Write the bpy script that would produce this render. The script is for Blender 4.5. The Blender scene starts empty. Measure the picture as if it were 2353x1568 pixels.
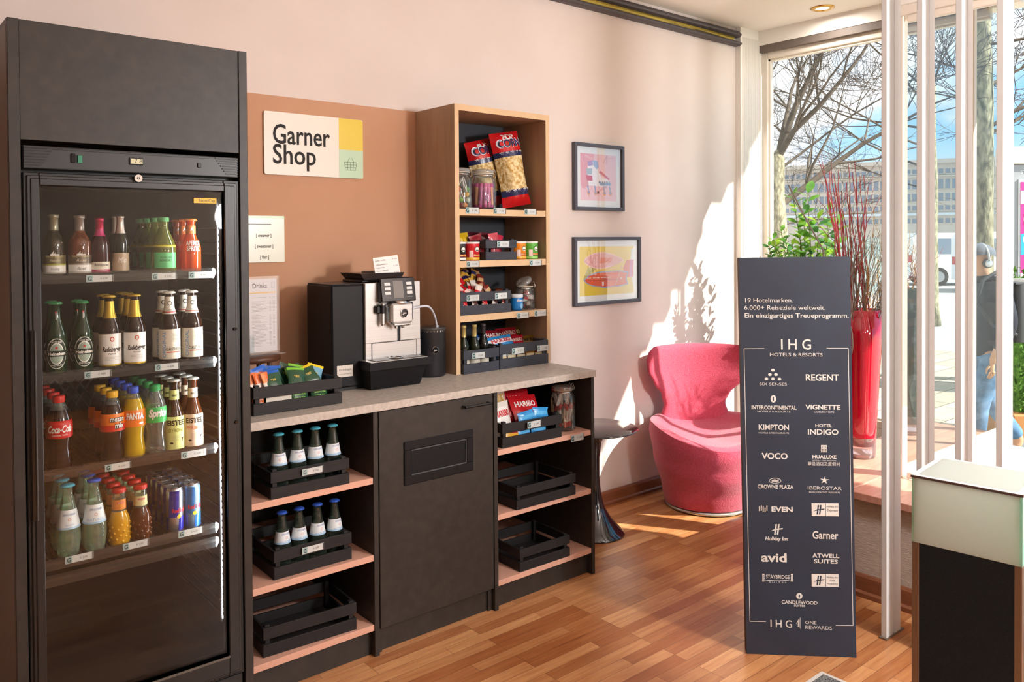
import bpy, math, random
from mathutils import Vector, Matrix, Euler
random.seed(11)
SC = bpy.context.scene
COL = SC.collection
PI = math.pi

# ---------------------------------------------------------------- camera
W, H = 2353, 1568
YAW, PITCH, ROLL = 0.7019, 0.0156, 0.0066
F, CX, CY = 1873.29, 1188.2, 581.71
CAM = Vector((-0.5499, -3.134, 1.4723))
_f = Vector((math.sin(YAW)*math.cos(PITCH), math.cos(YAW)*math.cos(PITCH), -math.sin(PITCH)))
_r = Vector((math.cos(YAW), -math.sin(YAW), 0))
_d = _f.cross(_r)
RT = math.cos(ROLL)*_r + math.sin(ROLL)*_d
DN = -math.sin(ROLL)*_r + math.cos(ROLL)*_d


def bp(u, v, ax, val):
    """Pixel of the photograph -> point on the plane ax = val."""
    d = _f + RT*((u-CX)/F) + DN*((v-CY)/F)
    i = 'xyz'.index(ax)
    return CAM + d*((val-CAM[i])/d[i])


def depth_at(u, v, z):
    d = _f + RT*((u-CX)/F) + DN*((v-CY)/F)
    return CAM + d*z


cam_data = bpy.data.cameras.new('camera')
cam = bpy.data.objects.new('camera', cam_data)
COL.objects.link(cam)
m3 = Matrix((RT, -DN, -_f)).transposed()
cam.matrix_world = Matrix.Translation(CAM) @ m3.to_4x4()
cam_data.sensor_fit = 'HORIZONTAL'
cam_data.sensor_width = 36
cam_data.lens = F*36/W
cam_data.shift_x = (W/2-CX)/W
cam_data.shift_y = (CY-H/2)/W
cam_data.clip_start = 0.02
cam_data.clip_end = 400
SC.camera = cam
SC.view_settings.view_transform = 'Standard'
SC.view_settings.look = 'None'
SC.view_settings.gamma = 1
SC.view_settings.exposure = 0.0
SC.view_settings.use_curve_mapping = False

# ---------------------------------------------------------------- materials


def lin(h):
    h = h.lstrip('#')
    out = []
    for i in (0, 2, 4):
        c = int(h[i:i+2], 16)/255
        out.append(c/12.92 if c <= .04045 else ((c+.055)/1.055)**2.4)
    return (*out, 1)


_mats = {}


def M(hexc, rough=.5, metal=0., spec=.5, coat=0., emit=0.):
    """Plain procedural material, cached."""
    key = (hexc, rough, metal, spec, coat, emit)
    if key in _mats:
        return _mats[key]
    m = bpy.data.materials.new('surface_'+hexc.strip('#'))
    m.use_nodes = True
    b = m.node_tree.nodes['Principled BSDF']
    b.inputs['Base Color'].default_value = lin(hexc)
    b.inputs['Roughness'].default_value = rough
    b.inputs['Metallic'].default_value = metal
    b.inputs['Specular IOR Level'].default_value = spec
    b.inputs['Coat Weight'].default_value = coat
    b.inputs['Coat Roughness'].default_value = .05
    if emit:
        b.inputs['Emission Color'].default_value = lin(hexc)
        b.inputs['Emission Strength'].default_value = emit
    _mats[key] = m
    return m


def NM(name, c1, c2, scale=(20, 20, 20), rough=.5, bump=0., bscale=None, detail=4, lo=.3, hi=.7, spec=.4, sheen=0., metal=0., dist=0.003):
    """Two-tone noise material in object space with optional bump."""
    m = bpy.data.materials.new(name)
    m.use_nodes = True
    nt = m.node_tree
    b = nt.nodes['Principled BSDF']
    tc = nt.nodes.new('ShaderNodeTexCoord')
    mp = nt.nodes.new('ShaderNodeMapping')
    mp.inputs['Scale'].default_value = scale
    nz = nt.nodes.new('ShaderNodeTexNoise')
    nz.inputs['Scale'].default_value = 1
    nz.inputs['Detail'].default_value = detail
    rp = nt.nodes.new('ShaderNodeValToRGB')
    rp.color_ramp.elements[0].position = lo
    rp.color_ramp.elements[1].position = hi
    rp.color_ramp.elements[0].color = lin(c1)
    rp.color_ramp.elements[1].color = lin(c2)
    L = nt.links.new
    L(tc.outputs['Object'], mp.inputs['Vector'])
    L(mp.outputs['Vector'], nz.inputs['Vector'])
    L(nz.outputs['Fac'], rp.inputs['Fac'])
    L(rp.outputs['Color'], b.inputs['Base Color'])
    b.inputs['Roughness'].default_value = rough
    b.inputs['Specular IOR Level'].default_value = spec
    b.inputs['Sheen Weight'].default_value = sheen
    b.inputs['Metallic'].default_value = metal
    if bump:
        n2 = nz
        if bscale:
            mp2 = nt.nodes.new('ShaderNodeMapping')
            mp2.inputs['Scale'].default_value = bscale
            n2 = nt.nodes.new('ShaderNodeTexNoise')
            n2.inputs['Scale'].default_value = 1
            n2.inputs['Detail'].default_value = 2
            L(tc.outputs['Object'], mp2.inputs['Vector'])
            L(mp2.outputs['Vector'], n2.inputs['Vector'])
        bm = nt.nodes.new('ShaderNodeBump')
        bm.inputs['Strength'].default_value = bump
        bm.inputs['Distance'].default_value = dist
        L(n2.outputs['Fac'], bm.inputs['Height'])
        L(bm.outputs['Normal'], b.inputs['Normal'])
    return m


def thin_glass(name, tint, refl=.06, fres=.5, body=0., body_col='ffffff', rough=.02):
    """Thin clear or tinted wall of glass or plastic: see-through, with a mirror share that grows at grazing angles."""
    m = bpy.data.materials.new(name)
    m.use_nodes = True
    nt = m.node_tree
    nt.nodes.clear()
    L = nt.links.new
    out = nt.nodes.new('ShaderNodeOutputMaterial')
    tr = nt.nodes.new('ShaderNodeBsdfTransparent')
    tr.inputs['Color'].default_value = lin(tint)
    gl = nt.nodes.new('ShaderNodeBsdfGlossy')
    gl.inputs['Roughness'].default_value = rough
    gl.inputs['Color'].default_value = (1, 1, 1, 1)
    lw = nt.nodes.new('ShaderNodeLayerWeight')
    lw.inputs['Blend'].default_value = .25
    ma = nt.nodes.new('ShaderNodeMath')
    ma.operation = 'MULTIPLY_ADD'
    ma.inputs[1].default_value = fres
    ma.inputs[2].default_value = refl
    ma.use_clamp = True
    L(lw.outputs['Fresnel'], ma.inputs[0])
    mx = nt.nodes.new('ShaderNodeMixShader')
    L(ma.outputs[0], mx.inputs[0])
    src = tr
    if body:
        df = nt.nodes.new('ShaderNodeBsdfDiffuse')
        df.inputs['Color'].default_value = lin(body_col)
        mb = nt.nodes.new('ShaderNodeMixShader')
        mb.inputs[0].default_value = body
        L(tr.outputs[0], mb.inputs[1])
        L(df.outputs[0], mb.inputs[2])
        src = mb
    L(src.outputs[0], mx.inputs[1])
    L(gl.outputs[0], mx.inputs[2])
    L(mx.outputs[0], out.inputs['Surface'])
    return m


# ---------------------------------------------------------------- mesh builder
_textcache = {}


def text_geo(body, bold=0., align='LEFT', shear=0.):
    key = (body, bold, align, shear)
    if key in _textcache:
        return _textcache[key]
    cu = bpy.data.curves.new('t', 'FONT')
    cu.body = body
    cu.size = 1
    cu.align_x = align
    cu.offset = bold
    cu.shear = shear
    cu.resolution_u = 3
    cu.fill_mode = 'FRONT'
    ob = bpy.data.objects.new('t', cu)
    COL.objects.link(ob)
    bpy.context.view_layer.update()
    dg = bpy.context.evaluated_depsgraph_get()
    ev = ob.evaluated_get(dg)
    me = ev.to_mesh()
    vs = [tuple(v.co) for v in me.vertices]
    fs = [tuple(p.vertices) for p in me.polygons]
    ev.to_mesh_clear()
    bpy.data.objects.remove(ob)
    bpy.data.curves.remove(cu)
    _textcache[key] = (vs, fs)
    return vs, fs


CAPH = 0.7


class MB:
    def __init__(self):
        self.v, self.f, self.m, self.s, self.mats = [], [], [], [], []

    def mi(self, mat):
        if mat not in self.mats:
            self.mats.append(mat)
        return self.mats.index(mat)

    def add(self, vs, fs, mat, smooth=False, X=None):
        b = len(self.v)
        if X is not None:
            vs = [X @ Vector(p) for p in vs]
        self.v.extend(tuple(p) for p in vs)
        k = self.mi(mat)
        for f in fs:
            self.f.append(tuple(b+i for i in f))
            self.m.append(k)
            self.s.append(smooth)
        return self

    def box(self, x0, x1, y0, y1, z0, z1, mat, b=0., X=None):
        if x1 < x0: x0, x1 = x1, x0
        if y1 < y0: y0, y1 = y1, y0
        if z1 < z0: z0, z1 = z1, z0
        b = min(b, (x1-x0)*.45, (y1-y0)*.45, (z1-z0)*.45)
        if b <= 0:
            vs = [(x, y, z) for z in (z0, z1) for y in (y0, y1) for x in (x0, x1)]
            fs = [(0, 2, 3, 1), (4, 5, 7, 6), (0, 1, 5, 4), (2, 6, 7, 3), (0, 4, 6, 2), (1, 3, 7, 5)]
            return self.add(vs, fs, mat, False, X)
        lo, hi = (x0, y0, z0), (x1, y1, z1)
        vs, idx = [], {}
        for c in [(i, j, k) for i in (0, 1) for j in (0, 1) for k in (0, 1)]:
            for ax in range(3):
                p = []
                for a in range(3):
                    e = lo[a] if c[a] == 0 else hi[a]
                    if a != ax:
                        e += b if c[a] == 0 else -b
                    p.append(e)
                idx[c, ax] = len(vs)
                vs.append(tuple(p))
        fs = []
        for ax in range(3):
            o = [a for a in range(3) if a != ax]
            for s in (0, 1):
                q = []
                for (i, j) in ((0, 0), (1, 0), (1, 1), (0, 1)):
                    c = [0, 0, 0]
                    c[ax] = s; c[o[0]] = i; c[o[1]] = j
                    q.append(idx[tuple(c), ax])
                fs.append(tuple(q))
        for ax in range(3):
            o = [a for a in range(3) if a != ax]
            for i in (0, 1):
                for j in (0, 1):
                    c0 = [0, 0, 0]; c0[o[0]] = i; c0[o[1]] = j
                    c1 = list(c0); c1[ax] = 1
                    c0, c1 = tuple(c0), tuple(c1)
                    fs.append((idx[c0, o[0]], idx[c1, o[0]], idx[c1, o[1]], idx[c0, o[1]]))
        for c in [(i, j, k) for i in (0, 1) for j in (0, 1) for k in (0, 1)]:
            fs.append((idx[c, 0], idx[c, 1], idx[c, 2]))
        # orient outward
        ce = Vector(((x0+x1)/2, (y0+y1)/2, (z0+z1)/2))
        ff = []
        for f in fs:
            p = [Vector(vs[i]) for i in f]
            n = (p[1]-p[0]).cross(p[2]-p[0])
            mid = sum(p, Vector())/len(p)
            ff.append(f if n.dot(mid-ce) > 0 else f[::-1])
        return self.add(vs, ff, mat, False, X)

    def lathe(self, prof, mat, n=24, c=(0, 0, 0), X=None, smooth=True, caps=True, a0=0., a1=2*PI, squash=1.):
        """prof: list of (r, z) bottom to top, around z."""
        full = abs(a1-a0-2*PI) < 1e-6
        vs, fs = [], []
        cols = n if full else n+1
        for r, z in prof:
            for i in range(cols):
                a = a0+(a1-a0)*i/n
                vs.append((c[0]+r*math.cos(a), c[1]+r*math.sin(a)*squash, c[2]+z))
        for k in range(len(prof)-1):
            for i in range(n):
                j = (i+1) % cols
                fs.append((k*cols+i, k*cols+j, (k+1)*cols+j, (k+1)*cols+i))
        self.add(vs, fs, mat, smooth, X)
        if caps and full:
            for k, rev in ((0, True), (len(prof)-1, False)):
                if prof[k][0] > 1e-6:
                    ring = [vs[k*cols+i] for i in range(cols)]
                    self.add(ring[::-1] if rev else ring, [tuple(range(cols))], mat, False, X)
        return self

    def cyl(self, p0, p1, r, mat, n=16, r1=None, caps=True, smooth=True):
        p0, p1 = Vector(p0), Vector(p1)
        q = (p1-p0).to_track_quat('Z', 'Y')
        X = Matrix.Translation(p0) @ q.to_matrix().to_4x4()
        return self.lathe([(r, 0), (r if r1 is None else r1, (p1-p0).length)], mat, n, X=X, caps=caps, smooth=smooth)

    def tube(self, pts, rs, mat, n=8, caps=True):
        pts = [Vector(p) for p in pts]
        if not isinstance(rs, (list, tuple)):
            rs = [rs]*len(pts)
        vs, fs = [], []
        up = Vector((0, 0, 1))
        prev = None
        for i, p in enumerate(pts):
            t = (pts[min(i+1, len(pts)-1)]-pts[max(i-1, 0)])
            t = t.normalized() if t.length > 1e-9 else Vector((0, 0, 1))
            if prev is None:
                a = t.cross(up)
                if a.length < .05:
                    a = t.cross(Vector((1, 0, 0)))
            else:
                a = prev - t*prev.dot(t)
                if a.length < 1e-6:
                    a = t.cross(Vector((1, 0, 0)))
            a.normalize()
            prev = a
            b = t.cross(a)
            for k in range(n):
                g = 2*PI*k/n
                vs.append(p+(a*math.cos(g)+b*math.sin(g))*rs[i])
        for i in range(len(pts)-1):
            for k in range(n):
                j = (k+1) % n
                fs.append((i*n+k, i*n+j, (i+1)*n+j, (i+1)*n+k))
        if caps:
            fs.append(tuple(range(n))[::-1])
            fs.append(tuple((len(pts)-1)*n+k for k in range(n)))
        return self.add(vs, fs, mat, True)

    def prism(self, poly, h0, h1, mat, plane='xy', X=None):
        """Closed 2D polygon extruded between h0 and h1 along the axis normal to plane."""
        def P(a, b, h):
            return {'xy': (a, b, h), 'xz': (a, h, b), 'yz': (h, a, b)}[plane]
        n = len(poly)
        vs = [P(a, b, h0) for a, b in poly]+[P(a, b, h1) for a, b in poly]
        fs = [tuple(range(n))[::-1], tuple(range(n, 2*n))]
        fs += [(i, (i+1) % n, n+(i+1) % n, n+i) for i in range(n)]
        return self.add(vs, fs, mat, False, X)

    def poly(self, pts, mat, X=None):
        return self.add(pts, [tuple(range(len(pts)))], mat, False, X)

    def grid(self, fn, nu, nv, mat, smooth=True, X=None, cu=False):
        vs = [fn(i/nu, j/nv) for j in range(nv+1) for i in range(nu+(0 if cu else 1))]
        c = nu if cu else nu+1
        fs = [(j*c+i, j*c+(i+1) % c, (j+1)*c+(i+1) % c, (j+1)*c+i) for j in range(nv) for i in range(nu)]
        return self.add(vs, fs, mat, smooth, X)

    def text(self, body, size, X, mat, bold=0., align='CENTER', sx=1., shear=0., width=None):
        """Flat lettering; size = cap height; X maps the text's xy plane; width fits the line."""
        vs, fs = text_geo(body, bold, align, shear)
        if not vs:
            return self
        s = size/CAPH
        if width:
            w = max(p[0] for p in vs)-min(p[0] for p in vs)
            sx = width/(w*s)
        return self.add([(p[0]*s*sx, p[1]*s, 0) for p in vs], fs, mat, False, X)

    def text_cyl(self, body, size, r, z, mat, ang=-PI/2, bold=0., sx=1., taper=0., width=None, shear=0.):
        """Lettering wrapped round a cylinder of radius r about z; ang is the facing direction."""
        vs, fs = text_geo(body, bold, 'CENTER', shear)
        if not vs:
            return self
        s = size/CAPH
        if width:
            w = max(p[0] for p in vs)-min(p[0] for p in vs)
            sx = width/(w*s)
        out = []
        for p in vs:
            rr = r+taper*p[1]*s
            a = ang+p[0]*s*sx/r
            out.append((rr*math.cos(a), rr*math.sin(a), z+p[1]*s))
        return self.add(out, fs, mat)

    def build(self, name, parent=None, loc=None, rz=0.):
        me = bpy.data.meshes.new(name)
        me.from_pydata(self.v, [], self.f)
        for m in self.mats:
            me.materials.append(m)
        me.polygons.foreach_set('material_index', self.m)
        me.polygons.foreach_set('use_smooth', self.s)
        me.update()
        o = bpy.data.objects.new(name, me)
        COL.objects.link(o)
        if parent is not None:
            o.parent = parent
        if loc is not None:
            o.location = loc
        if rz:
            o.rotation_euler = (0, 0, rz)
        return o


def tag(o, label, cat, group=None, kind=None):
    o['label'] = label
    o['category'] = cat
    if group:
        o['group'] = group
    if kind:
        o['kind'] = kind
    return o


def struct(mb, name, label, cat, loc=None):
    return tag(mb.build(name, None, loc), label, cat, None, 'structure')


def thing(name, label, cat, loc=(0, 0, 0), rz=0., group=None, rot=None):
    o = bpy.data.objects.new(name, None)
    o.empty_display_size = .05
    COL.objects.link(o)
    o.location = loc
    o.rotation_euler = rot if rot else (0, 0, rz)
    return tag(o, label, cat, group)


KIDS = {}


def kids(o):
    return [c for c in o.children]


def clone(root, loc, label, rz=0., group=None, rot=None, scale=None):
    r = root.copy()
    COL.objects.link(r)
    r.location = loc
    r.rotation_euler = rot if rot else (0, 0, rz)
    if scale:
        r.scale = scale
    r['label'] = label
    if group:
        r['group'] = group
    for ch in kids(root):
        c = ch.copy()
        COL.objects.link(c)
        c.parent = r
        for g in kids(ch):
            d = g.copy()
            COL.objects.link(d)
            d.parent = c
    return r


class Kind:
    """First call of put() moves the prototype itself, later calls copy it."""
    def __init__(self, root):
        self.root, self.used = root, False

    def put(self, loc, label, rz=0., group=None, rot=None, scale=None):
        if not self.used:
            self.used = True
            o = self.root
            o.location = loc
            o.rotation_euler = rot if rot else (0, 0, rz)
            if scale:
                o.scale = scale
            o['label'] = label
            if group:
                o['group'] = group
            return o
        return clone(self.root, loc, label, rz, group, rot, scale)


def ang2(o, x, y, z):
    return Matrix.Translation((x, y, z))


XZ = Matrix(((1, 0, 0, 0), (0, 0, -1, 0), (0, 1, 0, 0), (0, 0, 0, 1)))   # text plane facing -y


def front(x, y, z):
    return Matrix.Translation((x, y, z)) @ XZ

ORD = ['front', 'second', 'third', 'fourth', 'rearmost']

# ---------------------------------------------------------------- light levels
LP = 4
FILL = ((2.05, -3.8, 1.9, 230), (2.2, -5.4, 1.7, 90), (.2, -5.2, 2.2, 25), (-1.9, -4.4, 2.1, 8))  # fill lamps added behind the camera: position and power
LEDW = 3.6
SKYA, SKYM, SKYB = .13, .20, .27
SUNP = 14.0
SKYP = 1.5
SKYLOC = (.3, 1.2, .0)
LED = M('e8f0ff', .5, emit=5.)
CHX, CHY, CHR = 3.17, -.365, -.56
TBX, TBY = 2.37, -.27

# ---------------------------------------------------------------- shared surfaces
def wood_nodes(name, c1, c2, grain_scale, rough=.35, bricks=None, c3=None, spec=.4):
    m = bpy.data.materials.new(name)
    m.use_nodes = True
    nt = m.node_tree
    L = nt.links.new
    b = nt.nodes['Principled BSDF']
    tc = nt.nodes.new('ShaderNodeTexCoord')
    mp = nt.nodes.new('ShaderNodeMapping')
    mp.inputs['Scale'].default_value = grain_scale
    nz = nt.nodes.new('ShaderNodeTexNoise')
    nz.inputs['Scale'].default_value = 1
    nz.inputs['Detail'].default_value = 5
    nz.inputs['Roughness'].default_value = .65
    L(tc.outputs['Object'], mp.inputs['Vector'])
    L(mp.outputs['Vector'], nz.inputs['Vector'])
    rp = nt.nodes.new('ShaderNodeValToRGB')
    rp.color_ramp.elements[0].position = .3
    rp.color_ramp.elements[1].position = .7
    rp.color_ramp.elements[0].color = lin(c1)
    rp.color_ramp.elements[1].color = lin(c2)
    L(nz.outputs['Fac'], rp.inputs['Fac'])
    col = rp.outputs['Color']
    if bricks:
        bt = nt.nodes.new('ShaderNodeTexBrick')
        bt.offset = .37
        bt.offset_frequency = 3
        bt.inputs['Scale'].default_value = 1
        bt.inputs['Brick Width'].default_value = bricks[0]
        bt.inputs['Row Height'].default_value = bricks[1]
        bt.inputs['Mortar Size'].default_value = bricks[2]
        bt.inputs['Mortar Smooth'].default_value = .3
        bt.inputs['Color1'].default_value = lin('ffffff')
        bt.inputs['Color2'].default_value = lin(c3)
        bt.inputs['Mortar'].default_value = lin('8a7464')
        L(tc.outputs['Object'], bt.inputs['Vector'])
        mx = nt.nodes.new('ShaderNodeMix')
        mx.data_type = 'RGBA'
        mx.blend_type = 'MULTIPLY'
        mx.inputs['Factor'].default_value = 1
        L(col, mx.inputs['A'])
        L(bt.outputs['Color'], mx.inputs['B'])
        col = mx.outputs['Result']
    L(col, b.inputs['Base Color'])
    b.inputs['Roughness'].default_value = rough
    b.inputs['Specular IOR Level'].default_value = spec
    return m


PLASTER = NM('plaster_wall', 'dccfc7', 'e1d5ce', (3, 3, 3), .9, .06, (260, 260, 260), spec=.1)
CEIL = NM('ceiling_paint', 'f4ede4', 'f7f0e8', (2, 2, 2), .95, spec=.05)
TAN = NM('tan_wall_paint', 'bd9072', 'c4997c', (2.5, 2.5, 2.5), .8, .04, (240, 240, 240), spec=.15)
FLOOR = wood_nodes('parquet', 'b87a4c', 'd9a571', (5, 60, 5), .3, (.43, .052, .0009), 'c4a58e', .45)
BENCHW = wood_nodes('bench_wood', 'c08672', 'd4a18c', (6, 50, 6), .35)
BASEW = wood_nodes('baseboard_wood', '7a4a32', '8c583c', (8, 8, 40), .4)
OAKD = wood_nodes('oak_side', 'a1866d', 'bd9f84', (14, 14, 1.6), .55, spec=.25)
OAKL = wood_nodes('oak_edge', 'cfae86', 'dcbd96', (10, 10, 2.2), .5, spec=.3)
PAINTW = M('efe9e0', .55, 0, .3)
FRAMEP = M('e6dccd', .45, 0, .4)
BLACKW = NM('black_laminate', '2b2723', '35302b', (30, 30, 30), .45, .05, (500, 500, 500), spec=.35)
BLACKC = NM('black_crate_wood', '1c1a1a', '272424', (8, 60, 60), .55, .1, spec=.3)
BLACKC_LIT = NM('black_crate_wood_lit', '33353d', '3d4048', (8, 60, 60), .6, .1, spec=.3)  # black crate wood, window light put into its lighter grey
SHELFP = M('d6a58f', .5, 0, .3)
STONE = NM('worktop_stone', 'a9a096', 'c4bcb2', (60, 60, 60), .45, .03, detail=6, spec=.3)
WINGL = thin_glass('window_glass', 'fcfdfd', .02, .14)
RETGL = thin_glass('return_glass', 'f6fafa', .015, .05)
CHROME = M('d8d8d8', .12, 1.)
STEEL = NM('brushed_steel', 'c4c2c0', 'dddbd8', (2, 2, 200), .34, metal=.85)
BLK = M('121214', .4, 0, .4)
BLKG = M('0d0d10', .12, 0, .5)
WHT = M('f2f0ec', .5, 0, .3)
INK = M('26221f', .6, 0, .2)
GREYINK = M('8a8a88', .6, 0, .2)

# ---------------------------------------------------------------- the room shell
ZC = 2.84          # ceiling
XW, XR = 4.2, 3.0  # bay window plane, near window plane
RY = -1.475        # return pane between them
BZ = .43           # display bench height
X0, Y0 = -3.6, -6.2

struct(MB().box(X0, 3.05, Y0, .15, -.12, 0, FLOOR).box(3.05, 4.35, RY, .15, -.12, 0, FLOOR), 'floor', 'warm oak strip parquet floor', 'floor')
struct(MB().box(X0, 4.35, Y0, .15, ZC, ZC+.12, CEIL), 'ceiling', 'warm white plain ceiling', 'ceiling')
struct(MB().box(X0, 4.35, 0, .15, 0, ZC, PLASTER), 'wall_back', 'pale pink plastered wall behind the counter', 'wall')
TAUPE = NM('taupe_wall', '8a7c6e', '948678', (3, 3, 3), .9, spec=.1)
struct(MB().box(X0-.15, X0, Y0, .15, 0, ZC, TAUPE), 'wall_left', 'pale plastered wall outside the view on the fridge side', 'wall')
struct(MB().box(X0, XR+.15, Y0-.15, Y0, 0, ZC, TAUPE), 'wall_rear', 'pale plastered wall behind the viewer', 'wall')
struct(MB().box(XR, XR+.15, Y0, -2.3, 0, ZC, PLASTER), 'wall_right', 'pale plastered wall beyond the near window', 'wall')

# pilaster with a fluted white panel
mb = MB().box(3.965, 4.2, -.04, 0, 0, ZC, PAINTW)
for k in range(22):
    x = 3.985+k*.0092
    mb.box(x, x+.0052, -.0455, -.04, 1.36, ZC-.06, PAINTW)
struct(mb, 'trim_1', 'white pilaster with a fluted panel beside the bay window', 'pilaster')

# dark moulded picture rail with a gilded hollow
GOLD = NM('worn_gilding', '6b5c30', 'c9b150', (2.5, 40, 60), .45, .2, lo=.36, hi=.5, metal=.25)
RAILD = M('4a4345', .45, 0, .4)
mb = MB()
x0, x1 = X0, 3.965
mb.prism([(0, 2.773), (-.032, 2.773), (-.046, 2.780), (-.05, 2.790), (-.044, 2.798), (-.036, 2.803), (-.03, 2.812), (0, 2.812)], x0, x1, RAILD, 'yz')
mb.prism([(0, 2.718), (-.034, 2.718), (-.048, 2.724), (-.052, 2.732), (-.046, 2.741), (-.03, 2.746), (0, 2.746)], x0, x1, RAILD, 'yz')
mb.prism([(0, 2.746), (-.02, 2.746), (-.012, 2.753), (-.010, 2.760), (-.012, 2.767), (-.02, 2.773), (0, 2.773)], x0, x1-.03, GOLD, 'yz')
struct(mb, 'trim_2', 'dark picture rail with a worn gilded hollow under the ceiling', 'picture rail')

mb = MB().prism([(0, .075), (-.012, .075), (-.018, .066), (-.018, .02), (-.026, .014), (-.026, 0), (0, 0)], 2.035, 4.2, BASEW, 'yz')
struct(mb, 'baseboard_back', 'brown wooden baseboard along the back wall', 'baseboard')

# tan painted panel behind the counter
struct(MB().box(.41, 1.49, -.018, 0, .9, 2.057, TAN), 'wall_panel', 'tan painted wall panel behind the coffee machine', 'wall panel')

# bay window wall: below, lintel
struct(MB().box(XW, XW+.15, RY-.1, .0, 0, .34, PAINTW).box(XW, XW+.15, RY-.1, 0, 2.70, ZC, PAINTW).box(XW-.035, XW, RY, -.04, 2.745, ZC, PAINTW), 'wall_bay', 'white parapet and lintel of the bay window', 'wall')
struct(MB().box(XW-.03, XW, RY, -.045, 2.70, 2.745, M('6e6259', .6)), 'trim_3', 'grey brown curtain track under the bay lintel', 'trim')


def window(name, label, axis, pos, a0, a1, z0, z1, fw=.045, th=.05, mull=(), fl=0, fr_=0, glass=None):
    """Frame and pane; axis 'x': plane x = pos spanning y a0..a1, axis 'y': plane y = pos spanning x a0..a1."""
    root = thing(name, label, 'window', (0, 0, 0))
    root['kind'] = 'structure'
    fr, gl = MB(), MB()

    def bx(m, p0, p1, q0, q1, t0, t1, mat, b=0):
        if axis == 'x':
            m.box(pos+t0, pos+t1, p0, p1, q0, q1, mat, b)
        else:
            m.box(p0, p1, pos+t0, pos+t1, q0, q1, mat, b)
    for (p0, p1, q0, q1) in ((a0, a0+(fl or fw), z0, z1), (a1-(fr_ or fw), a1, z0, z1), (a0+fw, a1-fw, z0, z0+fw), (a0+fw, a1-fw, z1-fw, z1)):
        bx(fr, p0, p1, q0, q1, 0, th, FRAMEP, .004)
    i = fw
    for (p0, p1, q0, q1) in ((a0+(fl or i), a0+(fl or i)+(0 if fl else .012), z0+i, z1-i), (a1-(fr_ or i)-(0 if fr_ else .012), a1-(fr_ or i), z0+i, z1-i), (a0+i, a1-i, z0+i, z0+i+.012), (a0+i, a1-i, z1-i-.012, z1-i)) if th > .03 else ():
        if p1-p0 > .001:
            bx(fr, p0, p1, q0, q1, .014, th, FRAMEP)
    for p in mull:
        bx(fr, p-.018, p+.018, z0+fw, z1-fw, 0, th, FRAMEP, .004)
    fr.build('window_frame', root)
    bx(gl, a0+(fl or fw), a1-(fr_ or fw), z0+fw, z1-fw, th*.5, th*.5+.004, glass or WINGL)
    gl.build('pane', root)
    return root


window('window_1', 'large bay window with a pale frame, bare trees outside', 'x', XW, RY, -.041, .34, 2.70, fl=.01)
window('window_2', 'window pane standing on the bench behind the white slats', 'x', XR, -2.3, RY-.03, BZ, 2.43, .03, .02, fr_=.016)
window('window_3', 'return pane of the bay between the two windows', 'y', RY-.03, XR+.05, XW, BZ, 2.72, .03, .03, (3.82,), fr_=.008, glass=RETGL)
struct(MB().box(XR, XR+.15, -2.3, RY, 2.43, ZC, PAINTW).box(XR, XR+.03, RY-.03, RY+.015, BZ, ZC, FRAMEP, .004).box(XR+.05, XW, RY-.03, RY+.02, 2.72, ZC, PAINTW).box(XR-.01, XR, -2.3, RY, 2.43, 2.47, FRAMEP),
       'wall_window_head', 'pale lintel above the near window', 'wall')
struct(MB().box(XR+.02, XR+.15, -2.3, RY-.03, -.12, BZ-.03, PAINTW).box(XR+.05, XW, RY-.05, RY+.004, -.12, BZ-.001, PAINTW), 'wall_street', 'outer parapet under the near window', 'wall')

# display bench: textured front, wooden slabs
TEXW = NM('textured_wallpaper', 'b7aa9c', 'cbbfb2', (40, 40, 160), .9, .5, (60, 60, 300), dist=.004)
struct(MB().box(2.69, 2.80, Y0, -1.11, 0, BZ-.03, TEXW).box(2.80, XW, -1.15, -1.11, 0, BZ-.03, TEXW), 'wall_bench', 'grey ribbed wallpaper front of the window bench', 'wall')
mb = MB()
for (a, b) in ((-1.452, -1.11), (-2.3, -1.459), (-3.5, -2.306), (-4.7, -3.506), (Y0, -4.706)):
    mb.box(2.655, XR if b < -1.455 else XW, a, b, BZ-.03, BZ, BENCHW, .002)
struct(mb, 'window_sill', 'red brown wooden slabs of the window bench', 'window sill')
mb = MB().prism([(2.69, .09), (2.678, .09), (2.672, .08), (2.672, .025), (2.66, .018), (2.66, 0), (2.69, 0)], Y0, -1.11, BASEW, 'xz')
struct(mb, 'baseboard_right', 'brown wooden baseboard under the window bench', 'baseboard')

# ---------------------------------------------------------------- white slats of the room divider
SLAT = M('d6d8d8', .5, 0, .3)
names = ['leftmost white floor to ceiling slat, its foot on the parquet', 'second white vertical slat from the blue totem', 'third white vertical slat, just left of the tree trunk', 'fourth white vertical slat, right of the man with the cap']
for k, y in enumerate((-1.718, -1.844, -1.974, -2.102)):
    mb = MB()
    w = (.110, .100, .092, .088)[k]
    mb.box(0, w*.46, -.022, 0, 0, ZC, SLAT, .002)
    mb.box(w*.46, w*.54, -.019, -.001, 0, ZC, SLAT)
    mb.box(w*.54, w, -.022, 0, 0, ZC, SLAT, .002)
    o = mb.build('divider_slat', None, (2.39, y, 0))
    tag(o, names[k], 'slat', 'white slats of the room divider')
o = MB().box(-.01, .13, -.026, .004, 0, .006, M('6b5a4c', .7)).build('floor_bracket', None, (2.39, -1.718, 0))
tag(o, 'thin brown foot strip under the leftmost white slat', 'bracket')

# ---------------------------------------------------------------- ceiling lamp and added fill lamps
LAMPE = M('ffe2b0', .5, emit=6.)


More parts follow.
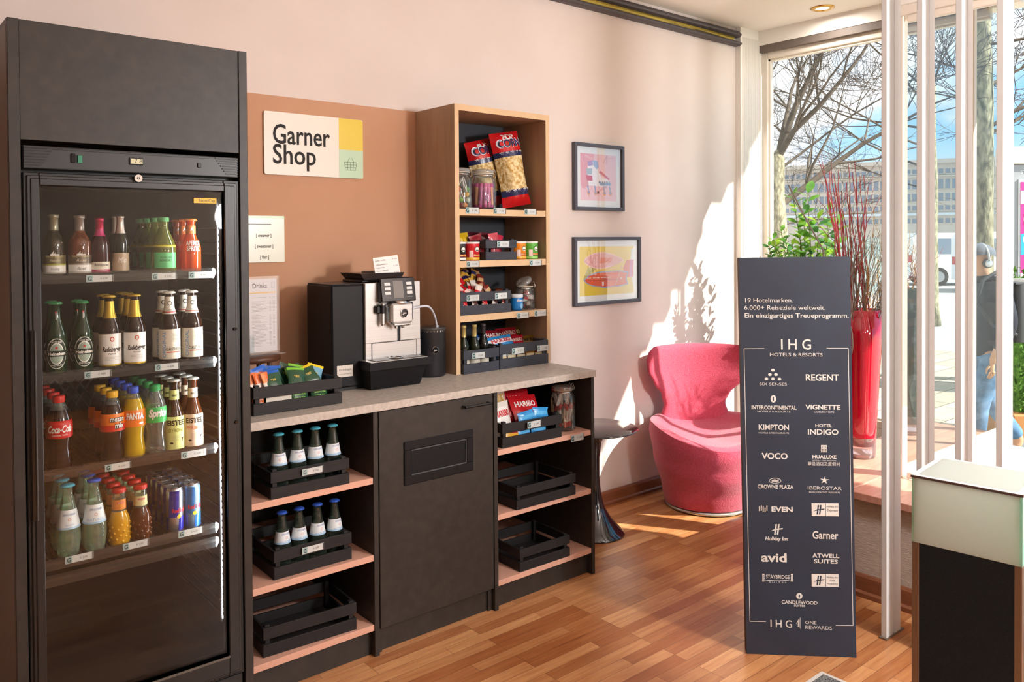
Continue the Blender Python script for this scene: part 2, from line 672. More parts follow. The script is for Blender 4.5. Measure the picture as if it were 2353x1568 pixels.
def downlight(x, y, label, power, r=.055):
    t = thing('downlight', label, 'ceiling lamp', (x, y, ZC), group='recessed ceiling lamps')
    MB().lathe([(r*.72, -.001), (r*.72, -.007), (r, -.010), (r*1.25, -.004), (r*1.25, 0)], M('c9a25a', .25, .9), 28, caps=False).build('rim', t)
    MB().lathe([(r*.72, -.003), (r*.72, -.002)], LAMPE, 28).build('bulb', t)
    ld = bpy.data.lights.new('downlight_glow', 'AREA')
    ld.shape = 'DISK'
    ld.size = r*2
    ld.energy = power
    ld.color = (1., .95, .90)
    lo = bpy.data.objects.new('downlight_glow', ld)
    COL.objects.link(lo)
    lo.location = (0, 0, -.02)
    lo.parent = t
    return t


p = bp(1890, 18, 'z', ZC)
downlight(p.x, p.y, 'small brass recessed lamp in the ceiling near the bay window', LP)


def fill_pendant(x, y, z, power):  # unseen lamp added to brighten the walls and ceiling
    t = thing('fill_lamp', 'added fill lamp on a cord outside the view', 'ceiling lamp', (x, y, ZC), group='added fill lamps behind the viewer')
    MB().lathe([(.05, -.02), (.05, 0), (0, 0)], M('c9c4bc', .4), 20).build('ceiling_rose', t)
    MB().cyl((0, 0, z-ZC+.16), (0, 0, -.01), .004, BLK, 8).build('cord', t)
    MB().lathe([(.03, .14), (.03, .17), (0, .17)], BLK, 16, c=(0, 0, z-ZC)).build('socket', t)
    ld = bpy.data.lights.new('fill_glow', 'POINT')
    ld.shadow_soft_size = .15
    ld.energy = power
    ld.color = (.99, .99, 1.)
    lo = bpy.data.objects.new('fill_glow', ld)
    COL.objects.link(lo)
    lo.location = (0, 0, z-ZC)
    lo.parent = t


for (x, y, z, e) in FILL:
    fill_pendant(x, y, z, e)

# ---------------------------------------------------------------- daylight
sd = bpy.data.lights.new('sun', 'SUN')
sd.energy = SUNP
sd.angle = .009
sd.color = (1., .95, .86)
so = bpy.data.objects.new('sun', sd)
COL.objects.link(so)
SUND = Vector((-.55, 1, -.85)).normalized()
so.rotation_euler = SUND.to_track_quat('-Z', 'Y').to_euler()
so.location = (8, -8, 9)

wd = bpy.data.worlds.new('sky')
SC.world = wd
wd.use_nodes = True
nt = wd.node_tree
L = nt.links.new
bg = nt.nodes['Background']
tc = nt.nodes.new('ShaderNodeTexCoord')
mp = nt.nodes.new('ShaderNodeMapping')
mp.inputs['Scale'].default_value = (3.2, 3.2, 6.5)
mp.inputs['Location'].default_value = SKYLOC
nz = nt.nodes.new('ShaderNodeTexNoise')
nz.inputs['Scale'].default_value = 1
nz.inputs['Detail'].default_value = 7
nz.inputs['Roughness'].default_value = .55
rp = nt.nodes.new('ShaderNodeValToRGB')
e = rp.color_ramp.elements
e[0].position = SKYA
e[0].color = lin('6fc0f2')
e[1].position = SKYB
e[1].color = lin('f6fafe')
n = rp.color_ramp.elements.new(SKYM)
n.color = lin('c3dcf6')
L(tc.outputs['Generated'], mp.inputs['Vector'])
L(mp.outputs['Vector'], nz.inputs['Vector'])
vd = nt.nodes.new('ShaderNodeVectorMath')
vd.operation = 'DOT_PRODUCT'
vd.inputs[1].default_value = (.58, -.66, -.48)
L(tc.outputs['Generated'], vd.inputs[0])
mc = nt.nodes.new('ShaderNodeMath')
mc.operation = 'MULTIPLY_ADD'
mc.inputs[1].default_value = -1.6
L(vd.outputs['Value'], mc.inputs[0])
L(nz.outputs['Fac'], mc.inputs[2])
L(mc.outputs[0], rp.inputs['Fac'])
sx = nt.nodes.new('ShaderNodeSeparateXYZ')
L(tc.outputs['Generated'], sx.inputs[0])
r2 = nt.nodes.new('ShaderNodeValToRGB')
r2.color_ramp.elements[0].position = .02
r2.color_ramp.elements[0].color = (1, 1, 1, 1)
r2.color_ramp.elements[1].position = .14
r2.color_ramp.elements[1].color = (0, 0, 0, 1)
L(sx.outputs['Z'], r2.inputs['Fac'])
mx = nt.nodes.new('ShaderNodeMix')
mx.data_type = 'RGBA'
L(r2.outputs['Color'], mx.inputs['Factor'])
L(rp.outputs['Color'], mx.inputs['A'])
mx.inputs['B'].default_value = lin('eef4fb')
L(mx.outputs['Result'], bg.inputs['Color'])
bg.inputs['Strength'].default_value = SKYP

# ---------------------------------------------------------------- unseen wall added to cut the sun patch into steps
wl = [(3.916, 1.836), (3.916, 1.745), (3.662, 1.745), (3.662, 1.46), (3.60, 1.46), (3.60, 1.33), (3.52, 1.33), (3.52, 1.21), (3.352, 1.21), (3.352, 1.02), (3.186, 1.02), (3.186, .868), (3.023, .868), (3.0, .78), (2.92, .72), (2.80, .56), (2.765, .42), (2.70, .30), (2.60, .20)]
ed = [(x+1.265-.04, z+1.955+.05) for x, z in wl]
poly = [(5.45, 5.0), (5.45, 4.15), (5.30, 4.0), (5.30, 3.90)] + ed + [(3.62, 1.98), (3.62, 1.50), (3.20, 1.50), (3.20, -.2), (3.0, -.2), (3.0, 5.0)]
struct(MB().prism(poly, -2.42, -2.3, M('cfc6ba', .9), 'xz'), 'wall_sun_mask', 'stepped wall outside the view, added to shape the sun patch', 'wall')

# ================================================================ OUTSIDE
GZ = -.2
PAVE = wood_nodes('pavement', 'b4ada0', 'c4bdb0', (3, 3, 3), .85, (.62, .31, .006), 'e0dcd4', .1)
ROADM = NM('asphalt', '9c9a98', 'aeacaa', (30, 30, 30), .9, spec=.1)
struct(MB().box(3.15, 4.35, -60, RY-.1, GZ-.1, GZ, PAVE).box(4.35, 12, -60, 60, GZ-.1, GZ, PAVE), 'pavement', 'pale slab pavement outside the window', 'pavement')
struct(MB().box(12, 200, -150, 150, GZ-.2, GZ-.06, ROADM), 'road', 'grey street beyond the pavement', 'road')


def up(u, v, z):
    return depth_at(u, v, z)


# ---- pale office block across the street
STONEW = NM('pale_stone', 'bdb5ab', 'c9c2b8', (.6, .6, .6), .9, spec=.05)
WINM = M('7d8a98', .15, 0, .5)
ZB = 72.
a, b = up(1700, 560, ZB*1.06), up(2300, 560, ZB*.92)
ax_ = Vector((b.x-a.x, b.y-a.y, 0))
LB = ax_.length
ax_.normalize()
nrm = Vector((ax_.y, -ax_.x, 0))
if nrm.dot(CAM-a) < 0:
    nrm = -nrm
rzb = math.atan2(ax_.y, ax_.x)
bt = thing('office_building', 'long pale stone office block with rows of windows across the street', 'building', (a.x, a.y, GZ), rzb)
ztop = up(1900, 386, ZB).z-GZ
fside = -1 if (Matrix.Rotation(rzb, 3, 'Z') @ Vector((0, -1, 0))).dot(nrm) > 0 else 1
mb = MB().box(0, LB, 0, -fside*10, 0, ztop, STONEW)
mb.build('wall', bt)
MB().box(-.2, LB+.2, fside*.35, -fside*10.2, ztop, ztop+.35, STONEW).box(-.1, LB+.1, fside*.2, 0, ztop*.86, ztop*.86+.10, STONEW).box(-.1, LB+.1, fside*.2, 0, ztop*.45, ztop*.45+.2, M('c9d6de', .6)).build('cornice', bt)
k = 0
rows = [(.893, .05), (.732, .10), (.60, .083), (.505, .05), (.366, .05)]
uA = bp(1774, 560, 'z', 1.4)
rest = MB()
sL = LB/600.
for (zf, hf) in rows:
    for q in range(36):
        x = (1774+14.2*q-1700)*sL
        wv = MB() if q < 20 else rest
        wv.box(x, x+.34, fside*.03, -fside*.1, ztop*zf, ztop*(zf+hf), WINM).box(x-.04, x+.38, fside*.06, 0, ztop*zf-.08, ztop*zf, STONEW)
        if q < 20:
            wv.build('window', bt)
ro = rest.build('far_windows', bt)
ro['kind'] = 'stuff'

# ---- lamp-post-thin fence and a low white shed roof
t = thing('street_fence', 'grey green slatted fence across the street behind the leafy plant', 'fence', tuple(up(1905, 575, 24).to_2d())+(GZ-.06,), -.85)
mb = MB()
for k in range(26):
    mb.box(k*.075, k*.075+.05, -.02, .02, .05, 1.75, M('9fb0ad', .7))
mb.build('slat_panel', t)
MB().box(0, 1.95, .02, .05, .3, .38, M('8b9a98', .7)).box(0, 1.95, .02, .05, 1.4, 1.48, M('8b9a98', .7)).build('rail', t)
MB().box(-.06, 0, -.04, .06, 0, 1.8, M('8b9a98', .7)).build('post', t)


def van(px, pv, z, rz, col, label, L_=4.6, Hh=1.9):
    p = up(px, pv, z)
    t = thing('parked_van', label, 'van', (p.x, p.y, GZ-.06), rz)
    c = M(col, .3, 0, .5)
    prof = [(0, .35), (L_, .35), (L_, .95), (L_-.7, 1.15), (L_-1.5, Hh), (.15, Hh), (0, Hh-.2)]
    MB().prism(prof, -.85, .85, c, 'xz').build('body', t)
    for s in (-1, 1):
        MB().prism([(L_-1.75, 1.15), (L_-.95, 1.15), (L_-1.55, Hh-.15), (L_-1.75, Hh-.15)], s*.86, s*.84, WINM, 'xz').build('side_window', t)
        MB().box(.5, L_-1.9, s*.84, s*.86, 1.15, Hh-.2, WINM).build('side_window', t)
        for x in (.9, L_-.9):
            MB().cyl((x, s*.88, .33), (x, s*.6, .33), .33, M('1d1d1f', .8), 20).cyl((x, s*.89, .33), (x, s*.87, .33), .19, M('b9bcc0', .3, .8), 16).build('wheel', t)
        MB().box(-.02, .03, s*.5, s*.75, .85, 1.1, M('c02020', .3)).build('tail_lamp', t)
    return t


van(2215, 560, 26, -.75, 'eceff2', 'white parked van with dark windows behind the tree trunk')
van(2075, 560, 30, -.75, 'e8eaec', 'white parked van seen through the bay panes')

# ---- bare trees
BARKP = NM('pale_bark', '6f6954', 'b0a88c', (22, 22, 9), .95, .5, (40, 40, 14), lo=.35, hi=.65, spec=.05, dist=.02)
TWIGM = M('5a5048', .9, 0, .1)


def wander(rng, p, d, ln, r, mb, depth, mat, droop=.02, spread=.75, kids_=(4, 6), n=6):
    pts, rs = [p], [r]
    q, dd = Vector(p), d.normalized()
    for i in range(n):
        dd = (dd+Vector((rng.uniform(-1, 1), rng.uniform(-1, 1), rng.uniform(-.8, .9)))*.24 + Vector((0, 0, -droop))).normalized()
        q = q+dd*ln/n
        pts.append(q.copy())
        rs.append(max(r*(1-.85*(i+1)/n), .0032))
    mb.tube(pts, rs, mat, 5 if depth < 2 else 4 if depth < 3 else 3, caps=False)
    if depth >= 3:
        return
    for j in range(rng.randint(kids_[0]+1, kids_[1]+1)):
        i = rng.randint(1, n)
        base = (pts[i]-pts[i-1]).normalized()
        side = Vector((rng.uniform(-1, 1), rng.uniform(-1, 1), rng.uniform(-.35, .75)))
        wander(rng, pts[i], base*(1-spread*.5)+side*spread, ln*rng.uniform(.42, .66), max(rs[i]*.55, .0036), mb, depth+1, mat, droop, spread, (3, 5), n)


def tree(u, vtop, z, rad, hgt, label, limbs, seed, lean=0.):
    rng = random.Random(seed)
    p = up(u, 560, z)
    t = thing('bare_tree', label, 'tree', (p.x, p.y, GZ))
    pts = [(0, 0, -.05), (0, 0, .4), (0, 0, hgt*.35), (.01, 0, hgt*.6), (-.02, .02, hgt*.8), (0, 0, hgt), (.03, 0, hgt*1.04)]
    tp = MB().tube(pts, [rad*1.5, rad*1.12, rad, rad*.95, rad*.86, rad*.7, rad*.35], BARKP, 18)
    tp.build('trunk', t)
    for (zz, dx, dz, ln, r) in limbs:
        mb = MB()
        d = Vector((RT.x*dx[0]+_f.x*dx[1], RT.y*dx[0]+_f.y*dx[1], dz))
        wander(rng, Vector((0, 0, zz)), d, ln, r*(.42 if r < .07 else .72), mb, 0, TWIGM if r < .045 else BARKD, .01, .7, (5, 7))
        mb.build('branch', t)
    return t


BARKD = NM('grey_bark', '554d45', '6f665b', (8, 8, 8), .95, spec=.05)
tree(2257, 30, 9.5, .115, 5.6, 'bare tree with a thick mottled trunk behind the man with the cap',
     [(2.85, (1, .15), .22, 2.2, .05), (2.9, (1, -.1), .55, 2.6, .06), (3.4, (1, .3), .45, 2.6, .055), (3.6, (-1, .3), .3, 2.0, .04), (3.9, (.9, -.4), .25, 2.4, .05), (3.2, (-1, -.2), .5, 1.8, .03), (4.2, (-.9, .3), .5, 2.2, .05), (4.6, (.7, .7), .6, 2.2, .05), (4.9, (1, 0), .35, 2.4, .05), (5.2, (-.8, -.5), .7, 2.2, .05)], 5)
tree(1787, 300, 13.5, .16, 3.0, 'bare tree with a pale forked trunk at the left edge of the bay window',
     [(2.2, (.85, .1), .42, 3.6, .085), (2.95, (.25, .1), 1., 3.0, .10), (2.9, (-.6, .2), 1., 2.6, .08), (1.9, (.9, .3), .25, 2.6, .045), (2.98, (.45, -.2), .85, 3.2, .08), (2.8, (.9, .2), .75, 3.2, .06), (2.97, (.05, .3), 1., 3.2, .07), (2.6, (-1, .1), .5, 1.8, .05)], 21)
tree(2140, 200, 16, .12, 4.6, 'slender bare tree whose twigs cross the top of the bay window',
     [(3.0, (-1, .1), .28, 4.2, .06), (3.4, (-1, -.1), .38, 4.4, .06), (3.8, (-1, .2), .45, 4.4, .06), (4.2, (-1, -.2), .5, 4.2, .06), (4.5, (-.8, .1), .8, 4.0, .06), (2.6, (-1, .1), .2, 3.4, .04), (4.5, (.6, .2), .9, 3.0, .05)], 33)

# ---- hedge in a planter and the advertising kiosk
LEAFD = NM('hedge_green', '2f4a1c', '6c9a3c', (30, 30, 30), .8, lo=.3, hi=.7, spec=.2)
p = up(2352, 1000, 6.75)
t = thing('box_hedge', 'tall narrow green hedge in a brown planter at the right edge', 'hedge', (p.x, p.y, GZ), -.72)
rng = random.Random(3)
mb = MB()
for k in range(2600):
    x, y, z = rng.uniform(-.16, 1.0), rng.uniform(-.18, .18), rng.uniform(.22, 1.42)
    if abs(y) < .12 and z < 1.35 and x > -.1:
        y = -.12-rng.uniform(0, .06)
    s = rng.uniform(.018, .034)
    E_ = Euler((rng.uniform(0, 6), rng.uniform(0, 6), rng.uniform(0, 6))).to_matrix()
    mb.add([Vector((x, y, z))+E_ @ Vector(q)*s for q in ((-1, 0, 0), (0, -.5, .1), (1, 0, 0), (0, .5, .1))], [(0, 1, 2, 3)], LEAFD)
mb.box(-.10, .95, -.10, .12, .2, 1.34, LEAFD)
mb.build('foliage', t)
MB().box(-.2, 1.05, -.2, .2, 0, .24, M('a9743f', .7), .01).build('planter', t)

p = up(2322, 560, 8.6)
t = thing('advertising_kiosk', 'grey street kiosk with a pink and blue transport poster', 'kiosk', (p.x, p.y, GZ), YAW*-1-.05)
K = M('a6a9ab', .5, .3)
MB().box(0, 1.5, 0, .25, 0, 2.44, K, .01).build('body', t)
MB().box(-.02, 1.52, -.04, .28, 2.44, 2.62, M('d9dad6', .6), .01).build('roof', t)
pm = MB()
px0, z0 = .095, 1.12
PINK, PALE, BLUE = M('e0308c', .5), M('f3cfe4', .5), M('2aa7d8', .5)
pm.box(px0-.02, 1.4, -.012, -.001, z0-.03, 2.28, M('c9ccce', .4))
pm.box(px0, 1.36, -.016, -.012, z0, 2.25, PINK)
pm.box(px0, 1.36, -.018, -.016, 2.02, 2.16, PALE)
pm.box(px0, 1.36, -.018, -.016, z0+.03, z0+.17, PALE)
pm.prism([(px0, z0+.36), (1.36, z0+.55), (1.36, z0+.82), (px0, z0+.58)], -.018, -.016, BLUE, 'xz')
pm.lathe([(.19, 0), (.19, .003)], M('f6e6f2', .5), 28, X=Matrix.Translation((px0+.22, -.016, 1.86)) @ Euler((PI/2, 0, 0)).to_matrix().to_4x4())
pm.prism([(px0+.08, 1.88), (px0+.36, 1.88), (px0+.3, 1.97), (px0+.22, 2.0), (px0+.14, 1.97)], -.021, -.019, BLUE, 'xz')
pm.box(px0+.21, px0+.23, -.021, -.019, 1.72, 1.88, PINK)
pm.text('Touren', .075, front(px0+.05, -.0195, 1.60), WHT, .03, 'LEFT')
pm.text('Fahrten', .055, front(px0+.02, -.0195, z0+.50), WHT, .02, 'LEFT')
pm.build('poster', t)
MB().text('STROER', .035, front(.1, -.002, 2.34), M('d8dadb', .5), .02, 'LEFT').build('header_lettering', t)

# ---- the passer-by
SKIN = M('c79878', .6)


def skin_mesh(name, parent, joints, edges, mat, sub=2, root=0):
    me = bpy.data.meshes.new(name)
    me.from_pydata([j[0] for j in joints], edges, [])
    o = bpy.data.objects.new(name, me)
    COL.objects.link(o)
    o.modifiers.new('s', 'SKIN')
    if not me.skin_vertices:
        pass
    for i, j in enumerate(joints):
        sv = me.skin_vertices[0].data[i]
        r = j[1]
        sv.radius = r if isinstance(r, tuple) else (r, r)
        sv.use_root = (i == root)
    m = o.modifiers.new('d', 'SUBSURF')
    m.levels = m.render_levels = sub
    bpy.context.view_layer.update()
    dg = bpy.context.evaluated_depsgraph_get()
    me2 = bpy.data.meshes.new_from_object(o.evaluated_get(dg))
    bpy.data.objects.remove(o)
    me2.name = name
    me2.materials.clear()
    me2.materials.append(mat)
    for pl in me2.polygons:
        pl.use_smooth = True
    o2 = bpy.data.objects.new(name, me2)
    COL.objects.link(o2)
    o2.parent = parent
    return o2


pp = up(2266, 1062, 6.05)
PS = 1.62/1.75
# local frame: +x = walking direction, +y = his left, z up; 1.75 m tall then scaled
walk = math.atan2(.62, -.78)
man = thing('person', 'man in a grey cap and dark jacket walking past outside, wearing headphones', 'person', (pp.x, pp.y, GZ), walk)
man.scale = (PS, PS, PS)
J = [((0, 0, .94), (.12, .15)), ((0, 0, 1.14), (.10, .14)), ((.0, 0, 1.34), (.115, .165)), ((.0, 0, 1.46), (.07, .09)), ((.03, 0, 1.53), (.055, .055)),
     ((.055, 0, 1.60), (.088, .075)), ((.05, 0, 1.69), (.09, .078)), ((.04, 0, 1.735), (.06, .055)),
     ((.0, .17, 1.40), .06), ((-.05, .21, 1.14), .045), ((.06, .22, .90), .034), ((.09, .22, .83), .03),
     ((.0, -.17, 1.40), .06), ((-.06, -.21, 1.14), .045), ((-.05, -.22, .92), .034), ((-.04, -.22, .85), .03),
     ((0, .09, .88), .09), ((.12, .10, .50), .06), ((.14, .10, .12), .045), ((.24, .10, .045), .035),
     ((0, -.09, .88), .09), ((-.06, -.10, .50), .06), ((-.34, -.10, .16), .045), ((-.28, -.10, .05), .035)]
E_ = [(0, 1), (1, 2), (2, 3), (3, 4), (4, 5), (5, 6), (6, 7), (2, 8), (8, 9), (9, 10), (10, 11), (2, 12), (12, 13), (13, 14), (14, 15), (0, 16), (16, 17), (17, 18), (18, 19), (0, 20), (20, 21), (21, 22), (22, 23)]
skin_mesh('body', man, J, E_, SKIN)
fb = MB()
fb.prism([(.13, 1.60), (.165, 1.575), (.135, 1.565)], -.012, .012, SKIN, 'xz')
fb.box(.128, .139, -.022, .022, 1.535, 1.543, M('a0604f', .6), .003)
for s in (-1, 1):
    fb.lathe([(0, -.006), (.008, -.004), (.008, .004), (0, .006)], M('2a2220', .3), 8, c=(.137, s*.03, 1.615))
fb.build('face', man)
for s, (hx, hz) in ((1, (.09, .83)), (-1, (-.04, .85))):
    hb = MB()
    y = s*.22
    hb.grid(lambda a, b: (hx+.022*math.cos(2*PI*a)*(1-.3*b), y+.013*math.sin(2*PI*a), hz+.02-.09*b), 10, 3, SKIN, cu=True)
    for q in range(4):
        fx = hx-.018+.012*q
        L4 = (.05, .06, .064, .056)[q]
        hb.tube([(fx, y, hz-.065), (fx+.004, y-s*.006, hz-.065-L4*.5), (fx+.006, y-s*.022, hz-.065-L4*.9)], [.0075, .007, .005], SKIN, 6)
    hb.tube([(hx+.02, y, hz-.02), (hx+.038, y-s*.008, hz-.05), (hx+.036, y-s*.016, hz-.08)], [.010, .009, .006], SKIN, 6)
    hb.build('hand', man)
JK = M('23252d', .5, 0, .3)
JJ = [((0, 0, .76), (.155, .20)), ((0, 0, 1.08), (.13, .17)), ((.0, 0, 1.34), (.135, .19)), ((0, 0, 1.45), (.10, .12)), ((.01, 0, 1.53), (.085, .085)),
      ((.0, .185, 1.40), .078), ((-.05, .225, 1.14), .064), ((.05, .228, .91), .05),
      ((.0, -.185, 1.40), .078), ((-.06, -.225, 1.14), .064), ((-.05, -.228, .93), .05)]
skin_mesh('jacket', man, JJ, [(0, 1), (1, 2), (2, 3), (3, 4), (2, 5), (5, 6), (6, 7), (2, 8), (8, 9), (9, 10)], JK)
JN = NM('blue_denim', '3b5878', '6f95bb', (9, 9, 9), .8, spec=.15)
skin_mesh('jeans', man, [((0, 0, .98), (.13, .165)), ((0, .095, .84), .105), ((.12, .10, .50), .078), ((.14, .10, .10), .062), ((0, -.095, .84), .105), ((-.06, -.10, .50), .078), ((-.34, -.10, .17), .062)],
          [(0, 1), (1, 2), (2, 3), (0, 4), (4, 5), (5, 6)], JN)
for y, x, z, r in ((.10, .13, 0, 0), (-.10, -.36, .03, .5)):
    X = Matrix.Translation((x, y, z)) @ Euler((0, r, 0)).to_matrix().to_4x4()
    sh = MB()
    sh.grid(lambda a, b: (.07+(.155*math.cos(2*PI*a))*(1-.25*b*b), .05*math.sin(2*PI*a)*(1-.3*b), .022+.085*b*(1-.45*max(0, math.cos(2*PI*a)))), 16, 5, M('5a5d62', .7), X=X, cu=True)
    sh.prism([(.07+.16*math.cos(2*PI*i/16), .053*math.sin(2*PI*i/16)) for i in range(16)], 0, .025, M('dadbd8', .7), 'xy', X)
    sh.build('shoe', man)
cap = MB()
cap.grid(lambda a, b: (.045+.112*math.cos(2*PI*a)*math.cos(b*PI/2)+.02*b, .094*math.sin(2*PI*a)*math.cos(b*PI/2), 1.665+.095*math.sin(b*PI/2)), 24, 8, M('5d616b', .8), cu=True)
cap.prism([(.13, -.07), (.19, -.055), (.215, 0), (.19, .055), (.13, .07)], 1.655, 1.668, M('4a4d55', .8), 'xy')
cap.build('flat_cap', man)
hd = MB()
for s in (-1, 1):
    hd.lathe([(.0, .03), (.028, .03), (.036, .024), (.038, .004), (.034, 0)], M('35383c', .35), 20, X=Matrix.Translation((.045, s*.075, 1.60)) @ Euler((-s*PI/2, 0, 0)).to_matrix().to_4x4())
    hd.lathe([(.0, .033), (.024, .033), (.03, .029)], M('c9ccd0', .3, .6), 20, X=Matrix.Translation((.045, s*.075, 1.60)) @ Euler((-s*PI/2, 0, 0)).to_matrix().to_4x4())
hd.tube([(.045, .108*math.cos(a), 1.62+.135*math.sin(a)) for a in [i*PI/14 for i in range(15)]], .009, M('c2c5c9', .3, .5), 8)
hd.build('headphones', man)
bpk = thing('backpack', 'dark backpack with a pale flap on the back of the walking man', 'backpack', (pp.x, pp.y, GZ), walk)
bpk.scale = (PS, PS, PS)
bb = MB()
bb.grid(lambda a, b: (-.25+.115*(abs(math.cos(2*PI*a))**.6)*(1 if math.cos(2*PI*a) > 0 else -1)*(1-.25*b*b), .15*(abs(math.sin(2*PI*a))**.6)*(1 if math.sin(2*PI*a) > 0 else -1)*(1-.2*b*b), .98+.46*b), 24, 8, M('4d5052', .6), cu=True)
bb.prism([(-.345, -.12), (-.16, -.12), (-.16, .12), (-.345, .12)], 1.435, 1.45, M('4d5052', .6), 'xy')
bb.prism([(-.345, -.12), (-.16, -.12), (-.16, .12), (-.345, .12)], .975, .99, M('4d5052', .6), 'xy')
bb.build('bag', bpk)
MB().box(-.385, -.25, -.13, .13, 1.36, 1.47, M('d9d8cf', .7), .02).build('top_flap', bpk)
for s in (-1, 1):
    MB().tube([(-.15, s*.10, 1.44), (-.02, s*.105, 1.535), (.10, s*.115, 1.47), (.16, s*.13, 1.30), (.06, s*.185, 1.12), (-.15, s*.14, 1.04)], .016, M('303236', .7), 6).build('strap', bpk)

# ================================================================ DRINKS FRIDGE
LX0, LX1 = -.193, .434
FY = -.70
t = thing('fridge_housing', 'tall black laminate housing built round the drinks fridge', 'cabinet', ((LX0+LX1)/2, FY/2, 0))
ox = (LX0+LX1)/2
oy = FY/2
SIDEW = M('4a3122', .45, 0, .5)
MB().box(LX0-ox, -.166-ox, FY-oy, -.001-oy, 0, 2.052, BLACKW, .0015).box(LX0-ox-.0006, LX0-ox, FY-oy+.012, -.002-oy, .002, 2.035, SIDEW).build('side_panel', t)
MB().box(.408-ox, LX1-ox, FY-oy, -.001-oy, 0, 2.052, BLACKW, .0015).build('side_panel', t)
MB().box(-.166-ox, .408-ox, FY-oy+.004, FY-oy+.022, 1.742, 2.052, BLACKW, .001).build('front_panel', t)
MB().box(-.166-ox, .408-ox, FY-oy+.022, -.001-oy, 2.03, 2.05, BLACKW).build('top_panel', t)

fr = thing('drinks_fridge', 'glass door drinks fridge full of bottles in the black housing', 'fridge', (0, 0, 0))
FB = M('161514', .42, 0, .4)
FB2 = M('211f1d', .38, 0, .45)
LINER = M('1f1915', .6, 0, .2)
mb = MB()
mb.box(-.164, -.150, -.65, -.05, .02, 1.73, FB)
mb.box(.392, .406, -.65, -.05, .02, 1.73, FB)
mb.box(-.150, .392, -.65, -.05, 1.652, 1.73, FB)
mb.box(-.150, .392, -.65, -.05, .02, .17, FB)
mb.box(-.150, .392, -.06, -.05, .17, 1.652, FB)
mb.build('body', fr)
mb = MB()
mb.box(-.150, -.147, -.645, -.065, .17, 1.652, LINER).box(.389, .392, -.645, -.065, .17, 1.652, LINER)
mb.box(-.147, .389, -.645, -.065, 1.649, 1.652, LINER).box(-.147, .389, -.645, -.065, .17, .173, LINER)
mb.box(-.147, .389, -.068, -.065, .173, 1.649, LINER)
mb.build('liner', fr)
# lattice at the back
mb = MB()
for k in range(7):
    x = -.07+.03*k
    for s in (-1, 1):
        mb.cyl((x-.05*s, -.075, .90), (x+.05*s, -.075, 1.05), .0035, M('77706a', .4), 6)
mb.build('air_grille', fr)
# ribs on the inner right wall
mb = MB()
for k in range(30):
    mb.cyl((.381, -.63, .30+.042*k), (.381, -.2, .30+.042*k), .005, M('454140', .25), 6)
mb.build('wall_ribs', fr)
mb = MB()
mb.box(.362, .368, -.632, -.620, .30, 1.60, M('2a2a2c', .4))
mb.build('light_channel', fr)
mb = MB()
for k in range(62):
    mb.box(.3638, .3662, -.635, -.632, .31+.0205*k, .322+.0205*k, LED)
ls = mb.build('light_strip', fr)
ld = bpy.data.lights.new('fridge_strip_glow', 'AREA')
ld.shape = 'RECTANGLE'
ld.size = .012
ld.size_y = 1.28
ld.energy = LEDW
ld.color = (.93, .96, 1.)
lo = bpy.data.objects.new('fridge_strip_glow', ld)
COL.objects.link(lo)
lo.matrix_world = Matrix.Translation((.361, -.640, .95)) @ Vector((.75, -.66, 0)).to_track_quat('Z', 'Y').to_matrix().to_4x4() @ Matrix.Rotation(0, 4, 'Z')


# header with display
hd = MB()
hd.box(-.162, .404, FY+.002, -.65, 1.668, 1.728, FB2, .003)
for k in range(7):
    z = 1.676+k*.0075
    hd.box(-.160, -.120+.005*k, FY-.001, FY+.002, z, z+.0035, FB)
    hd.box(.365-.005*k, .402, FY-.001, FY+.002, z, z+.0035, FB)
for z in (1.7215, 1.726, 1.6705):
    hd.box(-.160, .402, FY-.001, FY+.002, z-.0015, z, FB)
hp = hd.build('header_panel', fr)
a = bp(297, 362, 'y', FY); b = bp(329, 380, 'y', FY)
MB().box(a.x, b.x, FY-.002, FY+.003, b.z, a.z, FB, .001).box(a.x+.003, b.x-.002, FY-.0028, FY-.002, b.z+.003, a.z-.003, M('b9b48c', .4, emit=.25)).text('7 8', .012, front((a.x+b.x)/2+.005, FY-.0032, b.z+.005), M('30301f', .5)).build('temperature_display', hp)
a = bp(178, 357, 'y', FY); b = bp(189, 375, 'y', FY)
MB().box(a.x, b.x, FY-.003, FY+.003, b.z, a.z, M('1f7a5a', .35), .001).box(a.x-.016, a.x-.005, FY-.002, FY+.003, b.z, a.z+.004, BLKG, .001).build('power_switch', hp)
a = bp(458, 380, 'y', FY)
MB().box(a.x-.005, a.x+.005, FY-.002, FY+.003, a.z-.007, a.z+.007, FB, .001).build('lock_cover', hp)

# door
DY = FY
mb = MB()
ox0, ox1, oz0, oz1 = -.163, .404, .157, 1.658
ix0, ix1, iz0, iz1 = -.126, .357, .226, 1.624
for (dy, e) in ((0, 0), (-.006, .008), (-.010, .016)):
    y0, y1 = DY+dy, DY+.045
    mb.box(ox0+e, ix0, y0, y1, oz0+e, oz1-e, FB2 if e else FB, .002)
    mb.box(ix1, ox1-e, y0, y1, oz0+e, oz1-e, FB2 if e else FB, .002)
    mb.box(ix0, ix1, y0, y1, oz0+e, iz0, FB2 if e else FB, .002)
    mb.box(ix0, ix1, y0, y1, iz1, oz1-e, FB2 if e else FB, .002)
mb.box(ix0-.001, ix1+.001, DY-.011, DY+.0, iz0-.006, iz0, M('5b554e', .35))
dr = mb.build('door', fr)
PANE = thin_glass('fridge_pane', 'f8f8f6', .02, .3)
MB().box(ix0, ix1, DY+.004, DY+.008, iz0, iz1, PANE).build('door_pane', dr)
a = bp(317, 410, 'y', DY-.011)
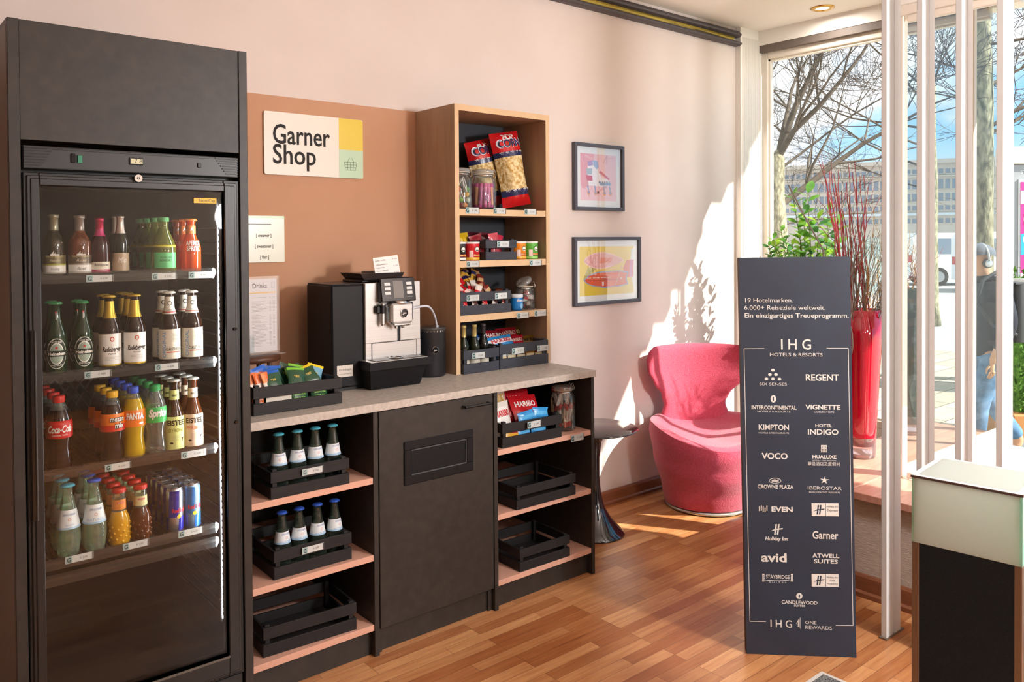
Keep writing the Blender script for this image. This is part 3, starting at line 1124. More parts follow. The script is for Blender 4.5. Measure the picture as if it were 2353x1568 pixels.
MB().cyl((a.x, DY-.017, a.z), (a.x, DY-.009, a.z), .0105, CHROME, 20).cyl((a.x, DY-.0178, a.z), (a.x, DY-.017, a.z), .004, BLK, 12).box(a.x-.001, a.x+.001, DY-.0185, DY-.017, a.z-.003, a.z+.003, CHROME).build('door_lock', dr)
for (u, v) in ((540, 756), (543, 970)):
    a = bp(u, v, 'y', DY-.011)
    MB().cyl((a.x, DY-.016, a.z), (a.x, DY-.009, a.z), .005, BLKG, 14).build('door_bolt', dr)
a = bp(70, 760, 'y', DY-.01)
MB().box(ox0+.018, ox0+.022, DY-.017, DY-.009, .75, a.z, M('3b3936', .3), .001).box(ox0+.010, ox0+.018, DY-.0125, DY-.009, .75, a.z, BLKG).build('door_grip', dr)
a = bp(445, 455, 'y', DY+.002); b = bp(497, 468, 'y', DY+.002)
MB().box(a.x, b.x, DY+.0005, DY+.004, b.z, a.z, M('d8b51e', .5)).text('NordCap', .0085, front((a.x*.42+b.x*.58), DY+.0002, b.z+.004), M('4a3a10', .5), .01).build('door_sticker', dr)
MB().box(-.162, .404, FY+.01, -.65, .03, .15, FB2, .003).box(-.15, .39, FY+.006, FY+.01, .05, .06, FB).box(-.15, .39, FY+.006, FY+.01, .08, .09, FB).box(-.15, .39, FY+.006, FY+.01, .11, .12, FB).build('base_grille', fr)

SHZ = [1.384, 1.112, .846, .600, .556]
RAIL = thin_glass('clear_rail', 'ececea', .03, .25, .02, 'b8bec4')
SHM = M('1a1613', .5, 0, .3)
for k, z in enumerate(SHZ):
    mb = MB()
    if k == 4:
        mb.box(-.13, .372, -.62, -.56, z-.008, z, SHM, .001)
    else:
        mb.box(-.14, .378, -.618, -.60, z-.010, z, SHM, .001)
        mb.box(-.14, .378, -.10, -.085, z-.010, z, SHM, .001)
        for q in range(44):
            x = -.139+q*.0118
            mb.box(x, x+.0064, -.60, -.10, z-.006, z, SHM)
        mb.box(-.14, .378, -.36, -.35, z-.010, z-.006, SHM)
    sh = mb.build('shelf', fr)
    x0, x1 = -.115, .352
    pr = [(x0, z-.022), (x1, z-.022)] + [(x1+.008*math.sin(a), z-.002+.012*math.cos(a)*1. if False else z-.004+.014*math.cos(a)) for a in (PI/2, PI/4, .05)] + [(x0-.008*math.sin(a), z-.004+.014*math.cos(a)) for a in (.05, PI/4, PI/2)]
    MB().prism(pr, -.626, -.622, RAIL, 'xz').build('price_rail', sh)

# ---------------------------------------------------------------- bottles
GLW = thin_glass('clear_bottle', 'dfe9df', .05, .6, .10, 'cfe0cf')
GLG = thin_glass('water_bottle', 'd3e8d4', .06, .75, .15, 'cfeed4')
GLP = thin_glass('clear_plastic', 'e6eae6', .06, .6, .10, 'c8d2cc')
GLO = thin_glass('amber_drink', 'f0762a', .05, .55, .45, 'd8581a')
GLN = thin_glass('olive_bottle', 'b6bd5e', .05, .55, .35, '8f9c3a')
GLR = thin_glass('rose_wine', 'd08a60', .05, .55, .35, '9c5a36')
GLY = thin_glass('pale_wine', '8f8a68', .05, .55, .45, '3f3c26')


def DARK(h):
    return M(h, .12, 0, .4)


def prof(P, R, Hh, z0=0., z1=1.):
    """Cut a (radius, height) fraction profile between two heights and scale it."""
    out = []
    for i, (r, z) in enumerate(P):
        if z < z0:
            if i+1 < len(P) and P[i+1][1] > z0:
                r2, zz = P[i+1]
                f = (z0-z)/(zz-z)
                out.append(((r+(r2-r)*f)*R, z0*Hh))
            continue
        if z > z1:
            r1, zz = P[i-1]
            f = (z1-zz)/(z-zz)
            out.append(((r1+(r-r1)*f)*R, z1*Hh))
            break
        out.append((r*R, z*Hh))
    return out


def rad(P, z):
    for (r0, z0), (r1, z1) in zip(P, P[1:]):
        if z0 <= z <= z1:
            return r0+(r1-r0)*(z-z0)/max(z1-z0, 1e-6)
    return P[-1][0]


P_WINE = [(.0, .02), (.7, .0), (.95, .0), (1, .02), (1, .50), (.97, .55), (.82, .62), (.52, .70), (.42, .76), (.40, .94), (.46, .945), (.46, 1)]
P_BEER = [(.0, .02), (.7, 0), (.94, 0), (1, .025), (1, .52), (.93, .58), (.66, .68), (.48, .77), (.42, .88), (.40, .965), (.46, .97), (.46, 1)]
P_SLIM = [(.0, .02), (.7, 0), (.94, 0), (1, .02), (1, .46), (.9, .53), (.62, .64), (.48, .72), (.46, .93), (.50, .94), (.50, 1)]
P_PET = [(.0, .03), (.55, .0), (.80, .0), (.92, .03), (.96, .10), (.86, .22), (.80, .30), (.90, .40), (1, .46), (1, .62), (.95, .68), (.78, .78), (.52, .88), (.42, .92), (.42, 1)]
P_CONE = [(.0, .02), (.7, 0), (.80, 0), (.84, .03), (1, .22), (1.0, .27), (.93, .40), (.70, .62), (.48, .80), (.40, .88), (.38, .95), (.44, .955), (.44, 1)]
P_WATER = [(.0, .02), (.8, 0), (.95, 0), (1, .02), (1, .28), (.97, .35), (.70, .62), (.46, .84), (.40, .90), (.38, .96), (.44, .965), (.44, 1)]
P_JUG = [(.0, .02), (.75, 0), (.92, 0), (1, .05), (1.0, .38), (.94, .48), (.74, .56), (.64, .62), (.62, .80), (.56, .88), (.58, .90), (.58, 1)]
P_PERL = [(.0, .02), (.75, 0), (.95, 0), (1, .03), (1, .38), (.94, .50), (.70, .64), (.46, .76), (.36, .84), (.36, .97), (.42, .975), (.42, 1)]


def crown(R, z, mat, n=22):
    mb = MB()
    vs = []
    mb.lathe([(R, 0), (R*1.12, .001), (R*1.0, .005), (R*.8, .0068), (0, .007)], mat, n, c=(0, 0, z))
    for k in range(20):
        a = 2*PI*k/20
        mb.box(-.0007, .0007, -.0007, .0007, 0, .0035, mat, X=Matrix.Translation((R*1.09*math.cos(a), R*1.09*math.sin(a), z)) @ Matrix.Rotation(a, 4, 'Z'))
    return mb


def screwcap(R, z, h, mat):
    mb = MB()
    mb.lathe([(R*.98, 0), (R, .001), (R, h-.0012), (R*.94, h), (0, h)], mat, 26, c=(0, 0, z))
    for k in range(26):
        a = 2*PI*k/26
        mb.box(-.0004, .0004, -.0006, .0006, h*.15, h*.9, mat, X=Matrix.Translation((R*math.cos(a), R*math.sin(a), z)) @ Matrix.Rotation(a, 4, 'Z'))
    return mb


def bottle(name, cat, P, R, Hh, body, cap, label_fn, fill=None, glass=None):
    t = thing(name, name, cat)
    mb = MB()
    if fill:
        mb.lathe(prof(P, R, Hh, 0, fill), body, 26, caps=False)
        mb.lathe([(0, fill*Hh), (rad(P, fill)*R, fill*Hh)], body, 26, caps=False)
        mb.lathe(prof(P, R, Hh, fill, 1), glass, 26, caps=False)
    else:
        mb.lathe(prof(P, R, Hh), body, 26, caps=False)
    mb.build('glass_body', t)
    rt = P[-1][0]*R
    if cap[0] == 'crown':
        crown(rt*1.18, Hh-.005, cap[1]).build('crown_cap', t)
    elif cap[0] == 'screw':
        screwcap(rt*1.12, Hh-cap[2], cap[2]+.001, cap[1]).build('screw_cap', t)
    elif cap[0] == 'foil':
        z0 = cap[2]
        pf = [(r*1.03+.0005, z) for r, z in prof(P, R, Hh, z0, 1)]
        MB().lathe(pf+[(0, Hh+.001)], cap[1], 26, caps=False).build('foil_cap', t)
    label_fn(t, P, R, Hh)
    return t


def band(t, name, P, R, Hh, z0, z1, mat, extra=None, eps=.0007, a0=0, a1=2*PI):
    mb = MB()
    pf = [(r+eps, z) for r, z in prof(P, R, Hh, z0, z1)]
    mb.lathe(pf, mat, 30, caps=False, a0=a0, a1=a1)
    if extra:
        extra(mb)
    return mb.build(name, t)


RED, GOLDC, GREENC = M('c4161c', .4), M('c9a63a', .35, .5), M('2f8a4a', .4)
CREAM = M('e9e4d4', .6)
E3 = .0012


def L_wachten(col, stripe):
    def fn(t, P, R, Hh):
        def ex(mb):
            mb.lathe([(R+.0009, Hh*.165), (R+.0009, Hh*.19)], M(stripe, .5), 30, caps=False)
            mb.lathe([(R+.0009, .19*Hh), (R+.0009, .33*Hh)], M(col, .4, .3), 30, caps=False)
            mb.text_cyl('WACHTENBURG', .006, R+E3, Hh*.295, M('d9c98a', .4), width=R*1.7)
            mb.text_cyl('Weisswein' if stripe == 'a5a83a' else 'Rosé', .007, R+E3, Hh*.225, M('d8cfb4', .4), shear=.3, width=R*.9)
            mb.text_cyl('Riesling' if stripe == 'a5a83a' else 'Rosé', .008, R+E3, Hh*.085, GREYINK, shear=.4, width=R*.8)
            for q in range(5):
                mb.box(-.004+.0025*q-.0045, -.003+.0025*q-.004, -R-.002, -R-.0005, Hh*.33, Hh*(.36+.02*(q % 3)), WHT)
            mb.box(-.011, .011, -R-.0018, -R+.004, Hh*.325, Hh*.35, WHT)
        band(t, 'label', P, R, Hh, .03, .165, WHT, ex)
    return fn


def L_pink(t, P, R, Hh):
    band(t, 'label', P, R, Hh, .03, .22, M('e8e2d0', .5), lambda mb: (mb.lathe([(R+.0009, Hh*.03), (R+.0009, Hh*.085)], M('b51d5a', .4), 30, caps=False), mb.text_cyl('Rotkäppchen', .008, R+E3, Hh*.145, INK, shear=.3, width=R*1.6), mb.text_cyl('CHARDONNAY', .004, R+E3, Hh*.05, WHT, width=R*1.2)))
    band(t, 'neck_label', P, R, Hh, .68, .80, M('c0246e', .4))


def L_mio(t, P, R, Hh):
    band(t, 'label', P, R, Hh, .04, .36, M('b9a48a', .45), lambda mb: mb.text_cyl('Mio', .016, R+E3, Hh*.19, WHT, shear=.4, width=R*1.1))


def L_perl(t, P, R, Hh):
    def ex(mb):
        mb.text_cyl('SCHLOSS', .005, R+.0016, Hh*.26, M('1d4a2c', .5), width=R*.9)
        mb.text_cyl('BENEDIKT', .006, R+.0016, Hh*.20, M('1d4a2c', .5), width=R*1.0)
    band(t, 'label', P, R, Hh, .08, .36, M('5fc07a', .4), ex, a0=-PI/2-1.0, a1=-PI/2+1.0)
    band(t, 'neck_label', P, R, Hh, .46, .50, M('c9c04a', .4))


def L_aperol(t, P, R, Hh):
    def ex(mb):
        mb.text_cyl('APEROL', .014, R+E3, Hh*.50, WHT, bold=.03, width=R*1.5)
        mb.text_cyl('SPRITZ', .013, R+E3, Hh*.40, WHT, bold=.03, width=R*1.4)
    band(t, 'label', P, R, Hh, .385, .395, GLO, ex)
    band(t, 'neck_label', P, R, Hh, .72, .88, M('d8743a', .5), lambda mb: mb.text_cyl('A', .010, rad(P, .8)*R+.0016, Hh*.78, WHT, bold=.03))


STARP = [(math.sin(PI*k/5)*(1 if k % 2 == 0 else .4), math.cos(PI*k/5)*(1 if k % 2 == 0 else .4)) for k in range(10)]


def cyl_poly(mb, pts, r, z, mat, ang=-PI/2, s=1.):
    mb.poly([(r*math.cos(ang+p[0]*s/r), r*math.sin(ang+p[0]*s/r), z+p[1]*s) for p in pts], mat)


def cyl_disc(mb, rx, rz, r, z, mat, ang=-PI/2, n=28):
    cyl_poly(mb, [(rx*math.cos(2*PI*i/n), rz*math.sin(2*PI*i/n)) for i in range(n)], r, z, mat, ang)


def L_heineken(t, P, R, Hh):
    mb = MB()
    r = R+.0008

    def disc(rx, rz, rr, mat):
        n, k = 32, 8
        vs, fs = [], []
        for j in range(k+1):
            for i in range(n):
                x, z = rx*j/k*math.cos(2*PI*i/n), rz*j/k*math.sin(2*PI*i/n)
                a = -PI/2+x/rr
                vs.append((rr*math.cos(a), rr*math.sin(a), .29*Hh+z))
        for j in range(k):
            for i in range(n):
                fs.append((j*n+i, j*n+(i+1) % n, (j+1)*n+(i+1) % n, (j+1)*n+i))
        mb.add(vs, fs, mat, True)
    disc(.027, .042, r, M('e8efe8', .4))
    disc(.0255, .040, r+.0003, M('14281a', .3))
    disc(.0185, .030, r+.0006, M('e8efe8', .4))
    disc(.0165, .027, r+.0009, M('9fb2a4', .4))
    mb.grid(lambda a, b: ((r+.0013)*math.cos(-PI/2+(a-.5)*.054/r), (r+.0013)*math.sin(-PI/2+(a-.5)*.054/r), Hh*.29-.008+.016*b), 12, 1, M('14281a', .3))
    mb.text_cyl('Heineken', .0085, r+.0018, Hh*.29-.004, WHT, bold=.04, width=.046)
    cyl_poly(mb, STARP, r+.0018, Hh*.29+.016, RED, s=.0055)
    mb.text_cyl('LAGER BEER', .0045, r+.0018, Hh*.29+.030, WHT, width=.028)
    mb.text_cyl('PREMIUM', .0045, r+.0018, Hh*.29-.034, WHT, width=.028)
    mb.build('label', t)
    mb = MB()
    rn = rad(P, .80)*R+.001
    for k in range(5):
        mb.text_cyl('I', .006, rn, Hh*(.70+.03*k), WHT, bold=.05)
    cyl_poly(mb, STARP, rn, Hh*.86, RED, s=.004)
    mb.build('neck_label', t)


def L_radeberger(t, P, R, Hh):
    def ex(mb):
        mb.lathe([(R+.001, Hh*.045), (R+.001, Hh*.065)], GOLDC, 30, caps=False)
        mb.text_cyl('Radeberger', .015, R+E3, Hh*.24, INK, bold=.02, width=R*1.85, shear=.25)
        mb.text_cyl('PILSNER', .004, R+E3, Hh*.20, INK, width=R*.7)
        cyl_disc(mb, .006, .007, R+E3, Hh*.41, M('c8452a', .5))
        cyl_disc(mb, .0035, .004, R+.0016, Hh*.41, WHT)
        for q in range(3):
            mb.text_cyl('BREWED WITH PURE WATER', .0018, R+E3, Hh*(.12+.02*q), GREYINK, width=R*1.2)
    band(t, 'label', P, R, Hh, .045, .48, WHT, ex)
    band(t, 'neck_label', P, R, Hh, .69, .925, GOLDC)


def L_claus(t, P, R, Hh):
    def ex(mb):
        mb.text_cyl('CLAUSTHALER', .009, R+E3, Hh*.18, INK, bold=.01, ang=-PI/2+.25, width=R*1.5)
        mb.lathe([(R+.001, Hh*.15), (R+.001, Hh*.165)], M('b8402c', .5), 20, caps=False, a0=-PI/2-.4, a1=-PI/2+1.)
        vs, fs = text_geo('ORIGINAL', .02, 'LEFT', 0.)
        s = .010/CAPH
        w = max(p[0] for p in vs)*s
        mb.add([((R+E3)*math.cos(-PI/2-.72-p[1]*s/R+.25), (R+E3)*math.sin(-PI/2-.72-p[1]*s/R+.25), Hh*.08+p[0]*s*(.37*Hh/w)) for p in vs], fs, M('7fa0c4', .5))
        for q in range(7):
            mb.text_cyl('~~', .006, R+E3, Hh*(.30+.018*q), M('8a7a5c', .6), ang=-PI/2+.35+.06*(q % 3), width=R*.7)
    band(t, 'label', P, R, Hh, .06, .48, M('ddd6c4', .55), ex)

    def ex2(mb):
        rn = rad(P, .83)*R+.0017
        cyl_disc(mb, .006, .007, rn, Hh*.84, INK)
        cyl_disc(mb, .004, .005, rn+.0004, Hh*.84, M('ddd6c4', .55))
        mb.text_cyl('CLAUSTHALER', .005, rad(P, .73)*R+.0017, Hh*.735, INK, width=.019)
        mb.lathe([(rad(P, .71)*R+.0012, Hh*.71), (rad(P, .725)*R+.0012, Hh*.725)], M('b8402c', .5), 26, caps=False)
    band(t, 'neck_label', P, R, Hh, .69, .93, M('e4dfd0', .55), ex2)


def L_cola(t, P, R, Hh):
    band(t, 'label', P, R, Hh, .44, .68, RED, lambda mb: (mb.text_cyl('Coca-Cola', .019, R+.0016, Hh*.525, WHT, bold=.03, shear=.35, width=R*1.95), mb.text_cyl('ORIGINAL TASTE', .0045, R+.0016, Hh*.475, WHT, width=R*1.2)))


def L_mezzo(t, P, R, Hh):
    def ex(mb):
        mb.lathe([(R+.0012, Hh*.44), (R+.0012, Hh*.53)], M('cf2a1e', .4), 30, caps=False)
        mb.text_cyl('mezzo', .015, R+.002, Hh*.585, M('1d1412', .4), bold=.09, ang=-PI/2+.2, width=R*1.3)
        mb.text_cyl('mix', .015, R+.002, Hh*.49, M('1d1412', .4), bold=.09, ang=-PI/2+.35, width=R*.85)
        mb.text_cyl('mezzo', .015, R+.0026, Hh*.585, WHT, bold=.02, ang=-PI/2+.2, width=R*1.24)
        mb.text_cyl('mix', .015, R+.0026, Hh*.49, WHT, bold=.02, ang=-PI/2+.35, width=R*.8)
    band(t, 'label', P, R, Hh, .44, .69, M('ef7d22', .4), ex)


def L_fanta(t, P, R, Hh):
    def ex(mb):
        cyl_disc(mb, R*.85, .007, R+.0012, Hh*.585, M('2b2f8c', .4))
        mb.text_cyl('FANTA', .017, R+.002, Hh*.565, WHT, bold=.05, width=R*1.5)
        cyl_disc(mb, .007, .003, R+.0016, Hh*.50, WHT, -PI/2+.5)
    band(t, 'label', P, R, Hh, .45, .69, M('ea7a1a', .4), ex)


def L_sprite(t, P, R, Hh):
    band(t, 'label', P, R, Hh, .47, .69, M('2fae55', .4), lambda mb: mb.text_cyl('Sprite', .021, R+.0016, Hh*.56, WHT, bold=.05, shear=.2, width=R*1.7))


def L_eistee(l2, col, txt):
    def fn(t, P, R, Hh):
        def ex(mb):
            mb.text_cyl('EISTEE', .015, R+E3, Hh*.37, INK, bold=.03, width=R*1.85)
            mb.text_cyl(l2, .011, R+E3, Hh*.275, M(txt, .5), bold=.01, width=R*1.7)
            cyl_disc(mb, .005, .003, R+E3, Hh*.12, INK, -PI/2-.45)
            cyl_poly(mb, [(-.004, .006), (.004, .006), (.001, 0), (.001, -.006), (-.001, -.006), (-.001, 0)], R+E3, Hh*.16, INK, -PI/2+.7)
            for q in range(4):
                mb.text_cyl('ZUTATEN WASSER', .002, R+E3, Hh*(.15+.02*q), GREYINK, width=R*.8)
        band(t, 'label', P, R, Hh, .03, .49, M(col, .5), ex)
        band(t, 'neck_label', P, R, Hh, .72, .86, M(col, .5), lambda mb: mb.text_cyl('BRAUT', .006, rad(P, .79)*R+.0017, Hh*.77, INK, bold=.02, width=.016))
    return fn


def L_water(nat):
    def fn(t, P, R, Hh):
        z0, z1 = (.40, .66) if P is P_CONE else (.45, .66)
        zm = (z0+z1)/2

        def ex(mb):
            rr = rad(P, zm)*R+.0015
            tp = (rad(P, z1)-rad(P, z0))*R/((z1-z0)*Hh)
            mb.text_cyl('GEROLSTEINER', .0052, rad(P, zm+.07)*R+.0015, Hh*(zm+.055), M('3f6aa8', .5), taper=tp, width=R*1.05)
            for q in range(8):
                a = q*PI/4
                cyl_poly(mb, [(math.cos(a)*.0028-.0009*math.sin(a), math.sin(a)*.0028+.0009*math.cos(a)), (math.cos(a)*.0055, math.sin(a)*.0055), (math.cos(a)*.0028+.0009*math.sin(a), math.sin(a)*.0028-.0009*math.cos(a))], rr, Hh*zm, M('d8603c', .5))
            if nat:
                mb.text_cyl('NATURELL', .0085, rad(P, zm-.075)*R+.0016, Hh*(zm-.095), M('8fb4dc', .5), taper=tp, width=R*1.6)
            else:
                mb.text_cyl('Sprudel', .0045, rad(P, zm-.075)*R+.0016, Hh*(zm-.08), M('8fb4dc', .5), taper=tp, width=R*.7)
            mb.lathe([(r+.0012, z) for r, z in prof(P, R, Hh, z0, z0+.028)], M('a9cbe6', .5), 30, caps=False)
        band(t, 'label', P, R, Hh, z0, z1, M('eaf1f4', .5), ex)
    return fn


def L_jug(col):
    def fn(t, P, R, Hh):
        rn = .64*R+.0008

        def ex(mb):
            mb.grid(lambda a, b: ((rn+.0012)*math.cos(-PI/2+(a-.5)*.9), (rn+.0012)*math.sin(-PI/2+(a-.5)*.9), Hh*(.745+.03*b)), 8, 1, RED)
            mb.text_cyl('granini', .004, rn+.0018, Hh*.752, WHT, width=rn*.75)
        band(t, 'neck_label', P, R, Hh, .63, .81, M(col, .5), ex)
        nb = MB()
        for k in range(40):
            a, z = k*2.39996, .06+.34*(k/40)
            rr = R*1.0
            nb.lathe([(.0042, 0), (.003, .0016), (0, .0022)], M('d9a427' if col != 'd9cf9a' else '5a2f12', .12, 0, .6), 8, X=Matrix.Translation((rr*math.cos(a), rr*math.sin(a), z*Hh)) @ Euler((0, PI/2, a)).to_matrix().to_4x4(), caps=False)
        nb.build('glass_dimples', t)
    return fn


def can_thing(name, cat, R, Hh, mats, fn):
    t = thing(name, name, cat)
    MB().lathe([(0, .003), (R*.75, 0), (R*.82, .003), (R, .010), (R, Hh-.012), (R*.86, Hh-.003)], mats, 28, caps=False).build('can_body', t)
    MB().lathe([(R*.86, -.003), (R*.9, 0), (R*.88, .001), (R*.82, -.002), (0, -.002)], M('c9ccd0', .25, .9), 28, c=(0, 0, Hh), caps=False).box(-.006, .006, -.012, .004, Hh-.001, Hh+.001, M('b9bcc0', .3, .9), .0005).build('can_lid', t)
    fn(t, R, Hh)
    return t


def L_bull(blue):
    def fn(t, R, Hh):
        mb = MB()
        r = R+.0006
        A = M('2a2fae' if not blue else '2f7fd0', .25, .5)
        S = M('c3c8d0', .25, .85)
        # slanted blue and silver quarters
        for (a0, a1, z0, z1, m) in ((-2.6, -1.45, .35, .95, A), (-1.45, .2, .05, .35, A), (.2, 1.7, .35, .95, A), (1.7, 3.6, .05, .35, A)):
            mb.grid(lambda a, b: (r*math.cos(a0+(a1-a0)*a+.12*b), r*math.sin(a0+(a1-a0)*a+.12*b), Hh*(z0+(z1-z0)*b)), 10, 1, m)
        mb.text_cyl('Red Bull', .012, r+.0008, Hh*.46, M('c41c34', .4), bold=.03, ang=-PI/2+.25, width=R*1.7)
        cyl_disc(mb, .006, .006, r+.0004, Hh*.36, M('e8b92a', .4), -PI/2+.2)
        mb.build('print', t)
    return fn


def place(u, vt, vb, k, y=-.60):
    """Front-row base point and height of a bottle from its photo column, top and bottom rows."""
    z = SHZ[k]
    p = bp(u, vb, 'y', y)
    top = bp(u, vt, 'y', y)
    return p.x, z, top.z-z


def px_r(wpx, x, y=-.6):
    return wpx*((Vector((x, y, 1.2))-CAM).dot(_f))/F/2


ROWS = [
    # name, category, label noun, u, vtop, vbot, width px, shelf, count, builder
    ('wine_bottle', 'bottle', 'small white wine bottle with olive capsule label', 127, 493, 628, 47, 0, 1, 'wW'),
    ('wine_bottle', 'bottle', 'small rosé wine bottle with grey capsule label', 187, 495, 628, 47, 0, 1, 'wR'),
    ('sparkling_bottle', 'bottle', 'dark sparkling wine bottle with pink neck band', 233, 501, 630, 41, 0, 1, 'pk'),
    ('sparkling_bottle', 'bottle', 'slim dark bottle with beige label and silver foil', 281, 497, 628, 35, 0, 2, 'mi'),
    ('sparkling_bottle', 'bottle', 'olive green sparkling wine bottle with bright green label', 380, 500, 625, 54, 0, 4, 'pe'),
    ('aperitif_bottle', 'bottle', 'orange aperitif bottle with white lettering', 443, 504, 625, 44, 0, 3, 'ap'),
    ('beer_bottle', 'bottle', 'green beer bottle with oval label, left column of two,', 133, 696, 850, 44, 1, 2, 'he'),
    ('beer_bottle', 'bottle', 'green beer bottle with oval label, right column of two,', 194, 695, 843, 44, 1, 2, 'he'),
    ('beer_bottle', 'bottle', 'brown beer bottle with white label and gold neck, left column,', 256, 680, 836, 47, 1, 2, 'ra'),
    ('beer_bottle', 'bottle', 'brown beer bottle with white label and gold neck, right column,', 314, 676, 830, 47, 1, 3, 'ra'),
    ('beer_bottle', 'bottle', 'brown beer bottle with cream label and white neck, left column,', 394, 671, 823, 46, 1, 2, 'cl'),
    ('beer_bottle', 'bottle', 'brown beer bottle with cream label and white neck, right column,', 446, 669, 819, 46, 1, 2, 'cl'),
    ('cola_bottle', 'bottle', 'dark cola bottle with red cap and red label', 140, 912, 1080, 55, 2, 4, 'co'),
    ('cola_mix_bottle', 'bottle', 'dark cola mix bottle with yellow cap and orange label', 263, 901, 1062, 52, 2, 3, 'me'),
    ('orangeade_bottle', 'bottle', 'yellow orangeade bottle with blue cap', 311, 891, 1055, 52, 2, 4, 'fa'),
    ('lemonade_bottle', 'bottle', 'clear lemonade bottle with green cap and green label', 361, 886, 1048, 50, 2, 4, 'sp'),
    ('iced_tea_bottle', 'bottle', 'brown iced tea bottle with lemon yellow label', 405, 874, 1030, 43, 2, 3, 'ez'),
    ('iced_tea_bottle', 'bottle', 'brown iced tea bottle with peach pink label', 448, 869, 1026, 43, 2, 3, 'ep'),
    ('water_bottle', 'bottle', 'bulbous green water bottle with turquoise cap in the fridge,', 160, 1116, 1276, 54, 3, 3, 'wa'),
    ('water_bottle', 'bottle', 'bulbous green water bottle with blue cap in the fridge,', 221, 1104, 1262, 52, 3, 3, 'wn'),
    ('juice_bottle', 'bottle', 'orange juice bottle with red cap and dimpled belly', 278, 1124, 1248, 46, 3, 5, 'jo'),
    ('juice_bottle', 'bottle', 'brown apple juice bottle with red cap and dimpled belly', 327, 1116, 1240, 45, 3, 5, 'ja'),
    ('energy_drink_can', 'can', 'silver and blue energy drink can, left column,', 406, 1122, 1214, 38, 3, 5, 'rb'),
    ('energy_drink_can', 'can', 'light blue energy drink can, right column,', 445, 1112, 1207, 38, 3, 5, 'rc'),
]
KB = {}


def make(code, name, cat, R, Hh):
    B = bottle
    if code == 'wW': return B(name, cat, P_WINE, R, Hh, GLY, ('foil', M('8f8a72', .3, .4), .74), L_wachten('6e6446', 'a5a83a'))
    if code == 'wR': return B(name, cat, P_WINE, R, Hh, GLR, ('foil', M('8a8078', .3, .4), .74), L_wachten('6b5f52', 'b9b0a4'))
    if code == 'pk': return B(name, cat, P_WINE, R, Hh, DARK('341014'), ('foil', M('b01648', .3, .4), .80), L_pink)
    if code == 'mi': return B(name, cat, P_BEER, R, Hh, DARK('171c12'), ('foil', M('c4b8ae', .35, .5), .70), L_mio)
    if code == 'pe': return B(name, cat, P_PERL, R, Hh, GLN, ('screw', M('5fb070', .4), .012), L_perl)
    if code == 'ap': return B(name, cat, P_SLIM, R, Hh, GLO, ('crown', M('d97a3a', .4)), L_aperol)
    if code == 'he': return B(name, cat, P_BEER, R, Hh, DARK('12301a'), ('crown', M('2f8a52', .35)), L_heineken)
    if code == 'ra': return B(name, cat, P_BEER, R, Hh, DARK('221006'), ('crown', M('c9a63a', .35, .4)), L_radeberger)
    if code == 'cl': return B(name, cat, P_BEER, R, Hh, DARK('22120a'), ('crown', M('dcd8cc', .4)), L_claus)
    if code == 'co': return B(name, cat, P_PET, R, Hh, DARK('1a0806'), ('screw', M('d0281e', .4), .017), L_cola, .82, GLP)
    if code == 'me': return B(name, cat, P_PET, R, Hh, DARK('180a06'), ('screw', M('e6b422', .4), .017), L_mezzo, .82, GLP)
    if code == 'fa': return B(name, cat, P_PET, R, Hh, DARK('b4920e'), ('screw', M('2a4fc4', .4), .017), L_fanta, .84, GLP)
    if code == 'sp': return B(name, cat, P_PET, R, Hh, GLP, ('screw', M('1f9a4a', .4), .017), L_sprite)
    if code == 'ez': return B(name, cat, P_SLIM, R, Hh, DARK('2e1a08'), ('crown', M('dcdcd4', .35, .4)), L_eistee('ZITRONE', 'd8dc8a', '8a8f2a'))
    if code == 'ep': return B(name, cat, P_SLIM, R, Hh, DARK('4a2410'), ('crown', M('dcdcd4', .35, .4)), L_eistee('PFIRSICH', 'eccfb4', 'd8704a'))
    if code == 'wa': return B(name, cat, P_CONE, R, Hh, GLG, ('crown', M('4fb8d4', .35)), L_water(False))
    if code == 'wn': return B(name, cat, P_CONE, R, Hh, GLG, ('crown', M('2f5fd0', .35)), L_water(True))
    if code == 'jo': return B(name, cat, P_JUG, R, Hh, DARK('c8921a'), ('screw', M('c8281c', .4), .012), L_jug('e08a3a'), .6, GLW)
    if code == 'ja': return B(name, cat, P_JUG, R, Hh, DARK('4a2108'), ('screw', M('c8281c', .4), .012), L_jug('d9cf9a'), .6, GLW)
    if code == 'rb': return can_thing(name, cat, R, Hh, M('b9bec8', .25, .85), L_bull(False))
    if code == 'rc': return can_thing(name, cat, R, Hh, M('8fb9de', .25, .7), L_bull(True))


ORDW = [None, 'front of its column', 'second in its column', 'third in its column', 'fourth in its column', 'fifth in its column']
GROUPN = ['bottles on the top fridge shelf', 'beer bottles on the second fridge shelf', 'soft drinks on the third fridge shelf', 'drinks on the lowest filled fridge shelf']
for (name, cat, lab, u, vt, vb, wpx, sh, n, code) in ROWS:
    x, z, hh = place(u, vt, vb, sh)
    R = px_r(wpx, x)
    if code not in KB:
        KB[code] = Kind(make(code, name, cat, R, hh))
    sp = max(2*R+.004, .050)
    for i in range(n):
        l = lab if n == 1 else (lab.rstrip(',')+', '+ORDW[i+1])
        KB[code].put((x, -.585+sp*i, z), l, rz=-.10+random.uniform(-.08, .08), group=GROUPN[sh])

# ---------------------------------------------------------------- price tags
TEAL = M('a9cfcf', .5)
TAGW = M('e9eeec', .5)
HOLD = thin_glass('tag_holder', 'fafafa', .02, .25)


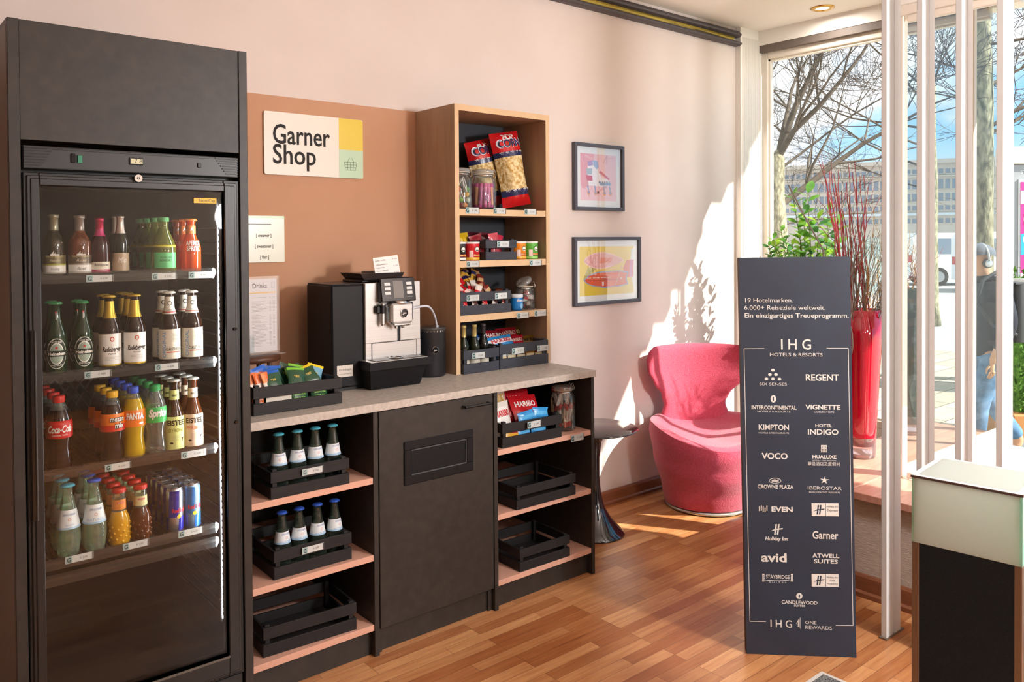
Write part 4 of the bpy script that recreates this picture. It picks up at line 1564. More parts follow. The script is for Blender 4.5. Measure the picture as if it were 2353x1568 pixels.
def price_tag(u0, u1, v, y, price, label, faint=False, tilt=0.):
    a, b = bp(u0, v, 'y', y), bp(u1, v, 'y', y)
    w = b.x-a.x
    h = w*.27 if not faint else w*.36
    t = thing('price_tag', label, 'price tag', ((a.x+b.x)/2, y, (a.z+b.z)/2), group='price tags on the shelves and crates')
    if tilt:
        t.rotation_euler = (0, tilt, 0)
    mb = MB()
    mb.box(-w/2, w/2, -.0012, 0, -h/2, h/2, TAGW)
    mb.box(-w/2+.001, -w/2+w*.24, -.0016, -.0012, -h/2+.001, h/2-.001, TEAL)
    mb.text('G', h*.62, front(-w/2+w*.125, -.002, -h*.31), M('16333a', .5), .03, sx=.85)
    mb.text(price, h*.27, front(w*.14, -.002, -h*.12), M('8c8c8c', .6), .005)
    mb.build('card', t)
    MB().box(-w/2-.001, w/2+.001, -.0030, -.0024, -h/2-.001, h/2+.001, HOLD).box(w/2-.003, w/2-.001, -.0034, -.003, -h/2, h/2, M('3a3a3a', .4)).build('tag_holder', t)
    return t


for (u0, u1, v, pr, lab) in [
    (198, 261, 640, '€ 4,00', 'price tag reading 4,00 under the wine and pink banded bottles'),
    (348, 406, 635, '€ 3,50', 'price tag reading 3,50 under the olive green bottles'),
    (433, 488, 632, '€ 4,50', 'pale price tag under the orange aperitif bottles'),
    (194, 256, 860, '€ 4,00', 'price tag reading 4,00 below the gold necked beers'),
    (356, 412, 843, '€ 4,00', 'price tag reading 4,00 below the cream labelled beers'),
    (241, 301, 1072, '€ 3,50', 'price tag reading 3,50 below the dark cola mix bottles'),
    (416, 474, 1043, '€ 3,00', 'price tag reading 3,00 below the iced tea bottles'),
    (150, 215, 1282, '€ 2,00', 'price tag reading 2,00 below the green water bottles in the fridge'),
    (282, 342, 1252, '€ 2,00', 'price tag reading 2,00 below the juice bottles'),
        (410, 466, 1223, '€ 4,00', 'price tag reading 4,00 below the energy drink cans')]:
    price_tag(u0, u1, v, -.6265, pr, lab)

# ================================================================ COUNTER
CF = -.62
t = thing('worktop', 'pale grey stone pattern worktop across the three base cabinets', 'worktop', (1.225, -.315, .872))
MB().box(.436-1.225, 2.017-1.225, -.630+.315, .312, 0, .028, STONE, .0012).build('slab', t)


def base_unit(x0, x1, label, shelves, last=False):
    t = thing('base_cabinet', label, 'cabinet', ((x0+x1)/2, -.31, 0))
    cx = (x0+x1)/2
    w = (x1-x0)/2
    T = .019
    MB().box(-w, -w+T, CF+.31, .30, 0, .872, BLACKW, .001).build('side_panel', t)
    MB().box(w-T, w, CF+.31, .30, 0, .872, BLACKW, .001).build('side_panel', t)
    MB().box(-w+T, w-T, .292, .30, .09, .872, BLACKW).build('back_panel', t)
    MB().box(-w+T, w-T, CF+.31+.03, CF+.31+.045, 0, .088, BLACKW).build('plinth', t)
    for z in shelves:
        MB().box(-w+T, w-T, CF+.31+.004, .291, z-.022, z, SHELFP, .001).build('shelf', t)
    return t


base_unit(.436, .926, 'left black base cabinet with three open pink shelves', (.637, .363, .115))
base_unit(1.447+.003, 2.015, 'right black base cabinet with open shelves beside the side table', (.637, .378, .115))
# middle unit with a waste flap
t = thing('base_cabinet', 'middle black base cabinet with a door and a waste flap', 'cabinet', (1.188, -.31, 0))
w = (1.449-.927)/2
MB().box(-w, -w+.019, CF+.33, .30, 0, .872, BLACKW).build('side_panel', t)
MB().box(w-.019, w, CF+.33, .30, 0, .872, BLACKW).build('side_panel', t)
MB().box(-w+.019, w-.019, CF+.34, CF+.355, 0, .088, BLACKW).build('plinth', t)
MB().box(-w+.019, w-.019, .292, .3, .09, .872, BLACKW).build('back_panel', t)
d = MB().box(-w+.003, w-.004, CF+.31, CF+.329, .093, .868, BLACKW, .0012).build('door', t)
yq = CF
a, b = bp(1068, 935, 'y', yq-.02), bp(1128, 928, 'y', yq-.02)
hz = (a.z+b.z)/2
yl = CF+.31
MB().cyl((a.x-1.188, yl-.024, hz), (b.x-1.188, yl-.024, hz), .005, BLK, 12).cyl((a.x-1.188+.004, yl, hz), (a.x-1.188+.004, yl-.024, hz), .004, BLK, 10).cyl((b.x-1.188-.004, yl, hz), (b.x-1.188-.004, yl-.024, hz), .004, BLK, 10).build('door_handle', d)
a, b = bp(927, 1018, 'y', yq), bp(1086, 984, 'y', yq)
c = bp(929, 1117, 'y', yq)
x0, x1, z1, z0 = a.x-1.188, b.x-1.188, (a.z+b.z)/2, c.z
FL = M('0f1013', .4, 0, .3)
mb = MB()
f = .032
mb.box(x0, x1, yl-.006, yl, z1-f, z1, FL, .003).box(x0, x1, yl-.006, yl, z0, z0+f, FL, .003).box(x0, x0+f, yl-.006, yl, z0+f, z1-f, FL, .003).box(x1-f, x1, yl-.006, yl, z0+f, z1-f, FL, .003)
mb.box(x0+f, x1-f, yl-.001, yl, z0+f, z1-f, M('0c0d10', .5, 0, .25))
mb.box(x0+f, x1-f, yl-.0045, yl-.001, z1-f-.005, z1-f-.001, M('4a4c50', .3)).box(x0+f, x1-f, yl-.0045, yl-.001, z0+f+.001, z0+f+.005, M('4a4c50', .3)).box(x1-f-.003, x1-f, yl-.0045, yl-.001, z0+f, z1-f, M('33353a', .3))
fl = mb.build('waste_flap', d)


# ---------------------------------------------------------------- crates
def crate(w, d, h, mat, label, loc, rz=0., group='slatted wooden crates', depth_shift=0., hfr=(.42, .60)):
    """Slatted crate: origin at the front-bottom middle, depth towards +y."""
    t = thing('wooden_crate', label, 'crate', loc, rz, group)
    T = .009
    a, b = hfr[0]*h, hfr[1]*h
    for (z0, z1) in ((0, a), (b, h)):
        MB().box(-w/2, w/2, 0, T, z0, z1, mat, .001).build('slat', t)
        MB().box(-w/2, w/2, d-T, d, z0, z1, mat, .001).build('slat', t)
        MB().box(-w/2, -w/2+T, T, d-T, z0, z1, mat, .001).build('slat', t)
        MB().box(w/2-T, w/2, T, d-T, z0, z1, mat, .001).build('slat', t)
    for sx in (-1, 1):
        for yy in (T, d-T-.016):
            x = -w/2+T if sx < 0 else w/2-T-.016
            MB().box(x, x+.016, yy, yy+.016, .008, h+.006, mat, .001).build('corner_post', t)
    MB().box(-w/2+T, w/2-T, T, d-T, .002, .008, mat).build('bottom_board', t)
    return t


def crate_px(uL, uR, vL, vR, vtop, zs, d, mat, label, dz=0.):
    """Crate whose front bottom corners sit at two photo points on height zs; vtop is the right top."""
    p, q = bp(uL, vL, 'z', zs), bp(uR, vR, 'z', zs)
    y = (p.y+q.y)/2
    rz = math.atan2(q.y-p.y, q.x-p.x)
    tp = bp(uR, vtop, 'y', q.y)
    loc = ((p.x+q.x)/2, y, zs+.0008)
    return crate(((q-p).to_2d()).length, d, tp.z-zs, mat, label, loc, rz*.6), loc, (q-p).to_2d().length, tp.z-zs


ZW = .9
c1, l1, w1, h1 = crate_px(583, 786, 958, 927, 868, ZW, .20, BLACKC, 'black slatted crate of tea sachets on the worktop beside the fridge')
c2, l2, w2, h2 = crate_px(622, 804, 1150, 1112, 1054, .637, .26, BLACKC, 'black crate holding four turquoise capped bottles on the upper pink shelf')
c3, l3, w3, h3 = crate_px(630, 809, 1335, 1285, 1224, .363, .26, BLACKC, 'black crate holding four blue capped bottles on the middle pink shelf')
c4, l4, w4, h4 = crate_px(604, 822, 1512, 1449, 1387, .115, .24, BLACKC, 'empty black crate on the lowest shelf of the left cabinet')
c5, l5, w5, h5 = crate_px(1153, 1293, 1031, 1005, 953, .637, .24, BLACKC, 'black crate of sweet bags on the top shelf of the right cabinet')
c6, l6, w6, h6 = crate_px(1187, 1324, 1174, 1137, 1089, .378, .26, BLACKC, 'empty black crate on the middle shelf of the right cabinet')
c7, l7, w7, h7 = crate_px(1194, 1311, 1316, 1279, 1230, .115, .24, BLACKC, 'empty black crate on the lowest shelf of the right cabinet')

# ---------------------------------------------------------------- water bottles in the crates
for (ct, nat, lab) in ((((640, 996), (683, 987), (724, 980), (764, 974)), False, 'turquoise capped water bottle in the upper crate'), (((648, 1176), (687, 1166), (729, 1153), (768, 1145)), True, 'blue capped water bottle in the middle crate')):
    loc, zz = (l2, .637) if not nat else (l3, .363)
    yb = loc[1]+.075
    proto = None
    for i, (u, v) in enumerate(ct):
        p = bp(u, v, 'y', yb)
        hh = p.z-zz-.010
        if proto is None:
            proto = Kind(bottle('water_bottle', 'bottle', P_WATER, .031, hh, thin_glass('grey_water_bottle', 'b4c2b6', .06, .6, .25, '4c5a50'), ('crown', M('4fb0c4' if not nat else '2f5cc4', .35)), L_water(nat)))
        pos = ('leftmost', 'second from left', 'third from left', 'rightmost')[i]
        proto.put((p.x, yb, zz+.009), lab+', '+pos, rz=(-.25, -.1, .02, .12)[i] if not nat else (.2, -.05, .15, .35)[i], group='water bottles in the black crates')
price_tag(694, 743, 1082, l2[1]-.006, '€ 2,00', 'price tag on the upper crate of turquoise capped bottles')
price_tag(694, 744, 1261, l3[1]-.006, '€ 2,00', 'price tag on the middle crate of blue capped bottles')

# ================================================================ TALL SNACK SHELF
SX0, SX1, SD, SZ = 1.487, 2.030, .32, 2.055
sx = (SX0+SX1)/2
t = thing('snack_shelf', 'tall oak shelf unit full of sweets standing on the worktop', 'shelf', (sx, -.16, ZW))
hw = (SX1-SX0)/2
TT = .022


def oakbox(mb, x0, x1, y0, y1, z0, z1):
    mb.box(x0, x1, y0+.002, y1, z0, z1, OAKD)
    mb.box(x0, x1, y0, y0+.002, z0, z1, OAKL)
    return mb


hh = SZ-ZW
oakbox(MB(), -hw, -hw+TT, -.16, .159, 0, hh).build('side_panel', t)
oakbox(MB(), hw-TT, hw, -.16, .159, 0, hh).build('side_panel', t)
oakbox(MB(), -hw+TT, hw-TT, -.16, .159, hh-.026, hh).build('top_panel', t)
MB().box(-hw+TT, hw-TT, .145, .157, 0, hh-.026, M('2b2d33', .6)).build('back_panel', t)
TSH = [1.609, 1.385, 1.150]
for z in TSH:
    oakbox(MB(), -hw+TT, hw-TT, -.156, .145, z-ZW-.028, z-ZW).build('shelf_board', t)
FS = -.3165
for (u0, u1, v, y, pr, lab) in [
    (1070, 1101, 484, FS, '€ 1,00', 'left price tag on the oak edge below the lollipop jar'),
    (1134, 1162, 485, FS, '€ 1,00', 'middle price tag on the oak edge below the candy roll jar'),
    (1205, 1232, 487, FS, '€ 3,00', 'right price tag on the oak edge below the popcorn bags'),
    (1072, 1101, 607, FS, '€ 3,00', 'price tag on the oak edge below the red crisp can'),
    (1217, 1244, 604, FS, '€ 3,00', 'price tag on the oak edge below the green crisp can'),
    (1188, 1215, 725, FS, '€ 3,00', 'left price tag on the oak edge below the blue gum tub'),
        (1228, 1255, 720, FS, '€ 1,00', 'right price tag on the oak edge below the tilted sweet jar')]:
    price_tag(u0, u1, v, y, pr, lab, True)

yc = -.318
c8w = .18
cr8 = crate(.178, .20, .088, BLACKC_LIT, 'small black crate, coloured lighter for window light, between the crisp cans', (1.745, -.312, TSH[1]))
cr9 = crate(.285, .26, .098, BLACKC_LIT, 'wide black crate, coloured lighter for window light, heaped with chocolate bars', (1.655, -.314, TSH[2]))
cr10 = crate(.195, .27, .100, BLACKC_LIT, 'black crate, coloured lighter for window light, of small wine bottles at the foot of the oak shelf', (1.612, -.335, ZW))
cr11 = crate(.291, .27, .108, BLACKC_LIT, 'black crate, coloured lighter for window light, of sweet bags at the foot of the oak shelf', (1.858, -.335, ZW+.0005))
price_tag(1142, 1170, 561, -.315, '€ 1,50', 'price tag on the small crate between the crisp cans', True)
price_tag(1072, 1102, 685, -.317, '€ 1,50', 'left price tag on the wide crate of chocolate bars', True)
price_tag(1137, 1166, 680, -.317, '€ 1,50', 'right price tag on the wide crate of chocolate bars', True)
price_tag(1085, 1115, 817, -.338, '€ 6,00', 'price tag on the shelf crate of small wine bottles', True)
price_tag(1176, 1205, 806, -.338, '€ 3,00', 'left price tag on the shelf crate of sweet bags', True)
price_tag(1234, 1261, 800, -.338, '€ 3,00', 'right price tag on the shelf crate of sweet bags', True)
price_tag(1212, 1243, 975, l5[1]-.0008*0-.012, '€ 3,00', 'price tag on the crate of sweet bags in the right cabinet', True)
price_tag(1312, 1341, 1006, CF-.004+.006, '€ 1,00', 'price tag on the pink shelf below the jar of wrapped sticks', True)


# ---------------------------------------------------------------- packets
def pillow(w, h, th, mat, bands=(), crimp=.010, text=None, seed=0, edge=None):
    """Puffed packet standing in the xz plane, base at z = 0; bands: (z0, z1, material) share of height."""
    rng = random.Random(seed)
    mb = MB()
    ph = [rng.uniform(0, 6) for _ in range(6)]

    def sh(x, z):
        a = max(0., 1-abs(2*x)**3.0)
        e = min(1, z*h/crimp/2.0, (1-z)*h/crimp/2.0)
        b = max(0., math.sin(PI*min(1, max(0, z))))**.45
        wr = 1+.10*math.sin(9*z+ph[0]+4*x)+.08*math.sin(17*x+ph[1]+3*z)
        return th*.5*a*b*max(0, e)*wr+.0006
    nu, nv = 14, 18
    for s in (-1, 1):
        for (z0, z1, m) in (bands or ((0, 1, mat),)):
            k = max(2, int(nv*(z1-z0)))

            def fn(a, b, s=s, z0=z0, z1=z1):
                x, z = a-.5, z0+(z1-z0)*b
                wx = w*(1-.08*math.sin(PI*z)+.03*math.sin(7*z+ph[2]))
                u = a if s > 0 else 1-a
                x = u-.5
                return (x*wx, s*-sh(x, z), z*h)
            mb.grid(fn, nu, k, m)
    if text:
        for (body, size, z, tm, wd, xx, rise) in text:
            vs, fs = text_geo(body, .03, 'CENTER', 0.)
            ss = size/CAPH
            ww = max(p[0] for p in vs)-min(p[0] for p in vs)
            k = wd/(ww*ss)
            out = []
            for p in vs:
                x = xx+p[0]*ss*k
                z_ = z*h+p[1]*ss
                out.append((x, -sh(x/w, z_/h)-.0012-rise, z_))
            mb.add(out, fs, tm)
    return mb


def pack(name, cat, label, mb, loc, rot=(0, 0, 0), group=None):
    o = mb.build(name, None, loc)
    o.rotation_euler = rot
    return tag(o, label, cat, group)


POPC = NM('popcorn', 'b98f3f', 'f0dfae', (70, 70, 70), .7, .8, (90, 90, 90), lo=.35, hi=.62, dist=.006)
NAVY = M('232a55', .3, 0, .5)
REDF = M('c0161c', .22, 0, .6)
for i, (u, x, y, hgt, rot, lab) in enumerate(((1207, 1.912, -.225, .350, (-.08, -.17, -.12), 'front popcorn bag with red top leaning on the shelf side'), (1150, 1.835, -.125, .315, (-.03, -.24, .0), 'rear popcorn bag behind the candy roll jar'))):
    mb = pillow(.158, hgt, .115, POPC, ((0, .14, REDF), (.14, .225, NAVY), (.225, .66, POPC), (.66, .73, NAVY), (.73, 1, REDF)), seed=i,
                text=[('POP', .026, .89, WHT, .06, 0, 0), ('CORN', .040, .785, M('e8ecf4', .4), .125, 0, 0), ('CORN', .034, .792, NAVY, .115, 0, .0008), ('* * * * *', .02, .165, WHT, .12, 0, 0), ('* * * * *', .018, .675, WHT, .12, 0, 0)])
    o = pack('popcorn_bag', 'snack bag', lab, mb, (x, y, TSH[0]+.022), rot, 'popcorn bags')

# ---- clip jars
JAR = thin_glass('jar_glass', 'eef3f1', .05, .75, .05, 'dfe6e4')


def clip_jar(R, Hh, label, loc, open_lid=0.):
    t = thing('clip_jar', label, 'jar', loc, 0, 'clip top jars')
    hb = Hh*.82
    MB().lathe([(0, .003), (R*.9, 0), (R*.98, .004), (R, .012), (R, hb*.74), (R*.93, hb*.86), (R*.76, hb*.93), (R*.76, hb)], JAR, 28, caps=False).lathe([(0, .006), (R*.88, .006)], JAR, 28, caps=False).build('glass_body', t)
    X = Matrix.Translation((-R*.7, 0, hb)) @ Euler((0, -open_lid, 0)).to_matrix().to_4x4() @ Matrix.Translation((R*.7, 0, -hb))
    MB().lathe([(R*.80, hb), (R*.86, hb+.003), (R*.86, hb+.010), (R*.80, hb+.016), (R*.55, hb+.020), (0, hb+.021)], thin_glass('jar_lid', 'f2f5f4', .10, .7, .30, 'd8dcda'), 28, X=X, caps=False).build('lid', t)
    MB().lathe([(R*.78, hb-.002), (R*.82, hb-.001), (R*.82, hb+.002), (R*.78, hb+.003)], M('e6d9c4', .6), 28, caps=False).build('rubber_seal', t)
    mb = MB()
    mb.lathe([(R*.775, hb-.012), (R*.79, hb-.011), (R*.79, hb-.008), (R*.775, hb-.007)], CHROME, 28, caps=False)
    for s in (-1, 1):
        mb.tube([(R*.76, s*.012, hb-.010), (R*1.0, s*.012, hb-.018), (R*1.12, s*.010, hb+.002), (R*.98, s*.008, hb+.024), (R*.80, s*.008, hb+.014)], .0012, CHROME, 6)
    mb.tube([(R*1.12, -.010, hb+.002), (R*1.18, 0, hb-.014), (R*1.12, .010, hb+.002)], .0012, CHROME, 6)
    mb.build('wire_clasp', t)
    return t, hb


j1, hb = clip_jar(.056, .200, 'left clip top jar of lollipops on the oak shelf', (1.580, -.225, TSH[0]))
rng = random.Random(4)
LOLC = ['d8402c', '7fb03a', 'e0842c', 'c8283c', 'e8b040', 'd8dcc0']
k = 0
for i in range(14):
    a, r = i*2.4, (.012, .036)[i % 3 > 0]
    x, y, z = r*math.cos(a), r*math.sin(a), .018+.024*(i//4)
    up_ = i % 3 != 1
    t = thing('lollipop', ('red', 'green', 'orange', 'crimson', 'yellow', 'cream')[i % 6]+' ball lollipop with white stick in the left jar', 'lollipop', (j1.location.x+x, j1.location.y+y, TSH[0]+z), group='lollipops in the left jar')
    MB().lathe([(0, -.012)]+[(.012*math.cos(b), .012*math.sin(b)) for b in (-1.1, -.6, 0, .6, 1.1)]+[(0, .012)], M(LOLC[i % 6], .25, 0, .5), 14, caps=False).build('candy', t)
    dx, dy = rng.uniform(-.018, .018)-x*.4, rng.uniform(-.018, .018)-y*.4
    dz = .075 if z < .08 else .055
    MB().cyl((0, 0, .010), (dx, dy, dz), .0016, WHT, 6).build('stick', t)
j2, hb2 = clip_jar(.060, .198, 'right clip top jar of pink candy rolls on the oak shelf', (1.704, -.235, TSH[0]))
for i in range(11):
    a = i*2*PI/11-.3
    r = .040
    mb = MB()
    c = ['e07ab0', 'd85a9c', 'e8a070', 'c8609c'][i % 4]
    mb.lathe([(.0, 0), (.0085, .001), (.0085, .014)], M('d0408c', .4), 12, caps=False)
    mb.lathe([(.0087, .014), (.0087, .092)], M(c, .35), 12, caps=False)
    mb.lathe([(.0087, .092), (.0087, .108), (.006, .110), (0, .110)], M('d0408c', .4), 12, caps=False)
    vs, fs = text_geo('BRAUSE', .02, 'LEFT', 0.)
    s = .007/CAPH
    mb.add([(.0092*math.cos(-PI/2-p[1]*s/.0092+.3), .0092*math.sin(-PI/2-p[1]*s/.0092+.3), .03+p[0]*s*1.2) for p in vs], fs, M('3a2a6a', .5))
    o = pack('candy_roll', 'sweet', 'pink wrapped candy roll standing in the right clip top jar', mb, (j2.location.x+r*math.cos(a), j2.location.y+r*math.sin(a), TSH[0]+.010), (.05*math.sin(a), -.05*math.cos(a), a+PI/2), 'candy rolls in the right jar')

# ---- crisp cans
for (u0, u1, col, c2, lab, x) in ((1040, 1072, '2a2628', 'ece7df', 'black and white crisp can at the left end of the shelf', 1.538), (1076, 1106, 'c8202a', 'e8b83a', 'red crisp can right of the black one', 1.613), (1190, 1216, 'ec8a22', 'f0b040', 'orange crisp can right of the small crate', 1.884), (1217, 1244, '5fb044', '8fd060', 'green crisp can at the right end of the shelf', 1.957)):
    R, Hh = .0355, .082
    y = -.265
    t = thing('crisp_can', lab, 'crisp can', (x, y, TSH[1]), .35, 'small crisp cans')
    mb = MB().lathe([(0, 0), (R, 0), (R, Hh-.007)], M(col, .35), 28, caps=False)
    mb.lathe([(R+.0004, .004), (R+.0004, .014)], M(c2, .35), 28, caps=False)
    mb.grid(lambda a, b: ((R+.0006)*math.cos(-PI/2-.2+1.3*(a-.5)), (R+.0006)*math.sin(-PI/2-.2+1.3*(a-.5)), .018+.010*b), 8, 1, M('b81c2c', .4))
    mb.text_cyl('PRINGLES', .006, R+.0012, .020, M('f0d060', .4), -PI/2-.2, .02, width=.036)
    # round face mark: pale disc, dark hair and moustache sweep
    for (rr, zz, mm, e) in ((.0125, .050, M('241e1e', .4), .0006), (.0112, .0485, M('f1ede4', .4), .0009)):
        cyl_disc(mb, rr, rr*.92, R+e, zz, mm, -PI/2-.2)
    cyl_poly(mb, [(-.0105, .049), (-.004, .046), (0, .047), (.004, .046), (.0105, .049), (.006, .042), (0, .044), (-.006, .042)], R+.0014, 0, M('241e1e', .4), -PI/2-.2)
    mb.grid(lambda a, b: ((R+.0006)*math.cos(-PI/2-1.25+.5*a), (R+.0006)*math.sin(-PI/2-1.25+.5*a), .014+.03*b), 4, 1, M('e8d2c8', .5))
    mb.build('can_body', t)
    MB().lathe([(R*1.02, Hh-.008), (R*1.03, Hh-.001), (R*.98, Hh), (R*.9, Hh-.0015), (0, Hh-.0015)], M('ece9e4', .5), 28, caps=False).build('lid', t)

# ---- snack packets on the second oak shelf, behind the cans and in the small crate
pk = 'packets on the second oak shelf'
for (x, y, z, w, h, c, ry, lab) in ((1.640, -.18, 0, .075, .120, 'd9b21e', -.1, 'yellow snack packet standing behind the black crisp can'),
                                   (1.715, -.15, 0, .075, .125, '4a1820', .05, 'dark maroon snack packet behind the red crisp can')):
    pack('snack_packet', 'snack packet', lab, pillow(w, h, .03, M(c, .25, 0, .6), seed=int(x*100)), (x, y, TSH[1]+z+.003), (-.12, ry, 0), pk)
for k, (x, y, z, c, ry, lab) in enumerate(((1.700, -.22, .008, '8e1c2c', -.25, 'dark red nut packet at the left in the small crate'), (1.740, -.20, .010, '5a1626', .08, 'maroon nut packet in the middle of the small crate'), (1.775, -.235, .010, 'c02a44', .22, 'bright red nut packet at the right in the small crate'), (1.755, -.265, .008, 'c8505c', -.12, 'pink red nut packet at the front of the small crate'))):
    pack('nut_packet', 'snack packet', lab, pillow(.062, .108+.006*(k % 2), .022, M(c, .22, 0, .6), seed=k+40), (x, y, TSH[1]+z), (-.10, ry, .1*k-.15), 'packets in the small slate crate')

# ---- heap of chocolate bars in the wide crate
rng = random.Random(9)
cols = [('c41c24', 'small red chocolate bar'), ('7a2a20', 'small dark brown nut bar'), ('e0b040', 'small yellow chocolate bar'), ('e9e2d8', 'small red and white chocolate bar'), ('4a2418', 'small brown chocolate bar'), ('2c2a5c', 'small dark blue and yellow bar')]
n = 0
for row in range(6):
    for q in range(8-row):
        ci = rng.choice((0, 3, 0, 0, 3)) if row < 2 and q < 4 else rng.choice((2, 5, 2, 0)) if row < 4 and q < 4 else rng.choice((1, 4, 1, 0))
        c, nm = cols[ci]
        x = 1.548+.030*q+.60*.036*row+rng.uniform(-.006, .006)
        if x > 1.770: x = 1.770-rng.uniform(0, .02)
        y = -.275+.038*row+rng.uniform(-.006, .006)
        z = TSH[2]+.104+.027*row-(.0055*q if row else .002*q)+rng.uniform(-.003, .006)
        mb = pillow(.034, .060, .013, M(c, .25, 0, .55), ((0, .15, M(c, .25, 0, .55)), (.15, .5, M(c if ci != 3 else 'c41c24', .25, 0, .55)), (.5, .8, M({2: '2c2a5c', 3: 'e9e2d8', 5: 'e0b040', 1: 'c9a070', 0: 'e8c8c0', 4: '8a4a30'}[ci], .3, 0, .5)), (.8, 1, M(c, .25, 0, .55))), crimp=.004, seed=n)
        pack('chocolate_bar', 'chocolate bar', nm+' heaped in the wide crate', mb, (x, y, z-.028), (-.55+rng.uniform(-.2, .2), rng.uniform(-.5, .5), rng.uniform(-.5, .5)), 'chocolate bars in the wide crate')
        n += 1
for q in range(9):
    c, nm = cols[(1, 0, 3, 4)[q % 4]]
    mb = pillow(.028, .055, .012, M(c, .25, 0, .55), ((0, .3, M(c, .25)), (.3, .6, M('d8c8b8', .3)), (.6, 1, M(c, .25))), crimp=.004, seed=q+70)
    pack('chocolate_bar', 'chocolate bar', nm+' showing between the slats of the wide crate', mb, (1.538+.028*q, -.296, TSH[2]+.009), (-.1, .3*(-1)**q, .1), 'chocolate bars in the wide crate')

# ---- gum tub and tilted jar of sweets
t = thing('gum_tub', 'blue chewing gum tub beside the tilted sweet jar', 'gum tub', (1.868, -.268, TSH[2]), .1)
mb = MB().lathe([(0, 0), (.026, 0), (.030, .012), (.030, .050), (.027, .060)], M('1f7cc8', .3), 28, caps=False)
mb.text_cyl('Extra', .010, .0306, .042, WHT, -PI/2-.2, .03, width=.034, shear=.2)
cyl_disc(mb, .008, .014, .0306, .022, M('8cc8ea', .3), -PI/2+.1)
mb.build('tub_body', t)
MB().lathe([(.029, .060), (.030, .062), (.030, .072), (.028, .075), (0, .076)], M('dfe7ee', .4), 28, caps=False).build('lid', t)
j3, _ = clip_jar(.046, .128, 'small clip top jar of wrapped sweets with its lid tilted open', (1.950, -.235, TSH[2]), .55)
for i in range(9):
    a, r = i*2.4, .022 if i % 4 else .004
    mb = pillow(.034, .034, .016, M(('c8202c', 'e8e0dc', '5a2a2a')[i % 3], .25, 0, .5), ((0, .4, M(('c8202c', 'e8e0dc', '5a2a2a')[i % 3], .25)), (.4, 1, M(('e8e0dc', 'c8202c', 'd8c8c0')[i % 3], .25))), crimp=.003, seed=i)
    pack('wrapped_sweet', 'sweet', ('red', 'white', 'brown')[i % 3]+' wrapped sweet in the tilted lid jar', mb, (j3.location.x+r*math.cos(a), j3.location.y+r*math.sin(a), TSH[2]+.006+.026*(i//3)), (.2*math.sin(i), .3*math.cos(i), a), 'sweets in the tilted lid jar')

# ---- small wine bottles and sweet bags in the bottom crates
WK = Kind(bottle('small_wine_bottle', 'bottle', P_WINE, .024, .195, DARK('14120e'), ('foil', M('3a3438', .35, .3), .80), lambda t, P, R, Hh: band(t, 'label', P, R, Hh, .12, .42, M('ded6c4', .6))))
WG = Kind(bottle('small_wine_bottle', 'bottle', P_WINE, .024, .195, DARK('1c2012'), ('foil', M('b8a468', .35, .4), .74), lambda t, P, R, Hh: band(t, 'label', P, R, Hh, .12, .42, M('ded6c4', .6))))
WG.put((1.552, -.285, ZW+.009), 'small wine bottle with pale gold neck at the left end of its crate', group='small wine bottles')
WK.put((1.582, -.235, ZW+.009), 'small wine bottle with black neck, left one of two', group='small wine bottles')
WG.put((1.606, -.290, ZW+.009), 'small wine bottle with pale gold neck between the black necked ones', group='small wine bottles')
WK.put((1.660, -.285, ZW+.009), 'small wine bottle with black neck beside the blue sweet bag', group='small wine bottles')


def haribo(col, txtcol, w, h, seed, th=.028, patch=None, tz=.68):
    bands = ((0, 1, M(col, .22, 0, .6)),) if not patch else ((0, .64, M(col, .22, 0, .6)), (.64, .86, M(patch, .25, 0, .5)), (.86, 1, M(col, .22, 0, .6)))
    return pillow(w, h, th, M(col, .22, 0, .6), bands, seed=seed, text=[('HARIBO', h*.17, tz, M(txtcol, .4), w*.72, 0, 0)])


sb = 'sweet bags in the bottom slate crate'
for k, (x, y, z, c, tc, pch, w, h, rot, lab) in enumerate((
    (1.790, -.290, .045, '2a86c8', 'c8202c', 'e8eef2', .155, .105, (-.55, -.06, .05), 'blue sweet bag with red lettering at the front of the crate'),
    (1.885, -.270, .040, 'b01c2c', 'f0d8d0', None, .125, .100, (-.55, -.04, .0), 'red sweet bag right of the blue one'),
    (1.960, -.270, .035, '7a5a1e', '20180c', None, .100, .100, (-.55, -.02, -.05), 'brown gold sweet bag at the right end of the crate'),
    (1.800, -.215, .050, '8e1826', 'f0d8d0', None, .140, .115, (-.45, .05, .1), 'dark red sweet bag behind the blue one'),
    (1.900, -.195, .050, 'b82430', 'f0d8d0', None, .130, .118, (-.45, .0, .0), 'red sweet bag at the back of the crate'),
    (1.955, -.170, .050, '5f4a1c', 'e0c890', None, .100, .115, (-.40, .0, .0), 'olive brown sweet bag at the back of the crate'),
    (1.740, -.180, .030, '1f4f98', 'f0f0f0', None, .080, .115, (-.3, .1, .2), 'dark blue sweet bag behind the small wine bottles'))):
    pack('sweet_bag', 'sweet bag', lab, haribo(c, tc, w, h, k+100, .024, pch), (x, y, ZW+z), rot, sb)
for k, (x, c, lab) in enumerate(((1.745, 'e8e4dc', 'white packet showing between the slats left in the sweet crate'), (1.800, 'd8d4c0', 'cream packet showing between the slats of the sweet crate'), (1.855, '2c2a28', 'black and white packet showing between the slats of the sweet crate'), (1.910, 'b8862a', 'gold packet showing between the slats of the sweet crate'), (1.965, 'a83a2a', 'red packet showing between the slats right in the sweet crate'))):
    pack('sweet_packet', 'sweet bag', lab, pillow(.052, .060, .014, M(c, .25, 0, .5), ((0, .5, M(c, .25, 0, .5)), (.5, .75, M('d8c8a0', .3)), (.75, 1, M(c, .25))), crimp=.004, seed=k+200), (x, -.316, ZW+.009), (-.08, 0, 0), sb)

